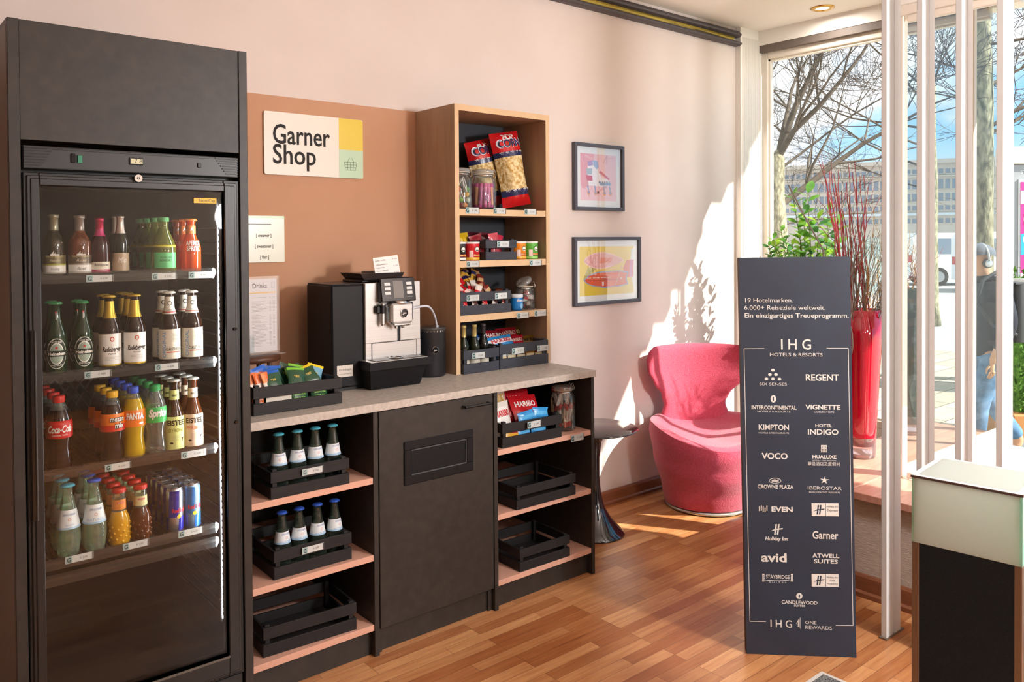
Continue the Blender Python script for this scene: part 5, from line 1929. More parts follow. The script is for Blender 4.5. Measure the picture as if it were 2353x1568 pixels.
# ---- right cabinet, top shelf: sweet bags and the jar of wrapped sticks
y5 = l5[1]
x5 = l5[0]
z5 = .637+.009
sb2 = 'sweet bags in the right cabinet'
for k, (dx, dy, dz, c, tc, pch, w, h, rot, lab) in enumerate((
    (-.105, .050, .020, 'e9e4dc', 'c8202c', 'f2eee6', .105, .145, (-.25, -.05, .1), 'white sweet bag with red lettering at the front left of the crate'),
    (-.085, .105, .030, 'dcd8d0', 'c89a2a', None, .095, .205, (-.12, -.05, .1), 'tall white sweet pouch behind the front white bag'),
    (.045, .070, .045, 'b81822', 'f2e6e0', None, .150, .135, (-.55, .05, -.05), 'front red sweet bag with white lettering'),
    (.030, .105, .060, 'a81620', 'f2e6e0', None, .150, .140, (-.50, .08, .0), 'second red sweet bag of the leaning row'),
    (.010, .140, .075, 'c02028', 'f2e6e0', None, .150, .140, (-.45, .08, .0), 'third red sweet bag of the leaning row'),
    (-.010, .175, .085, '9c141c', 'f2e6e0', None, .145, .140, (-.40, .08, .05), 'rearmost red sweet bag of the leaning row'))):
    pack('sweet_bag', 'sweet bag', lab, haribo(c, tc, w, h, k+300, .026, pch, .60), (x5+dx, y5+dy, z5+dz), rot, sb2)
for k, (dx, dz, c, lab) in enumerate(((-.09, .010, 'b8342a', 'red and yellow chocolate bar behind the crate slats'), (-.03, .010, '23408c', 'dark blue chocolate bar behind the crate slats'), (.055, .012, '2f86cc', 'light blue chocolate bar behind the crate slats, right end'), (.00, .070, '3a90d0', 'light blue chocolate bar lying across the crate'), (.075, .075, '3f9ad8', 'pale blue chocolate bar on top at the right'))):
    ry = .12 if k > 2 else .1
    pack('chocolate_bar', 'chocolate bar', lab, pillow(.088, .046, .018, M(c, .25, 0, .5), ((0, .35, M(c, .25)), (.35, .65, M('d8a02a' if k == 0 else '5aaee0', .25)), (.65, 1, M(c, .25))), crimp=.004, seed=k+400), (x5+dx, y5+.026+.010*(k > 2), z5+dz), (-.2, ry*(-1)**k, 0), 'blue and red bars in the right cabinet crate')
pj = bp(1307, 985, 'z', .637)
j4, _ = clip_jar(.056, .215, 'tall clip top jar of wrapped chocolate sticks in the right cabinet', (1.918, -.520, .637))
for i in range(12):
    a, r = i*2.4, (.018, .034)[i % 2]
    mb = MB()
    z0, ln = .012+.07*(i % 3 == 0), .105
    mb.box(-.007, .007, -.005, .005, 0, ln*.25, M('c83a34', .3), .002).box(-.0072, .0072, -.0052, .0052, ln*.25, ln*.8, M('ece4de', .35), .001).box(-.007, .007, -.005, .005, ln*.8, ln, M('c83a34', .3), .002)
    vs, fs = text_geo('Kinder', .02, 'LEFT', 0.)
    s = .007/CAPH
    mb.add([(.003-p[1]*s, -.0056, ln*.3+p[0]*s*1.1) for p in vs], fs, M('c8302c', .5))
    pack('chocolate_stick', 'chocolate bar', 'red and white wrapped chocolate stick leaning in the tall jar', mb, (1.918+r*math.cos(a), -.520+r*math.sin(a), .637+z0), (.22*math.sin(a*1.7), .25*math.cos(a*1.3), a), 'chocolate sticks in the tall jar')

# ---- tea sachets in the worktop crate
x1, y1 = l1[0], l1[1]
tb = 'sachets in the worktop crate'
GR, LG, BL, YE, ORG = '1f4a30', '7fc83a', '1f5fc0', 'e8c820', 'e0682a'
rng = random.Random(12)
for k, (dx, dy, c, e, rot, lab) in enumerate((
    (-.055, .065, GR, BL, (-.5, -.1, .05), 'dark green tea sachet with blue edge, front left'),
    (-.035, .100, GR, BL, (-.45, -.2, .1), 'dark green tea sachet with blue edge behind the first'),
    (-.070, .125, BL, BL, (-.3, -.25, .2), 'blue tea sachet at the back left'),
    (-.025, .150, GR, BL, (-.3, .1, .1), 'tea sachet with broad blue edge at the back'),
    (.020, .060, GR, LG, (-.55, .1, -.1), 'dark green tea sachet with lime edge at the front'),
    (.035, .105, GR, LG, (-.5, .25, -.1), 'dark green tea sachet with lime edge behind the front one'),
    (.055, .140, LG, GR, (-.35, -.1, .1), 'lime green tea sachet at the back'),
    (.010, .165, GR, GR, (-.25, .45, .0), 'tilted dark green tea sachet sticking up at the back'),
    (.085, .070, GR, YE, (-.6, -.3, .0), 'dark green tea sachet with yellow edge at the right'),
    (.105, .110, '6fa0b8', YE, (-.45, .35, -.1), 'pale blue tea sachet with yellow edge at the right end'))):
    mb = pillow(.062, .070, .010, M(c, .25, 0, .5), ((0, .86, M(c, .25, 0, .5)), (.86, 1, M(e, .3))), crimp=.004, seed=k, text=[('TEE', .007, .45, M('c9b04a', .4), .02, 0, 0)])
    pack('tea_sachet', 'tea sachet', lab, mb, (x1+dx, y1+dy, ZW+.066+.004*(k % 3)), rot, tb)
for k in range(8):
    mb = pillow(.018, .072, .007, M(ORG if k % 2 else 'e88a4a', .35), ((0, .3, M(ORG, .35)), (.3, .5, M('f0e0d4', .4)), (.5, 1, M(ORG if k % 2 else 'e88a4a', .35))), crimp=.003, seed=k)
    pack('sugar_stick', 'sugar stick', 'orange and white sugar stick at the left end of the worktop crate', mb, (x1-.140+.009*k, y1+.06+.012*(k % 3), ZW+.058), (-.25, .12*(k % 3-1), .05*k), tb)
for k, (dx, c, tx, w, lab) in enumerate(((.01, GR, '8fd85a', .070, 'dark green packet with lime lettering between the crate slats'), (.085, GR, '8fd85a', .065, 'dark green packet at the right between the crate slats'), (-.135, 'c8602a', 'f0e0d4', .045, 'orange packet at the left between the crate slats'))):
    pack('tea_sachet', 'tea sachet', lab, pillow(w, .060, .012, M(c, .25, 0, .5), crimp=.004, seed=k+20, text=[('TEEBEUTEL', .005, .62, M(tx, .4), w*.7, 0, 0), ('grün & fein', .004, .45, M(tx, .4), w*.6, 0, 0)]), (x1+dx, y1+.024, ZW+.009), (-.05, 0, 0), tb)
o = MB().box(-.045, .045, -.0015, .0015, 0, .050, M('e4d9c8', .6), .0005).text('7', .008, front(.02, -.002, .02), INK).build('paper_card', None, (x1-.065, y1+.020, ZW+.009))
o.rotation_euler = (-.1, .06, 0)
tag(o, 'cream paper card showing between the slats of the worktop crate', 'card')

# ================================================================ COFFEE MACHINE
mx0, mx1, my0, my1, mzt = .898, 1.288, -.335, -.125, 1.310
cx_ = (mx0+mx1)/2
t = thing('coffee_machine', 'black and silver coffee machine on the worktop', 'coffee machine', (cx_, my0, ZW))
PLB = NM('machine_plastic', '0e0e10', '141417', (200, 200, 200), .5, .04, spec=.25)
hw = (mx1-mx0)/2
hz = mzt-ZW
MB().box(-hw, hw, .0, my1-my0, .012, hz-.004, PLB, .006).box(-hw+.01, hw-.01, .01, my1-my0-.01, 0, .012, BLK).box(-hw+.004, hw-.004, .004, my1-my0-.004, hz-.004, hz, M('2a2a2d', .3), .002).build('body', t)
sx0, sx1 = 1.034-cx_, 1.287-cx_
zb = 1.012-ZW
SLV = NM('brushed_silver', 'b9b7b4', 'd2d0cc', (2, 2, 260), .36, metal=.55, lo=.2, hi=.8)
mb = MB()
zm = 1.075-ZW
mb.box(sx0, (1.185-cx_)-.006, -.014, .001, zm, hz, SLV, .002).box((1.185-cx_)+.006, sx1, -.014, .001, zm, hz, SLV, .002)
mb.box(sx0, sx0+.026, -.014, .001, zb, zm, SLV, .001).box(sx1-.020, sx1, -.014, .001, zb, zm, SLV, .001)
mb.box(sx0+.0275, sx1-.0215, -.0155, .001, zb, zm-.0015, SLV, .0015)
mb.box((1.185-cx_)-.006, (1.185-cx_)+.006, -.009, .001, zm, hz, BLK)
mb.build('front_panel', t)
# display module, tilted
X = Matrix.Translation((1.166-cx_, -.030, 1.280-ZW)) @ Euler((-.16, 0, 0)).to_matrix().to_4x4()
mb = MB().box(-.080, .080, -.014, .014, -.048, .048, BLKG, .004, X)
dm = mb.build('display_module', t)
MB().box(-.024, .022, -.0150, -.014, -.034, .034, M('6d6862', .2), .0005, X).build('screen', dm)
for sx_ in (-.050, .050):
    for zz in (.022, .004, -.014):
        MB().box(sx_-.013, sx_+.013, -.0158, -.014, zz-.006, zz+.006, M('d6d6d4', .35), .001, X).build('button', dm)
MB().box(-.050-.014, -.050+.012, -.0144, -.014, -.0315, -.030, M('8a8a8a', .5), 0, X).box(.050-.014, .050+.012, -.0144, -.014, -.0315, -.030, M('8a8a8a', .5), 0, X).build('display_print', dm)
# coffee spout block
bx0, bx1 = 1.125-cx_, 1.222-cx_
mb = MB()
bz0, bz1 = 1.150-ZW, 1.228-ZW
mb.box(bx0, bx1, -.062, -.012, bz0, bz1, SLV, .006)
mb.box(bx0-.004, bx0+.022, -.058, -.012, bz0-.002, bz1-.004, CHROME, .008)
mb.lathe([(.030, 0), (.033, .002), (.033, .010), (.028, .014)], CHROME, 24, c=((bx0+bx1)/2, -.036, bz1-.004))
mb.box(bx1-.002, bx1+.010, -.050, -.014, bz0+.008, bz1+.002, M('2c2f45', .2), .004)
mb.box(bx0+.01, bx1-.006, -.058, -.016, bz0-.012, bz0, CHROME, .004)
for dx in (-.018, .014):
    mb.cyl(((bx0+bx1)/2+dx, -.040, bz0-.012), ((bx0+bx1)/2+dx, -.040, bz0-.022), .007, CHROME, 14)
sp = mb.build('coffee_spout', t)


def jura_badge(c, r, name, parent, axis_y=True):
    mb = MB()
    X = Matrix.Translation(c) @ Euler((PI/2, 0, 0)).to_matrix().to_4x4()
    mb.lathe([(r, 0), (r, .003), (r*.9, .004), (r*.86, .003)], CHROME, 28, X=X, caps=False)
    mb.lathe([(r*.88, .0025), (0, .0028)], BLKG, 28, X=X, caps=False)
    mb.text('jura', r*.36, Matrix.Translation((c[0], c[1]-.0045, c[2]-r*.15)) @ XZ, WHT, .03, shear=.3)
    mb.box(c[0]-r*.75, c[0]-r*.2, c[1]-.0046, c[1]-.004, c[2]-r*.32, c[2]-r*.25, WHT)
    return mb.build(name, parent)


jura_badge(((bx0+bx1)/2+.006, -.062, (bz0+bz1)/2), .0185, 'badge', sp)
# hot water spout
wx = 1.093-cx_
mb = MB().box(wx-.020, wx+.012, -.034, -.012, 1.190-ZW, 1.222-ZW, BLK, .004)
mb.cyl((wx+.006, -.034, 1.222-ZW), (wx+.006, -.034, 1.229-ZW), .010, CHROME, 16)
mb.cyl((wx+.006, -.034, 1.190-ZW), (wx+.006, -.034, 1.222-ZW), .011, BLK, 16)
mb.cyl((wx+.006, -.034, 1.150-ZW), (wx+.006, -.034, 1.190-ZW), .009, STEEL, 16)
mb.cyl((wx+.006, -.034, 1.142-ZW), (wx+.006, -.034, 1.150-ZW), .006, CHROME, 16)
mb.build('hot_water_spout', t)
# drip tray: wide lip on a tapering box
tx0, tx1 = 1.010-cx_, 1.292-cx_
mb = MB()
z1 = 1.010-ZW
vs = []
for (z, e, yf) in ((0.002, .020, -.060), (z1-.035, .004, -.085), (z1-.030, 0, -.090), (z1, 0, -.092)):
    vs += [(tx0+e, 0.002, z), (tx0+e, yf, z), (tx1-e-.02*(z < z1-.032), yf, z), (tx1-e-.02*(z < z1-.032), 0.002, z)]
fs = [(0, 1, 2, 3)[::-1]] + [(4*k+i, 4*k+(i+1) % 4, 4*k+4+(i+1) % 4, 4*k+4+i) for k in range(3) for i in range(4)] + [(12, 13, 14, 15)]
mb.add(vs, fs, PLB)
tr = mb.build('drip_tray', t)
mb = MB().box(tx0+.004, tx1-.02, -.089, -.004, z1, z1+.002, STEEL, .0005).box(tx0+.03, tx1-.04, -.080, -.012, z1+.002, z1+.004, M('2a2a2c', .3), .0005)
mb.lathe([(.024, 0), (.028, .001), (.028, .003), (.024, .003)], CHROME, 28, c=((tx0+tx1)/2, -.045, z1+.004), caps=False).lathe([(.014, .001), (.016, .002), (.014, .003)], CHROME, 24, c=((tx0+tx1)/2, -.045, z1+.004), caps=False)
mb.build('tray_grid', tr)
# bean hopper lid and sticker
mb = MB()
mb.box(1.045-cx_, 1.250-cx_, .03, .19, hz, hz+.010, BLK, .003)
vs = [(1.035-cx_, .02, hz+.036), (1.235-cx_, .02, hz+.036), (1.235-cx_, .19, hz+.036), (1.035-cx_, .19, hz+.036), (1.055-cx_, .03, hz+.010), (1.225-cx_, .03, hz+.010), (1.225-cx_, .18, hz+.010), (1.055-cx_, .18, hz+.010)]
mb.add(vs, [(0, 1, 2, 3), (4, 5, 1, 0), (5, 6, 2, 1), (6, 7, 3, 2), (7, 4, 0, 3)], M('3a3230', .2))
mb.lathe([(.05, .036), (.05, .040), (.046, .042), (0, .042)], M('4a413e', .15), 28, c=(1.140-cx_, .10, hz), caps=False)
mb.box(1.20-cx_, 1.245-cx_, .0, .03, hz, hz+.018, M('1c2a44', .3), .002)
mb.build('bean_hopper', t)
a, b = bp(774, 842, 'y', my0), bp(811, 864, 'y', my0)
mb = MB().box(a.x-cx_, b.x-cx_, -.0012, 0, b.z-ZW, a.z-ZW, M('d8cfc4', .5))
mb.text('Drinkage', .008, front((a.x+b.x)/2-cx_, -.0016, (a.z*.55+b.z*.45)-ZW), M('6a625c', .6), .01, width=(b.x-a.x)*.75)
mb.text('www.drinkage.de', .004, front((a.x+b.x)/2-cx_, -.0016, (a.z*.22+b.z*.78)-ZW), M('6a625c', .6), width=(b.x-a.x)*.8)
mb.build('service_sticker', t)

# price card leaning on the machine
a, b = bp(850, 597, 'y', -.30), bp(908, 594, 'y', -.30)
pz = hz+ZW
t = thing('price_card', 'white price card leaning behind the coffee machine display', 'card', (1.175, -.300, 1.318), rot=(-.12, -.10, -.02))
mb = MB().box(-.062, .052, -.0015, .0015, .0, .094, WHT, .0004)
for k, (s, z) in enumerate((('Kaffee / Coffee', .078), ('Kaffeespezialitäten', .062), ('Cappuccino', .050), ('Tee aus / Auswahl', .037), ('Heißes Wasser', .024))):
    mb.text(s, .0055 if k % 2 == 0 else .005, front(-.054, -.002, z), M('6a6a6a', .6), .01 if k in (0, 1, 3) else 0, 'LEFT')
    if k % 2 == 0:
        mb.text('€ 3,00' if k < 4 else '€ 2,00', .0055, front(.046, -.002, z), M('6a6a6a', .6), 0, 'RIGHT')
mb.box(-.062, .052, -.0018, -.0015, .001, .006, M('a8d8b8', .5))
mb.build('card', t)

# milk cooler with its hose
t = thing('milk_container', 'black cylindrical milk container right of the coffee machine', 'milk container', (1.402, -.245, ZW))
R, Hh = .068, .205
MB().lathe([(R*.94, 0), (R*.97, .004), (R, .010), (R, Hh-.020), (R*1.01, Hh-.018), (R*1.01, Hh-.014)], NM('satin_black', '191a1e', '1f2024', (100, 100, 100), .35, spec=.5), 40).build('container_body', t)
mb = MB().lathe([(R*1.0, Hh-.014), (R*1.0, Hh-.006), (R*1.03, Hh-.003), (R*1.03, Hh), (R*.98, Hh+.002), (0, Hh+.003)], M('4a4846', .3, .3), 40, caps=False)
for k in range(30):
    a = 2*PI*k/30
    mb.box(-.0012, .0012, -.001, .001, Hh-.0165, Hh-.0105, CHROME, X=Matrix.Translation((R*1.005*math.cos(a), R*1.005*math.sin(a), 0)) @ Matrix.Rotation(a, 4, 'Z'))
mb.build('lid', t)
ba = -PI/2-.25
mb = MB()
X = Matrix.Translation((R*math.cos(ba), R*math.sin(ba), .115)) @ Matrix.Rotation(ba+PI/2, 4, 'Z') @ Euler((PI/2, 0, 0)).to_matrix().to_4x4()
mb.lathe([(.0155, -.002), (.0155, .002), (.0135, .003)], CHROME, 28, X=X, caps=False).lathe([(.0137, .0018), (0, .002)], BLKG, 28, X=X, caps=False)
mb.text('jura', .0055, X @ Matrix.Translation((0, -.003, .0036)), WHT, .03, shear=.3)
mb.build('badge', t)
hs = [Vector((1.236-1.402, -.358+.245, 1.200-ZW)), Vector((1.300-1.402, -.36+.245, 1.207-ZW)), Vector((1.340-1.402, -.345+.245, 1.195-ZW)), Vector((1.385-1.402, -.310+.245, 1.155-ZW)), Vector((1.402-1.402+.01, -.285+.245, Hh+.002))]
pts = []
for i in range(len(hs)-1):
    p0, p1, p2, p3 = hs[max(i-1, 0)], hs[i], hs[i+1], hs[min(i+2, len(hs)-1)]
    for q in range(6):
        u = q/6
        pts.append(.5*((2*p1)+(p2-p0)*u+(2*p0-5*p1+4*p2-p3)*u*u+(-p0+3*p1-3*p2+p3)*u**3))
pts.append(hs[-1])
MB().tube(pts, .0045, M('c9ccd6', .3), 10).cyl(hs[-1]-Vector((0, 0, .004)), hs[-1]+Vector((0, 0, .008)), .008, M('b9bcc8', .3), 14).build('milk_hose', t)

# acrylic menu stand on a small wooden pedestal
t = thing('wooden_pedestal', 'small dark wooden pedestal under the drinks menu', 'pedestal', (.655, -.16, ZW))
WDK = wood_nodes('dark_walnut', '4a2c1c', '6e4530', (9, 9, 9), .4)
zt = bp(640, 815, 'y', -.22).z-ZW
MB().lathe([(.10, zt-.022), (.108, zt-.018), (.108, zt-.005), (.104, zt), (0, zt)], WDK, 36).build('round_top', t)
for k in range(4):
    a = PI/4+k*PI/2
    MB().cyl((.070*math.cos(a), .070*math.sin(a), zt-.022), (.082*math.cos(a), .082*math.sin(a), 0), .009, WDK, 12).build('leg', t)
t = thing('menu_stand', 'clear acrylic stand with a printed drinks menu beside the fridge', 'menu stand', (.640, -.185, ZW+zt), .06)
a, b = bp(640, 640, 'y', -.185), bp(640, 800, 'y', -.185)
mh = a.z-(ZW+zt)
wv = (a.x-.640)
ACR = thin_glass('acrylic', 'f4f6f5', .08, .7, .04, 'ffffff')
MB().box(-.105, wv+.004, -.004, .004, .004, mh+.010, ACR).box(-.11, wv+.014, -.03, .03, 0, .005, ACR).build('acrylic_holder', t)
mb = MB().box(-.10, wv-.006, -.0012, .0012, .010, mh, M('e9e6ea', .6))
xr = wv-.006
mb.text('Drinks', .018, front(xr-.068, -.0016, mh-.034), INK, .01, 'CENTER', .85)
mb.box(-.10, xr-.004, -.0016, -.0012, mh-.054, mh-.050, M('e8b84a', .5))
mb.box(xr-.022, xr-.008, -.0016, -.0012, mh-.035, mh-.012, M('c9c9c9', .5)).box(xr-.020, xr-.010, -.0018, -.0016, mh-.033, mh-.014, M('e9e6ea', .6))
rng = random.Random(2)
z = mh-.07
while z > .03:
    if rng.random() > .15:
        mb.box(xr-.105+.005, xr-.105+rng.uniform(.035, .065), -.0016, -.0012, z, z+.0014, M('9a9a9c', .6))
        mb.box(xr-.030, xr-.023, -.0016, -.0012, z, z+.0014, M('9a9a9c', .6)).box(xr-.016, xr-.008, -.0016, -.0012, z, z+.0014, M('9a9a9c', .6))
    z -= .0052
mb.build('menu_sheet', t)


# ================================================================ SIGNS ON THE TAN PANEL
def rrect(x0, x1, z0, z1, r, n=5):
    pts = []
    for (cx, cz, a0) in ((x1-r, z0+r, -PI/2), (x1-r, z1-r, 0), (x0+r, z1-r, PI/2), (x0+r, z0+r, PI)):
        for k in range(n+1):
            a = a0+PI/2*k/n
            pts.append((cx+r*math.cos(a), cz+r*math.sin(a)))
    return pts


WY = -.018
a, b = bp(605, 252, 'y', WY), bp(831, 412, 'y', WY)
x0, x1, z0, z1 = a.x-.002, b.x+.002, 1.741, 1.992
t = thing('shop_sign', 'cream wall sign with yellow and green corner reading Garner Shop', 'sign', ((x0+x1)/2, WY, (z0+z1)/2))
cx, cz = (x0+x1)/2, (z0+z1)/2
mb = MB().prism(rrect(x0-cx, x1-cx, z0-cz, z1-cz, .008), -.010, -.001, M('e4dfd2', .4), 'xz')
xs = bp(776, 300, 'y', WY).x-cx
zs = bp(776, 344, 'y', WY).z-cz
mb.prism([(xs, zs), (x1-cx-.0005, zs), (x1-cx-.0005, z1-cz-.008), (x1-cx-.008, z1-cz-.0005), (xs, z1-cz-.0005)], -.0106, -.010, M('dcc01e', .4), 'xz')
mb.prism([(xs, z0-cz+.0005), (x1-cx-.008, z0-cz+.0005), (x1-cx-.0005, z0-cz+.008), (x1-cx-.0005, zs), (xs, zs)], -.0106, -.010, M('b4d2b0', .4), 'xz')
fx = bp(623, 330, 'y', WY).x-cx
zA, zB = bp(690, 333, 'y', WY).z-cz, bp(690, 378, 'y', WY).z-cz
cap = bp(640, 284, 'y', WY).z-cz-zA
mb.text('Garner', cap*.98, front(fx, -.0112, zA-.001), INK, .012, 'LEFT', width=bp(754, 330, 'y', WY).x-cx-fx)
mb.text('Shop', cap*.98, front(fx, -.0112, zB-.001), INK, .012, 'LEFT', width=bp(722, 378, 'y', WY).x-cx-fx)
bxc, bzc = (xs+x1-cx)/2-.004, bp(802, 380, 'y', WY).z-cz
G2 = M('33402c', .6)


def stroke(mb, p, q, w, y, mat):
    d = Vector((q[0]-p[0], 0, q[1]-p[1])).normalized()
    n = Vector((-d.z, 0, d.x))*w/2
    P, Q = Vector((p[0], y, p[1])), Vector((q[0], y, q[1]))
    mb.poly([P-n, Q-n, Q+n, P+n], mat)


def ledge(f): return .028-.006*f


for f in (0, .33, .66, 1):
    zz = bzc+.012-.034*f
    stroke(mb, (bxc-.029+.005*f, zz), (bxc+.029-.005*f, zz), .0014, -.0112, G2)
for f in (-1, -.5, 0, .5, 1):
    stroke(mb, (bxc+.029*f, bzc+.012), (bxc+.024*f, bzc-.022), .0014, -.0112, G2)
stroke(mb, (bxc-.014, bzc+.012), (bxc-.004, bzc+.030), .0014, -.0112, G2)
stroke(mb, (bxc+.016, bzc+.012), (bxc+.006, bzc+.030), .0014, -.0112, G2)
mb.build('sign_board', t)

a = bp(651, 497, 'y', WY)
b = bp(650, 602, 'y', WY)
t = thing('coffee_sign', 'pale green glass sign with creamer, sweetener and flair on the tan panel', 'sign', (.70, WY, (a.z+b.z)/2))
zc = (a.z+b.z)/2
xr = a.x-.70
h2 = (a.z-b.z)/2
mb = MB().prism(rrect(-.16, xr, -h2, h2, .002), -.008, -.001, M('dfe2d0', .25), 'xz')
mb.box(-.16, xr-.001, -.0084, -.008, h2-.010, h2-.001, M('b9dcb4', .3))
mb.box(xr-.002, xr-.0005, -.0084, -.008, -h2+.001, h2-.001, M('c4e2c4', .3))
for (s, v, u) in (('[ creamer ]', 541, 606), ('[ sweetener ]', 566, 607), ('[ flair ]', 591, 608)):
    p = bp(u, v, 'y', WY-.008)
    mb.text(s, .0125, front(p.x-.70, -.0086, p.z-zc-.006), INK, .012, sx=.78)
p = bp(623, 516, 'y', WY-.008)
mb.box(-.14, p.x-.70, -.0086, -.008, p.z-zc, p.z-zc+.002, INK)
mb.build('sign_board', t)


# ================================================================ PICTURES
def picture(u0, v0, u1, v1, label, fn, fwd=.018):
    a, b = bp(u0, v0, 'y', -.012), bp(u1, v1, 'y', -.012)
    x0, x1, z1, z0 = a.x, b.x, a.z, b.z
    cx, cz = (x0+x1)/2, (z0+z1)/2
    hw, hh = (x1-x0)/2, (z1-z0)/2
    t = thing('framed_print', label, 'picture', (cx, 0, cz), group='framed prints beside the snack shelf')
    FRM = M('4d4e57', .45, 0, .4)
    fw = .019
    mb = MB().box(-hw, -hw+fw, -.026, -.001, -hh, hh, FRM, .0015).box(hw-fw, hw, -.026, -.001, -hh, hh, FRM, .0015).box(-hw+fw, hw-fw, -.026, -.001, hh-fw, hh, FRM, .0015).box(-hw+fw, hw-fw, -.026, -.001, -hh, -hh+fw, FRM, .0015)
    mb.build('picture_frame', t)
    MB().box(-hw+fw, hw-fw, -.010, -.006, -hh+fw, hh-fw, M('eef0f0', .6)).build('mount', t)
    mb = MB()
    fn(mb, hw-fw, hh-fw, -.0105)
    mb.build('print', t)
    MB().box(-hw+fw, hw-fw, -.0165, -.0155, -hh+fw, hh-fw, thin_glass('picture_glass', 'ffffff', .03, .5)).build('picture_glass', t)
    return t


def blob(mb, pts, y, mat, k):
    mb.poly([(p[0], y-.0001*k, p[1]) for p in pts], mat)


def skate(mb, w, h, y):
    W_, Hh = w*.80, h*.78
    blob(mb, [(-W_, -Hh), (W_, -Hh), (W_, Hh), (-W_, Hh)], y, M('f0c4cc', .6), 0)
    P2, P3, DP = M('e49aa4', .6), M('eab0b8', .6), M('c93a5a', .6)

    def S(p): return [(a*W_, b*Hh) for a, b in p]
    blob(mb, S([(-1, 1), (-.25, 1), (-.35, .2), (-.55, -.4), (-.9, -.5), (-1, -.2)]), y, P2, 1)
    rng = random.Random(6)
    for q in range(22):
        x0, z0 = rng.uniform(-.95, .8), rng.uniform(-.9, .9)
        an = rng.uniform(0, PI)
        x1, z1 = x0+.45*math.cos(an), z0+.45*math.sin(an)
        x1, z1 = max(-.97, min(.97, x1)), max(-.97, min(.97, z1))
        stroke(mb, (x0*W_, z0*Hh), (x1*W_, z1*Hh), .0045 if q % 3 else .011, y-.00015, P2 if q % 2 else P3)
    LB_, WB = M('9fb2dc', .6), M('f2eef4', .6)
    blob(mb, S([(-.60, .62), (-.1, .72), (-.02, .30), (.12, .02), (.62, -.12), (.74, -.32), (.2, -.38), (-.55, -.36), (-.62, 0)]), y, WB, 3)
    blob(mb, S([(-.62, .66), (-.35, .72), (-.30, .52), (-.58, .46)]), y, M('b08ac0', .6), 4)
    blob(mb, S([(-.34, .74), (-.05, .70), (0, .46), (-.12, .34), (-.28, .50)]), y, LB_, 4)
    blob(mb, S([(-.68, .36), (-.36, .38), (-.38, .12), (-.66, .10)]), y, M('a8bcc8', .6), 5)
    blob(mb, S([(-.72, .08), (-.36, .06), (-.34, -.16), (-.64, -.16)]), y, DP, 5)
    blob(mb, S([(0, .22), (.10, .30), (.62, -.02), (.58, -.10)]), y, M('c8506e', .6), 5)
    blob(mb, S([(-.02, -.18), (.72, -.22), (.70, -.32), (.1, -.34)]), y, M('8298c0', .6), 5)
    for k in range(7):
        stroke(mb, ((-.0+.10*k)*W_, -.22*Hh), ((.03+.10*k)*W_, -.14*Hh), .004, y-.0006, M('4a5a7a', .6))
    OR, BW = M('e89a5a', .6), M('7f92c4', .6)
    for cx in (-.55, -.18, .32, .66):
        blob(mb, [(cx*W_+.013*math.cos(a), -.68*Hh+.013*math.sin(a)) for a in [2*PI*i/14 for i in range(14)]], y, OR, 6)
        blob(mb, [(cx*W_+.0075*math.cos(a), -.66*Hh+.0075*math.sin(a)) for a in [2*PI*i/14 for i in range(14)]], y, BW, 7)
        stroke(mb, ((cx-.06)*W_, -.36*Hh), (cx*W_, -.62*Hh), .008, y-.0005, BW)


def boards(mb, w, h, y):
    W_, Hh = w*.88, h*.80
    YL = M('e3c63c', .6)
    blob(mb, [(-W_, -Hh), (W_, -Hh), (W_, Hh), (-W_, Hh)], y, YL, 0)

    def S(p): return [(a*W_, b*Hh) for a, b in p]
    PKB, PKL, RDB, BLB = M('e4a6a4', .6), M('efc6c4', .6), M('dc5a34', .6), M('8fa4d0', .6)
    blob(mb, S([(-.9, -.38), (-.7, .18), (-.4, .10), (-.8, -.4)]), y, M('b8a84a', .6), 1)

    def leaf(cz, k, x0, x1, tail):
        top = [(x0+(x1-x0)*i/16, cz+k*math.sin(PI*min(1, (i/16)**.8))**.8) for i in range(17)]
        bot = [(x0+(x1-x0)*i/16, cz-k*math.sin(PI*min(1, (i/16)**.8))**.8) for i in range(16, -1, -1)]
        return top+bot
    blob(mb, S(leaf(.42, .35, -.86, .62, 0)), y, PKL, 2)
    blob(mb, S(leaf(.42, .30, -.82, .58, 0)), y, PKB, 3)
    blob(mb, S([(-.30, .30), (.14, .34), (.18, .52), (-.26, .54)]), y, M('dd7a64', .6), 4)
    mb.text('Love', .013, front(-.02*W_, y-.0007, .36*Hh), M('c84a30', .6), .01, shear=.3)
    blob(mb, S([(.58, .06), (.72, .40), (1, .42), (.98, -.30), (.66, -.32)]), y, M('d8523a', .6), 2)
    blob(mb, S([(.86, .42), (.98, .42), (.94, -.30), (.82, -.30)]), y, M('c86aa8', .6), 3)
    fish = [(-.86, -.38), (-.72, -.18), (-.40, -.05), (0, -.02), (.50, -.02), (.80, -.10), (.72, -.34), (.78, -.62), (.40, -.70), (-.1, -.72), (-.5, -.64), (-.74, -.52)]
    blob(mb, S(fish), y, BLB, 4)
    blob(mb, S([(a*.95-.01, (b+.37)*.86-.37) for a, b in fish]), y, RDB, 5)
    stroke(mb, (-.84*W_, -.38*Hh), (.45*W_, -.40*Hh), .002, y-.0007, M('8a2a20', .6))
    blob(mb, S([(-.20, -.46), (-.14, -.46), (-.14, -.62), (-.20, -.62)]), y, WHT, 6)
    blob(mb, [(.50*W_+.006*math.cos(a), -.34*Hh+.007*math.sin(a)) for a in [2*PI*i/12 for i in range(12)]], y, WHT, 6)
    mb.text('to the water', .008, front(-.30*W_, y-.0008, -.30*Hh), WHT, .01, width=W_*.9)
    stroke(mb, (.62*W_, .46*Hh), (.30*W_, -.62*Hh), .003, y-.0008, M('f0d8c8', .6))
    blob(mb, S([(.9, .82), (1, .95), (1, -.9), (.94, -.4), (.86, 0)]), y, M('dfe6ea', .6), 1)


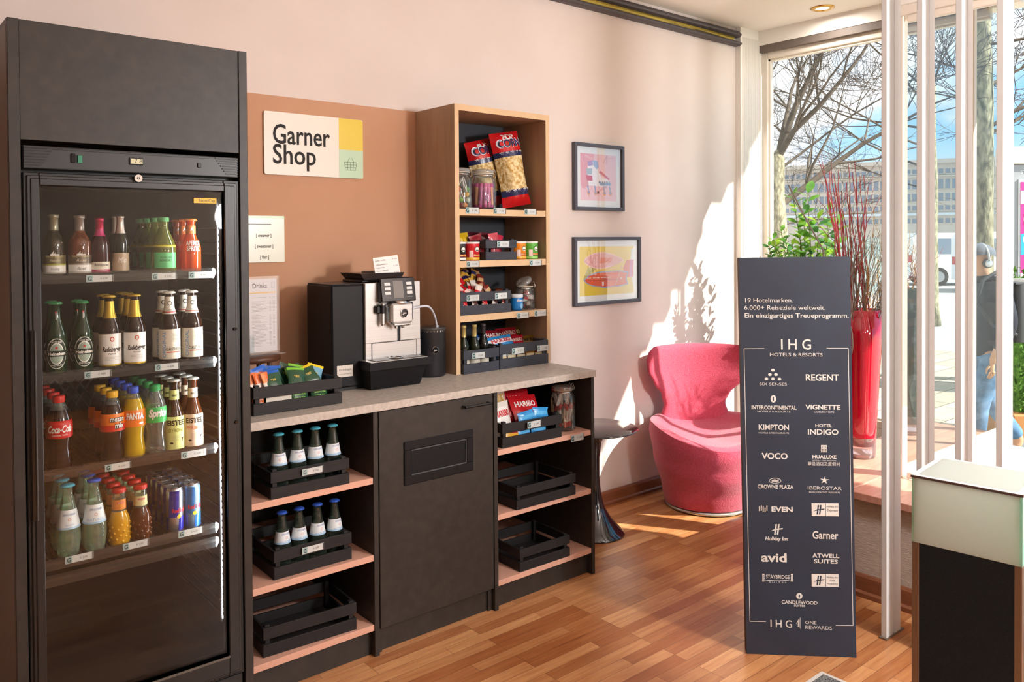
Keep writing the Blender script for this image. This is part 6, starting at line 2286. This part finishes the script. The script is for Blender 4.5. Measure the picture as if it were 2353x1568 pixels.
picture(1317, 326, 1432, 486, 'upper framed print of a roller skate on pink', skate)
picture(1317, 545, 1470, 693, 'lower framed print of two surfboards on yellow', boards)

# ================================================================ ARMCHAIR AND SIDE TABLE
FAB = NM('red_wool', 'b03a4e', 'c85468', (180, 180, 180), .95, .9, (260, 260, 260), spec=.1, sheen=.35, dist=.004)
t = thing('armchair', 'red wool swivel armchair with a winged back in the corner', 'armchair', (CHX, CHY, 0), CHR)
t.scale = (1.02, 1.02, 1.02)


def smooth(pts, x):
    for (x0, y0), (x1, y1) in zip(pts, pts[1:]):
        if x <= x1:
            u = (x-x0)/(x1-x0)
            u = u*u*(3-2*u)
            return y0+(y1-y0)*u
    return pts[-1][1]


def body_r(a, h):
    # a: plan angle, -pi/2 is the front; h: 0 bottom .. 1 rim
    fr = max(0, -math.sin(a))
    keel = .11*fr**6
    side = 1+.04*abs(math.cos(a))**2
    r = smooth([(0, .225), (.15, .238), (.6, .285), (.9, .305), (1, .298)], h)
    return r*(side+keel*(.5+.5*h)-.05*fr**2)


def rim(a):
    fr = max(0, -math.sin(a))
    return .455-.095*fr**1.3


def fbody(a, b):
    th = 2*PI*a
    h = b
    r = body_r(th, h)
    return (r*math.cos(th), r*math.sin(th)*.98, .022+(rim(th)-.022)*h)


mb = MB()
mb.grid(fbody, 56, 16, FAB, cu=True)


def fseat(a, b):
    th = 2*PI*a
    r0 = body_r(th, 1)
    z0 = rim(th)
    k = 1-b
    edge = math.sin(min(1, b*4)*PI/2)
    z = z0*(k**1.5)+.385*(1-k**1.5)+.018*math.sin(min(1, b*3.5)*PI)-(.03*(1-k))
    return (r0*k*math.cos(th), r0*k*math.sin(th)*.98, z)


mb.grid(fseat, 56, 12, FAB, cu=True)
mb.build('seat_shell', t)
WIDE = [(.36, .235), (.44, .215), (.51, .195), (.57, .215), (.64, .275), (.71, .312), (.77, .318), (.815, .305), (.84, .275)]
zs0, zs1 = .36, .842
mb = MB()


def fback(a, b):
    # closed loop a in 0..1 : front face then rear face
    bb = b
    z = zs0+(zs1-zs0)*bb
    w = smooth(WIDE, z)
    th = .036*math.sqrt(max(.0, 1-max(0, (bb-.86)/.14)**2))+.004
    q = a*2
    if q < 1:
        s, side = -1+2*q, -1
    else:
        s, side = 1-2*(q-1), 1
    e = max(0, 1-abs(s)**6)**.5
    lean = .05*(bb)**1.3
    wingf = .14*smooth([(0, .35), (.30, .35), (.6, .85), (1, 1)], bb)
    yc = .235+lean-wingf*abs(s)**2.0
    y = yc+side*th*e
    return (w*s*(1-.06*abs(s)**3), y, z)


mb.grid(fback, 60, 34, FAB, cu=True)
top = [fback(i/60, 1) for i in range(60)]
mb.add(top, [(i, i+1, 59-i-1, 59-i) for i in range(0, 29)], FAB, True)
mb.build('backrest', t)
MB().lathe([(.228, .004), (.232, .006), (.232, .014), (.228, .018), (0, .018)], M('b9b4ae', .3, .7), 48).build('swivel_ring', t)
MB().lathe([(.21, 0), (.22, .002), (.22, .006), (0, .006)], BLK, 40).build('base_disc', t)

t = thing('side_table', 'round black tulip side table between the counter and the armchair', 'side table', (TBX, TBY, 0))
BG = M('121216', .08, 0, .6, coat=.6)
MB().lathe([(0, .512), (.10, .513), (.19, .518), (.215, .524), (.222, .529), (.216, .532), (0, .532)], BG, 56).build('table_top', t)
MB().lathe([(.150, 0), (.152, .003), (.150, .008), (.125, .030), (.085, .075), (.052, .13), (.033, .20), (.026, .28), (.026, .38), (.036, .46), (.060, .505), (.075, .514)], BG, 48).build('pedestal', t)

# ================================================================ TOTEM
BL, BR = bp(1716, 1503, 'z', 0), bp(1968, 1512, 'z', 0)
tn = Vector((-(BR-BL).y, (BR-BL).x, 0)).normalized()
if tn.dot(CAM-BL) < 0:
    tn = -tn


def tp(u, v):
    d = _f+RT*((u-CX)/F)+DN*((v-CY)/F)
    return CAM+d*((BL-CAM).dot(tn)/d.dot(tn))


TL, TR = tp(1698, 593), tp(1953, 590)
org = (BL+BR)/2
org.z = 0
TOT = NM('totem_print', '2a303c', '2f3644', (4, 4, 4), .5, spec=.35)
t = thing('totem_display', 'tall dark blue hotel totem with white brand lettering standing on the parquet', 'display board', tuple(org))
TWH = M('d8d4cc', .6, 0, .2)
mb = MB()
bk = -tn*.035
q = [p-org for p in (BL, BR, TR, TL)]
b2 = [p+bk for p in q]
mb.add(q+b2, [(0, 1, 2, 3), (5, 4, 7, 6), (1, 5, 6, 2), (3, 2, 6, 7)], TOT)
mb.add(q+b2, [(4, 0, 3, 7)], M('3a2a24', .5))
mb.add(q+b2, [(0, 4, 5, 1)], TOT)
ex = (BR-BL).normalized()
ez = ((TL+TR)-(BL+BR)).normalized()
PXM = (TL-TR).length/255.


def tx(u, v, d=.0012):
    p = tp(u, v)-org+tn*d
    return Matrix((( ex.x, ez.x, tn.x, p.x), (ex.y, ez.y, tn.y, p.y), (ex.z, ez.z, tn.z, p.z), (0, 0, 0, 1)))


def tt(s, u, v, h, width=None, bold=0., align='CENTER', shear=0., sx=1., mat=None, d=.0012):
    """Lettering on the totem: u, baseline v, cap height and width in photo pixels."""
    if width and align == 'CENTER':
        vs, _ = text_geo(s, bold, align, shear)
    mb.text(s, h*PXM, tx(u, v, d), mat or TWH, bold, align, sx, shear, width*PXM if width else None)


def tl(u0, v0, u1, v1, w=1.3, mat=None, d=.001):
    a, b = tp(u0, v0)-org+tn*d, tp(u1, v1)-org+tn*d
    dr = (b-a).normalized()
    n = tn.cross(dr)*w*PXM/2
    mb.poly([a-n, b-n, b+n, a+n], mat or TWH)


def tpoly(pts, mat=None, d=.001):
    mb.poly([tp(u, v)-org+tn*d for u, v in pts], mat or TWH)


def tell(u, v, ru, rv, mat=None, d=.001, n=24):
    tpoly([(u+ru*math.cos(2*PI*i/n), v+rv*math.sin(2*PI*i/n)) for i in range(n)], mat, d)


tt('19 Hotelmarken.', 1709, 695, 10.5, 110, 0, 'LEFT')
tt('6.000+ Reiseziele weltweit.', 1709.5, 712, 10.5, 187, 0, 'LEFT')
tt('Ein einzigartiges Treueprogramm.', 1710, 730, 10.5, 239, .012, 'LEFT')
tt('I H G', 1829, 803, 24, 69, .01)
tt('HOTELS & RESORTS', 1829, 819, 8, 121)
tl(1709.5, 801.5, 1756, 801); tl(1899, 800.5, 1949, 800.5); tl(1709.5, 801.5, 1723, 1428); tl(1949, 800.5, 1960, 1438); tl(1723, 1428, 1760, 1429); tl(1920, 1437.5, 1960, 1438)
for (u, v) in ((1776, 851), (1769, 861), (1783, 861), (1761, 871), (1776, 871), (1791, 871.5)):
    tell(u, v, 4.2, 3.2)
tt('SIX SENSES', 1776.5, 886, 6.5, 63)
tt('REGENT', 1889, 875, 15, 76, .02)
tell(1777, 917, 6.5, 8.5)
tt('I', 1777, 921, 9, None, .05, mat=TOT, d=.0016)
tt('INTERCONTINENTAL', 1778, 941, 9, 104, .02)
tt('HOTELS & RESORTS', 1778, 948, 4.4, 76)
tt('VIGNETTE', 1891, 941, 10.5, 80, .03)
tt('COLLECTION', 1893, 949, 4.4, 46)
tt('KIMPTON', 1778, 988, 12.5, 70, .02)
tt('HOTELS & RESTAURANTS', 1778, 997, 3.6, 70)
tt('HOTEL', 1892, 982, 7.5, 38, .02)
tt('INDIGO', 1891, 999, 12.5, 70, .02)
tt('VOCO', 1780.5, 1055, 14, 60, .025)
for k in range(5):
    tl(1886.5, 1024+3.6*k, 1892.2, 1024+3.6*k, 1.8); tl(1893.8, 1024+3.6*k, 1899.5, 1024+3.6*k, 1.8)
tl(1887, 1023, 1887, 1040, 1.1); tl(1892, 1023, 1892, 1040, 1.1); tl(1894, 1023, 1894, 1040, 1.1); tl(1899, 1023, 1899, 1040, 1.1)
tt('HUALUXE', 1894, 1054, 8, 55, .03)
tt('HOTELS AND RESORTS', 1894, 1060, 2.6, 54)
tt('華邑酒店及度假村', 1893, 1070, 7, 74, .0)
tell(1781, 1105, 14, 6.5); tell(1781, 1105, 12.8, 5.4, TOT, .0014)
for k in (-2, 0, 2):
    tpoly([(1773+i*2, 1104.5+k+1.0*math.sin(i*1.4)) for i in range(9)]+[(1789-i*2, 1106+k+1.0*math.sin((8-i)*1.4)) for i in range(9)], None, .0018)
tt('CROWNE PLAZA', 1781.5, 1123, 9, 83, .02)
tpoly([(1894.5+(11 if k % 2 == 0 else 3.6)*math.sin(2*PI*k/10+.12), 1104-(9.5 if k % 2 == 0 else 3.2)*math.cos(2*PI*k/10+.12)) for k in range(10)])
tt('IBEROSTAR', 1894.5, 1126, 8, 78)
tt('BEACHFRONT RESORTS', 1894.5, 1133.5, 3.6, 71)
for k, (a, b) in enumerate(((1164, 1175), (1162, 1174), (1164, 1177), (1167, 1177), (1162, 1174))):
    tl(1745+4.3*k, a, 1745+4.3*k, b, 2.4)
tt('EVEN', 1797, 1176, 11.5, 49, .03)


def hmark(u, v, s, mat=None, d=.001):
    tl(u-.10*s, v+.45*s, u+.02*s, v-.45*s, .13*s, mat, d); tl(u+.13*s, v+.45*s, u+.25*s, v-.45*s, .13*s, mat, d)
    tpoly([(u-.5*s, v+.16*s), (u-.1*s, v-.04*s), (u+.58*s, v-.12*s), (u+.58*s, v-.02*s), (u-.1*s, v+.08*s)], mat, d)


def hibox(v0, v1, l2, l3=None):
    tpoly([(1864.5, v0), (1926.5, v0+.7), (1927, v1), (1865, v1-.7)])
    tl(1897, v0+.3, 1897.2, v1-.3, .9, TOT, .0014)
    hmark(1880, (v0+v1)/2, 24, TOT, .0014)
    tt('Holiday Inn', 1912, v0+10 if not l3 else v0+10, 4.2, 26, 0, mat=TOT, d=.0014, shear=.2)
    tt(l2, 1912, v0+19 if not l3 else v0+17.5, 5.5 if not l3 else 4.2, 25 if not l3 else 12, 0, mat=TOT, d=.0014, shear=.2)
    if l3:
        tt(l3, 1912, v0+24.5, 4.2, 25, 0, mat=TOT, d=.0014, shear=.2)


hibox(1156.5, 1187, 'Express')
hmark(1783, 1217, 27)
tt('Holiday Inn', 1784, 1242, 8.5, 53, .03, shear=.2)
tt('Garner', 1896, 1238.5, 18, 59, .02)
tt('avid', 1779, 1291, 20, 59, .03)
tt('ATWELL', 1897.5, 1282, 9.5, 62, .02); tt('SUITES', 1897.5, 1295, 9.5, 55, .02)
for u in (1754, 1819.5):
    tl(u-1.5, 1321, u-1.5, 1337, 1.6); tl(u+1.5, 1321, u+1.5, 1337, 1.6); tl(u-2.6, 1320, u+2.6, 1320, 2.4)
tt('STAYBRIDGE', 1787, 1330, 9, 55, .01)
tpoly([(1757+i*5, 1335-2.2*math.sin(PI*i/12)) for i in range(13)]+[(1817-i*5, 1336.4-2.2*math.sin(PI*i/12)) for i in range(13)])
tt('S U I T E S', 1787, 1340, 3.2, 40)
hibox(1319, 1349, 'Club', 'Vacations')
tell(1836.5, 1370, 7.2, 7)
tpoly([(1836, 1365.5), (1838.6, 1369.5), (1837.5, 1374), (1834.5, 1372), (1835.4, 1369)], TOT, .0014)
tt('CANDLEWOOD', 1837, 1388.5, 8, 83, .02)
tt('SUITES', 1837, 1394.5, 4.6, 26, .02)
tt('I H G', 1795, 1442, 17.5, 50, .01)
tl(1838.5, 1419.5, 1838.5, 1445, .9)
tl(1832, 1430, 1836.5, 1422, 1.2); tl(1834, 1441, 1834.4, 1428, 1.8); tl(1829, 1434, 1836.4, 1424, .9); tl(1836.4, 1441, 1836.4, 1424, 1.2)
tt('ONE', 1849.5, 1434, 7.5, 26, 0, 'LEFT'); tt('REWARDS', 1849.5, 1445.5, 8, 61, 0, 'LEFT')
mb.build('printed_panel', t)

# ================================================================ DISPLAY PLINTH
PZ = .87
fl, frr, bl = bp(2095, 1091, 'z', PZ), bp(2350, 1138, 'z', PZ), bp(2153, 1050, 'z', PZ)
e1 = (frr-fl)
wq = e1.length
e1.normalize()
e2 = Vector((-e1.y, e1.x, 0))
if e2.dot(bl-fl) < 0:
    e2 = -e2
dq = max(.2, (bl-fl).dot(e2))
rzq = math.atan2(e1.y, e1.x)
sgn = 1 if e2.dot(Vector((-math.sin(rzq), math.cos(rzq), 0))) > 0 else -1
_p = CAM+(_f+RT*((2096-CX)/F)+DN*((1245-CY)/F))*((fl-CAM).dot(_f)/1.)
zg = PZ-(1245-1091)*((fl-CAM).dot(_f))/F
t = thing('display_plinth', 'black display plinth with a frosted glass box on top', 'plinth', (fl.x+e1.x*wq/2+e2.x*dq/2, fl.y+e1.y*wq/2+e2.y*dq/2, 0), rzq)
hw, hd = wq/2, dq/2
PAN = NM('plinth_black', '1b242b', '232d35', (300, 300, 300), .6, spec=.12)
SST = M('80746a', .35, .7)
MB().box(-hw+.017, hw-.017, -hd+.001, hd-.001, 0, zg-.001, PAN).box(-hw+.002, hw-.002, -hd+.017, hd-.017, 0, zg-.001, PAN).build('panel', t)
for (a, b) in ((-1, -1), (1, -1), (-1, 1), (1, 1)):
    MB().box(a*hw, a*(hw-.017), b*hd, b*(hd-.017), 0, zg, SST, .001).build('corner_profile', t)
FRO = bpy.data.materials.new('frosted_glass')
FRO.use_nodes = True
_n = FRO.node_tree
_n.nodes.clear()
_o = _n.nodes.new('ShaderNodeOutputMaterial')
_a, _c, _g = _n.nodes.new('ShaderNodeBsdfDiffuse'), _n.nodes.new('ShaderNodeBsdfTranslucent'), _n.nodes.new('ShaderNodeMixShader')
_a.inputs['Color'].default_value = lin('f4f9f5')
_c.inputs['Color'].default_value = lin('f6fbf8')
_g.inputs[0].default_value = .72
_n.links.new(_a.outputs[0], _g.inputs[1])
_n.links.new(_c.outputs[0], _g.inputs[2])
_n.links.new(_g.outputs[0], _o.inputs['Surface'])
EDG = thin_glass('glass_edge', 'b4e6d6', .08, .5, .5, 'b8ecdc')
s = -1 if sgn > 0 else 1
mb = MB()
T = .006
mb.box(-hw+T, hw-T, s*hd, s*(hd-T), zg, PZ-.006, FRO).box(-hw+T, hw-T, -s*hd, -s*(hd-T), zg, PZ-.006, FRO)
mb.box(-hw+T, -hw+2*T, -hd+T, hd-T, zg, PZ-.006, FRO).box(hw-2*T, hw-T, -hd+T, hd-T, zg, PZ-.006, FRO)
mb.build('frosted_side', t)
mb = MB()
for a in (-1, 1):
    mb.box(a*hw, a*(hw-T), -hd, hd, zg, PZ-.006, EDG)
mb.build('glass_edge', t)
_tm = MB()
for q4 in ((-hw-.002, hw+.002, -hd-.002, -hd+.012), (-hw-.002, hw+.002, hd-.012, hd+.002), (-hw-.002, -hw+.012, -hd+.012, hd-.012), (hw-.012, hw+.002, -hd+.012, hd-.012)):
    _tm.box(*q4, PZ-.006, PZ-.0006, M('4e4244', .4)).box(*q4, PZ-.0006, PZ+.0004, M('d6dfe2', .2, 0, .5))
_tm.box(-hw+.012, hw-.012, -hd+.012, hd-.012, PZ-.003, PZ+.001, FRO).build('glass_top', t)

# doormat corner at the bottom edge of the view
MATM = NM('mat_grey', '3a3a3a', '9a9a98', (220, 220, 30), .9, .3, lo=.4, hi=.7, spec=.1)
t = thing('floor_mat', 'grey speckled mat corner with a pale rim on the parquet', 'mat', (1.72, -1.865, 0), 0)
MB().box(-.262, .262, -.147, .147, .001, .007, MATM).build('mat_field', t)
MB().box(-.275, .275, -.16, -.147, 0, .008, M('c9c4bc', .6)).box(-.275, .275, .147, .16, 0, .008, M('c9c4bc', .6)).box(-.275, -.262, -.147, .147, 0, .008, M('c9c4bc', .6)).box(.262, .275, -.147, .147, 0, .008, M('c9c4bc', .6)).build('rim', t)

# ================================================================ VASES, TWIGS, PLANT
REDV = M('c20a2c', .06, 0, .6, coat=1.)
vb = bp(1977, 1049, 'z', BZ)
dv = (vb-CAM).dot(_f)
vtop = CAM.z-(737-574)*dv/F-BZ
Rt, Rb = 47*dv/F, 33*dv/F
CLR = thin_glass('vase_foot_glass', 'f2e6e8', .10, .8, .10, 'f0e0e2')


def vase(name, label, loc, Rt, Rb, Hh, mat):
    t = thing(name, label, 'vase', loc)
    MB().lathe([(0, .055), (Rb*.9, .058), (Rb*1.02, .10), (Rb+(Rt-Rb)*.45, Hh*.45), (Rt*.97, Hh*.8), (Rt, Hh), (Rt-.006, Hh), (Rt*.95, Hh*.8), (Rb+(Rt-Rb)*.45-.008, Hh*.45), (Rb*.85, .11), (0, .10)], mat, 48, caps=False).build('coloured_body', t)
    MB().lathe([(0, 0), (Rb*.92, 0), (Rb*.97, .006), (Rb*1.0, .03), (Rb*1.02, .10)], CLR, 48, caps=False).lathe([(0, .022), (Rb*.94, .022)], CLR, 40, caps=False).build('clear_foot', t)
    return t


vase('red_vase', 'tall glossy red vase of twigs on the window bench', (vb.x, vb.y, BZ), Rt, Rb, vtop, REDV)
v2 = bp(2088, 996, 'z', BZ)
d2 = (v2-CAM).dot(_f)
vase('dark_green_vase', 'tall dark green vase on the bench behind the window frame', (v2.x, v2.y, BZ), 38*d2/F, 26*d2/F, CAM.z-(690-574)*d2/F-BZ, M('1e2c2a', .1, 0, .6, coat=.6))

rng = random.Random(17)


def twig(base, endp, r, mat, label, grp, wig=.02, shoots=3, bow=None, zmouth=None):
    base, endp = Vector(base), Vector(endp)
    mb = MB()
    n = 10
    mid = base.lerp(endp, .45)
    if bow:
        mid = mid+Vector(bow)
    pts, rs = [], []
    for i in range(n+1):
        u = i/n
        p = base*(1-u)**2+mid*2*u*(1-u)+endp*u*u
        p = p+Vector((rng.uniform(-wig, wig), rng.uniform(-wig, wig), rng.uniform(-wig, wig)*.5))*min(1, u*2)
        pts.append(p-base)
        rs.append(max(r*(1-.7*u), .0011))
    mb.tube(pts, rs, mat, 5)
    for q in range(shoots):
        i = rng.randint(5, n-1)
        d = (pts[i+1]-pts[i]).normalized()+Vector((rng.uniform(-.7, .7), rng.uniform(-.7, .7), rng.uniform(-.2, .5)))
        p = pts[i]
        sp = [p]
        for k in range(3):
            d = d+Vector((rng.uniform(-.3, .3), rng.uniform(-.3, .3), rng.uniform(-.1, .3)))
            p = p+d.normalized()*rng.uniform(.03, .07)
            sp.append(p)
        mb.tube(sp, [rs[i]*.7, rs[i]*.5, .0011, .0009], mat, 4)
    o = mb.build('twig', None, tuple(base))
    return tag(o, label, 'twig', grp)


DOG = M('b44446', .5, 0, .3)
GRYT = M('8f8478', .7, 0, .2)
TANT = M('b98f52', .6, 0, .2)
mouth = Vector((vb.x, vb.y, BZ+vtop))
EN = [(1884, 366), (1893, 378), (1902, 392), (1908, 372), (1899, 425), (1914, 400), (1920, 415), (1926, 392), (1934, 440), (1907, 440), (1952, 378), (1958, 395), (1965, 372), (1975, 405), (1945, 420), (1970, 430), (1987, 400), (1996, 430)]
for k, (u, v) in enumerate(EN):
    a = rng.uniform(0, 6.28)
    b = mouth+Vector((Rt*.6*math.cos(a), Rt*.6*math.sin(a), -.30))
    e = depth_at(u, v, dv+rng.uniform(-.12, .16))
    twig(b, e, .0050, DOG, 'red dogwood twig rising from the red vase', 'red twigs in the vase', .008, 2, (rng.uniform(0, .03), rng.uniform(-.02, .02), .04))
for k in range(40):
    a = rng.uniform(0, 6.28)
    b = mouth+Vector((Rt*.7*math.cos(a), Rt*.7*math.sin(a), -.32))
    u, v = rng.uniform(1935, 2060), rng.uniform(455, 640)
    e = depth_at(u, v, dv+rng.uniform(-.15, .2))
    tan = k % 3 == 0
    twig(b, e, .0024 if tan else .0046, TANT if tan else GRYT, ('thin tan curled twig' if tan else 'grey dry twig')+' in the red vase', 'dry twigs in the vase', .022 if tan else .012, 5 if tan else 3, (rng.uniform(-.04, .04), rng.uniform(-.04, .04), .02))
m2 = Vector((v2.x, v2.y, BZ+.70))
for k in range(12):
    e = depth_at(rng.uniform(2065, 2130), rng.uniform(520, 660), d2+rng.uniform(-.1, .15))
    twig(m2+Vector((rng.uniform(-.04, .04), rng.uniform(-.04, .04), 0)), e, .0035, DOG if k % 4 == 0 else TANT, ('red twig' if k % 4 == 0 else 'tan dry twig')+' in the dark green vase', 'twigs in the green vase', .02, 4)



def leaf_mat(name, c1, c2):
    m = NM(name, c1, c2, (14, 14, 14), .4, spec=.4)
    nt = m.node_tree
    tr = nt.nodes.new('ShaderNodeBsdfTranslucent')
    mx = nt.nodes.new('ShaderNodeMixShader')
    mx.inputs[0].default_value = .45
    src = nt.nodes['Color Ramp'].outputs['Color']
    nt.links.new(src, tr.inputs['Color'])
    nt.links.new(nt.nodes['Principled BSDF'].outputs[0], mx.inputs[1])
    nt.links.new(tr.outputs[0], mx.inputs[2])
    nt.links.new(mx.outputs[0], nt.nodes['Material Output'].inputs['Surface'])
    return m


LF = [leaf_mat('leaf_green', '4f8a34', '7fb24a'), leaf_mat('leaf_light', '8fbe3e', 'b4d656'), leaf_mat('leaf_dark', '3f7340', '5f9450')]
PLX, PLY = 3.86, -.62
t = thing('leafy_plant', 'leafy green potted plant in the bay window behind the totem', 'plant', (PLX, PLY, 0))
o3 = Vector((PLX, PLY, 0))
MB().lathe([(0, 0), (.11, 0), (.12, .01), (.155, .42), (.165, .43), (.165, .46), (.15, .46), (.145, .43), (0, .42)], M('4a4a4e', .4), 36).build('pot', t)


def leaf(mb, p, d, L_, mat):
    d = d.normalized()
    s = d.cross(Vector((0, 0, 1)))
    if s.length < .1:
        s = Vector((1, 0, 0))
    s.normalize()
    n = s.cross(d)
    roll = rng.uniform(-.8, .8)
    s, n = s*math.cos(roll)+n*math.sin(roll), n*math.cos(roll)-s*math.sin(roll)
    prof_ = [(0, 0), (.12, .10), (.35, .22), (.6, .25), (.82, .16), (1, 0)]
    vs, fs = [], []
    for (a, w) in prof_:
        c = p+d*L_*a+n*(-.10*L_*a*a)
        vs += [c-s*w*L_+n*.05*L_*(w*3), c, c+s*w*L_+n*.05*L_*(w*3)]
    for i in range(len(prof_)-1):
        fs += [(3*i, 3*i+1, 3*i+4, 3*i+3), (3*i+1, 3*i+2, 3*i+5, 3*i+4)]
    mb.add(vs, fs, mat, True)


STEMS = [((1822, 446), 0, .075, 9), ((1856, 440), 2, .080, 9), ((1846, 470), 0, .070, 9), ((1880, 500), 1, .075, 10), ((1903, 478), 0, .070, 9), ((1925, 512), 2, .07, 9), ((1905, 520), 1, .065, 9), ((1838, 520), 1, .065, 12), ((1862, 540), 1, .06, 12),
         ((1795, 528), 0, .045, 16), ((1777, 545), 0, .042, 16), ((1766, 562), 2, .040, 16), ((1785, 560), 1, .042, 16), ((1806, 548), 2, .042, 16), ((1820, 560), 0, .045, 16), ((1770, 582), 0, .040, 14), ((1830, 580), 1, .05, 12), ((1885, 565), 1, .06, 10), ((1910, 570), 0, .055, 10), ((1850, 575), 2, .05, 12)]
for (uv, c, L_, n) in STEMS:
    e = depth_at(uv[0], uv[1]+4, (o3-CAM).dot(_f)+rng.uniform(-.12, .12))-o3
    b = Vector((rng.uniform(-.05, .05), rng.uniform(-.05, .05), .42))
    mid = b.lerp(e, .5)+Vector((0, 0, .12))
    pts = [b*(1-u)**2+mid*2*u*(1-u)+e*u*u for u in [i/10 for i in range(11)]]
    st = MB().tube(pts, [.006-.0004*i for i in range(11)], M('6b6a3c', .7), 6).build('stem', t)
    mb = MB()
    n = int(n*1.7)
    L_ *= 1.15
    for k in range(n):
        u = 1-.40*(k/n)**1.1 if L_ > .055 else 1-.28*(k/n)
        p = b*(1-u)**2+mid*2*u*(1-u)+e*u*u
        a = k*2.4
        d = Vector((math.cos(a), math.sin(a), .55 if k else 1.5))
        leaf(mb, p, d, L_*rng.uniform(.75, 1.1), LF[c] if rng.random() < .7 else LF[(c+1) % 3])
    mb.build('leaves', st)
# long bare stick leaning in the same pot
pts = [depth_at(1812, 425, 4.72)-o3, depth_at(1850, 500, 4.70)-o3, depth_at(1892, 575, 4.68)-o3, Vector((.05, -.05, .43))]
MB().tube(pts, [.004, .005, .006, .007], M('8f7f70', .7), 6).build('bare_stick', t)

# ================================================================ RENDER SETTINGS THAT BELONG TO THE SCENE
SC.cycles.max_bounces = 8
SC.cycles.diffuse_bounces = 4
SC.cycles.glossy_bounces = 4
SC.cycles.transmission_bounces = 6
SC.cycles.transparent_max_bounces = 28
SC.cycles.caustics_reflective = False
SC.cycles.caustics_refractive = False
SC.cycles.sample_clamp_indirect = 6
SC.cycles.use_denoising = True
for o in list(bpy.data.objects):
    if o.parent is not None:
        for k in ('label', 'category', 'group'):
            pass
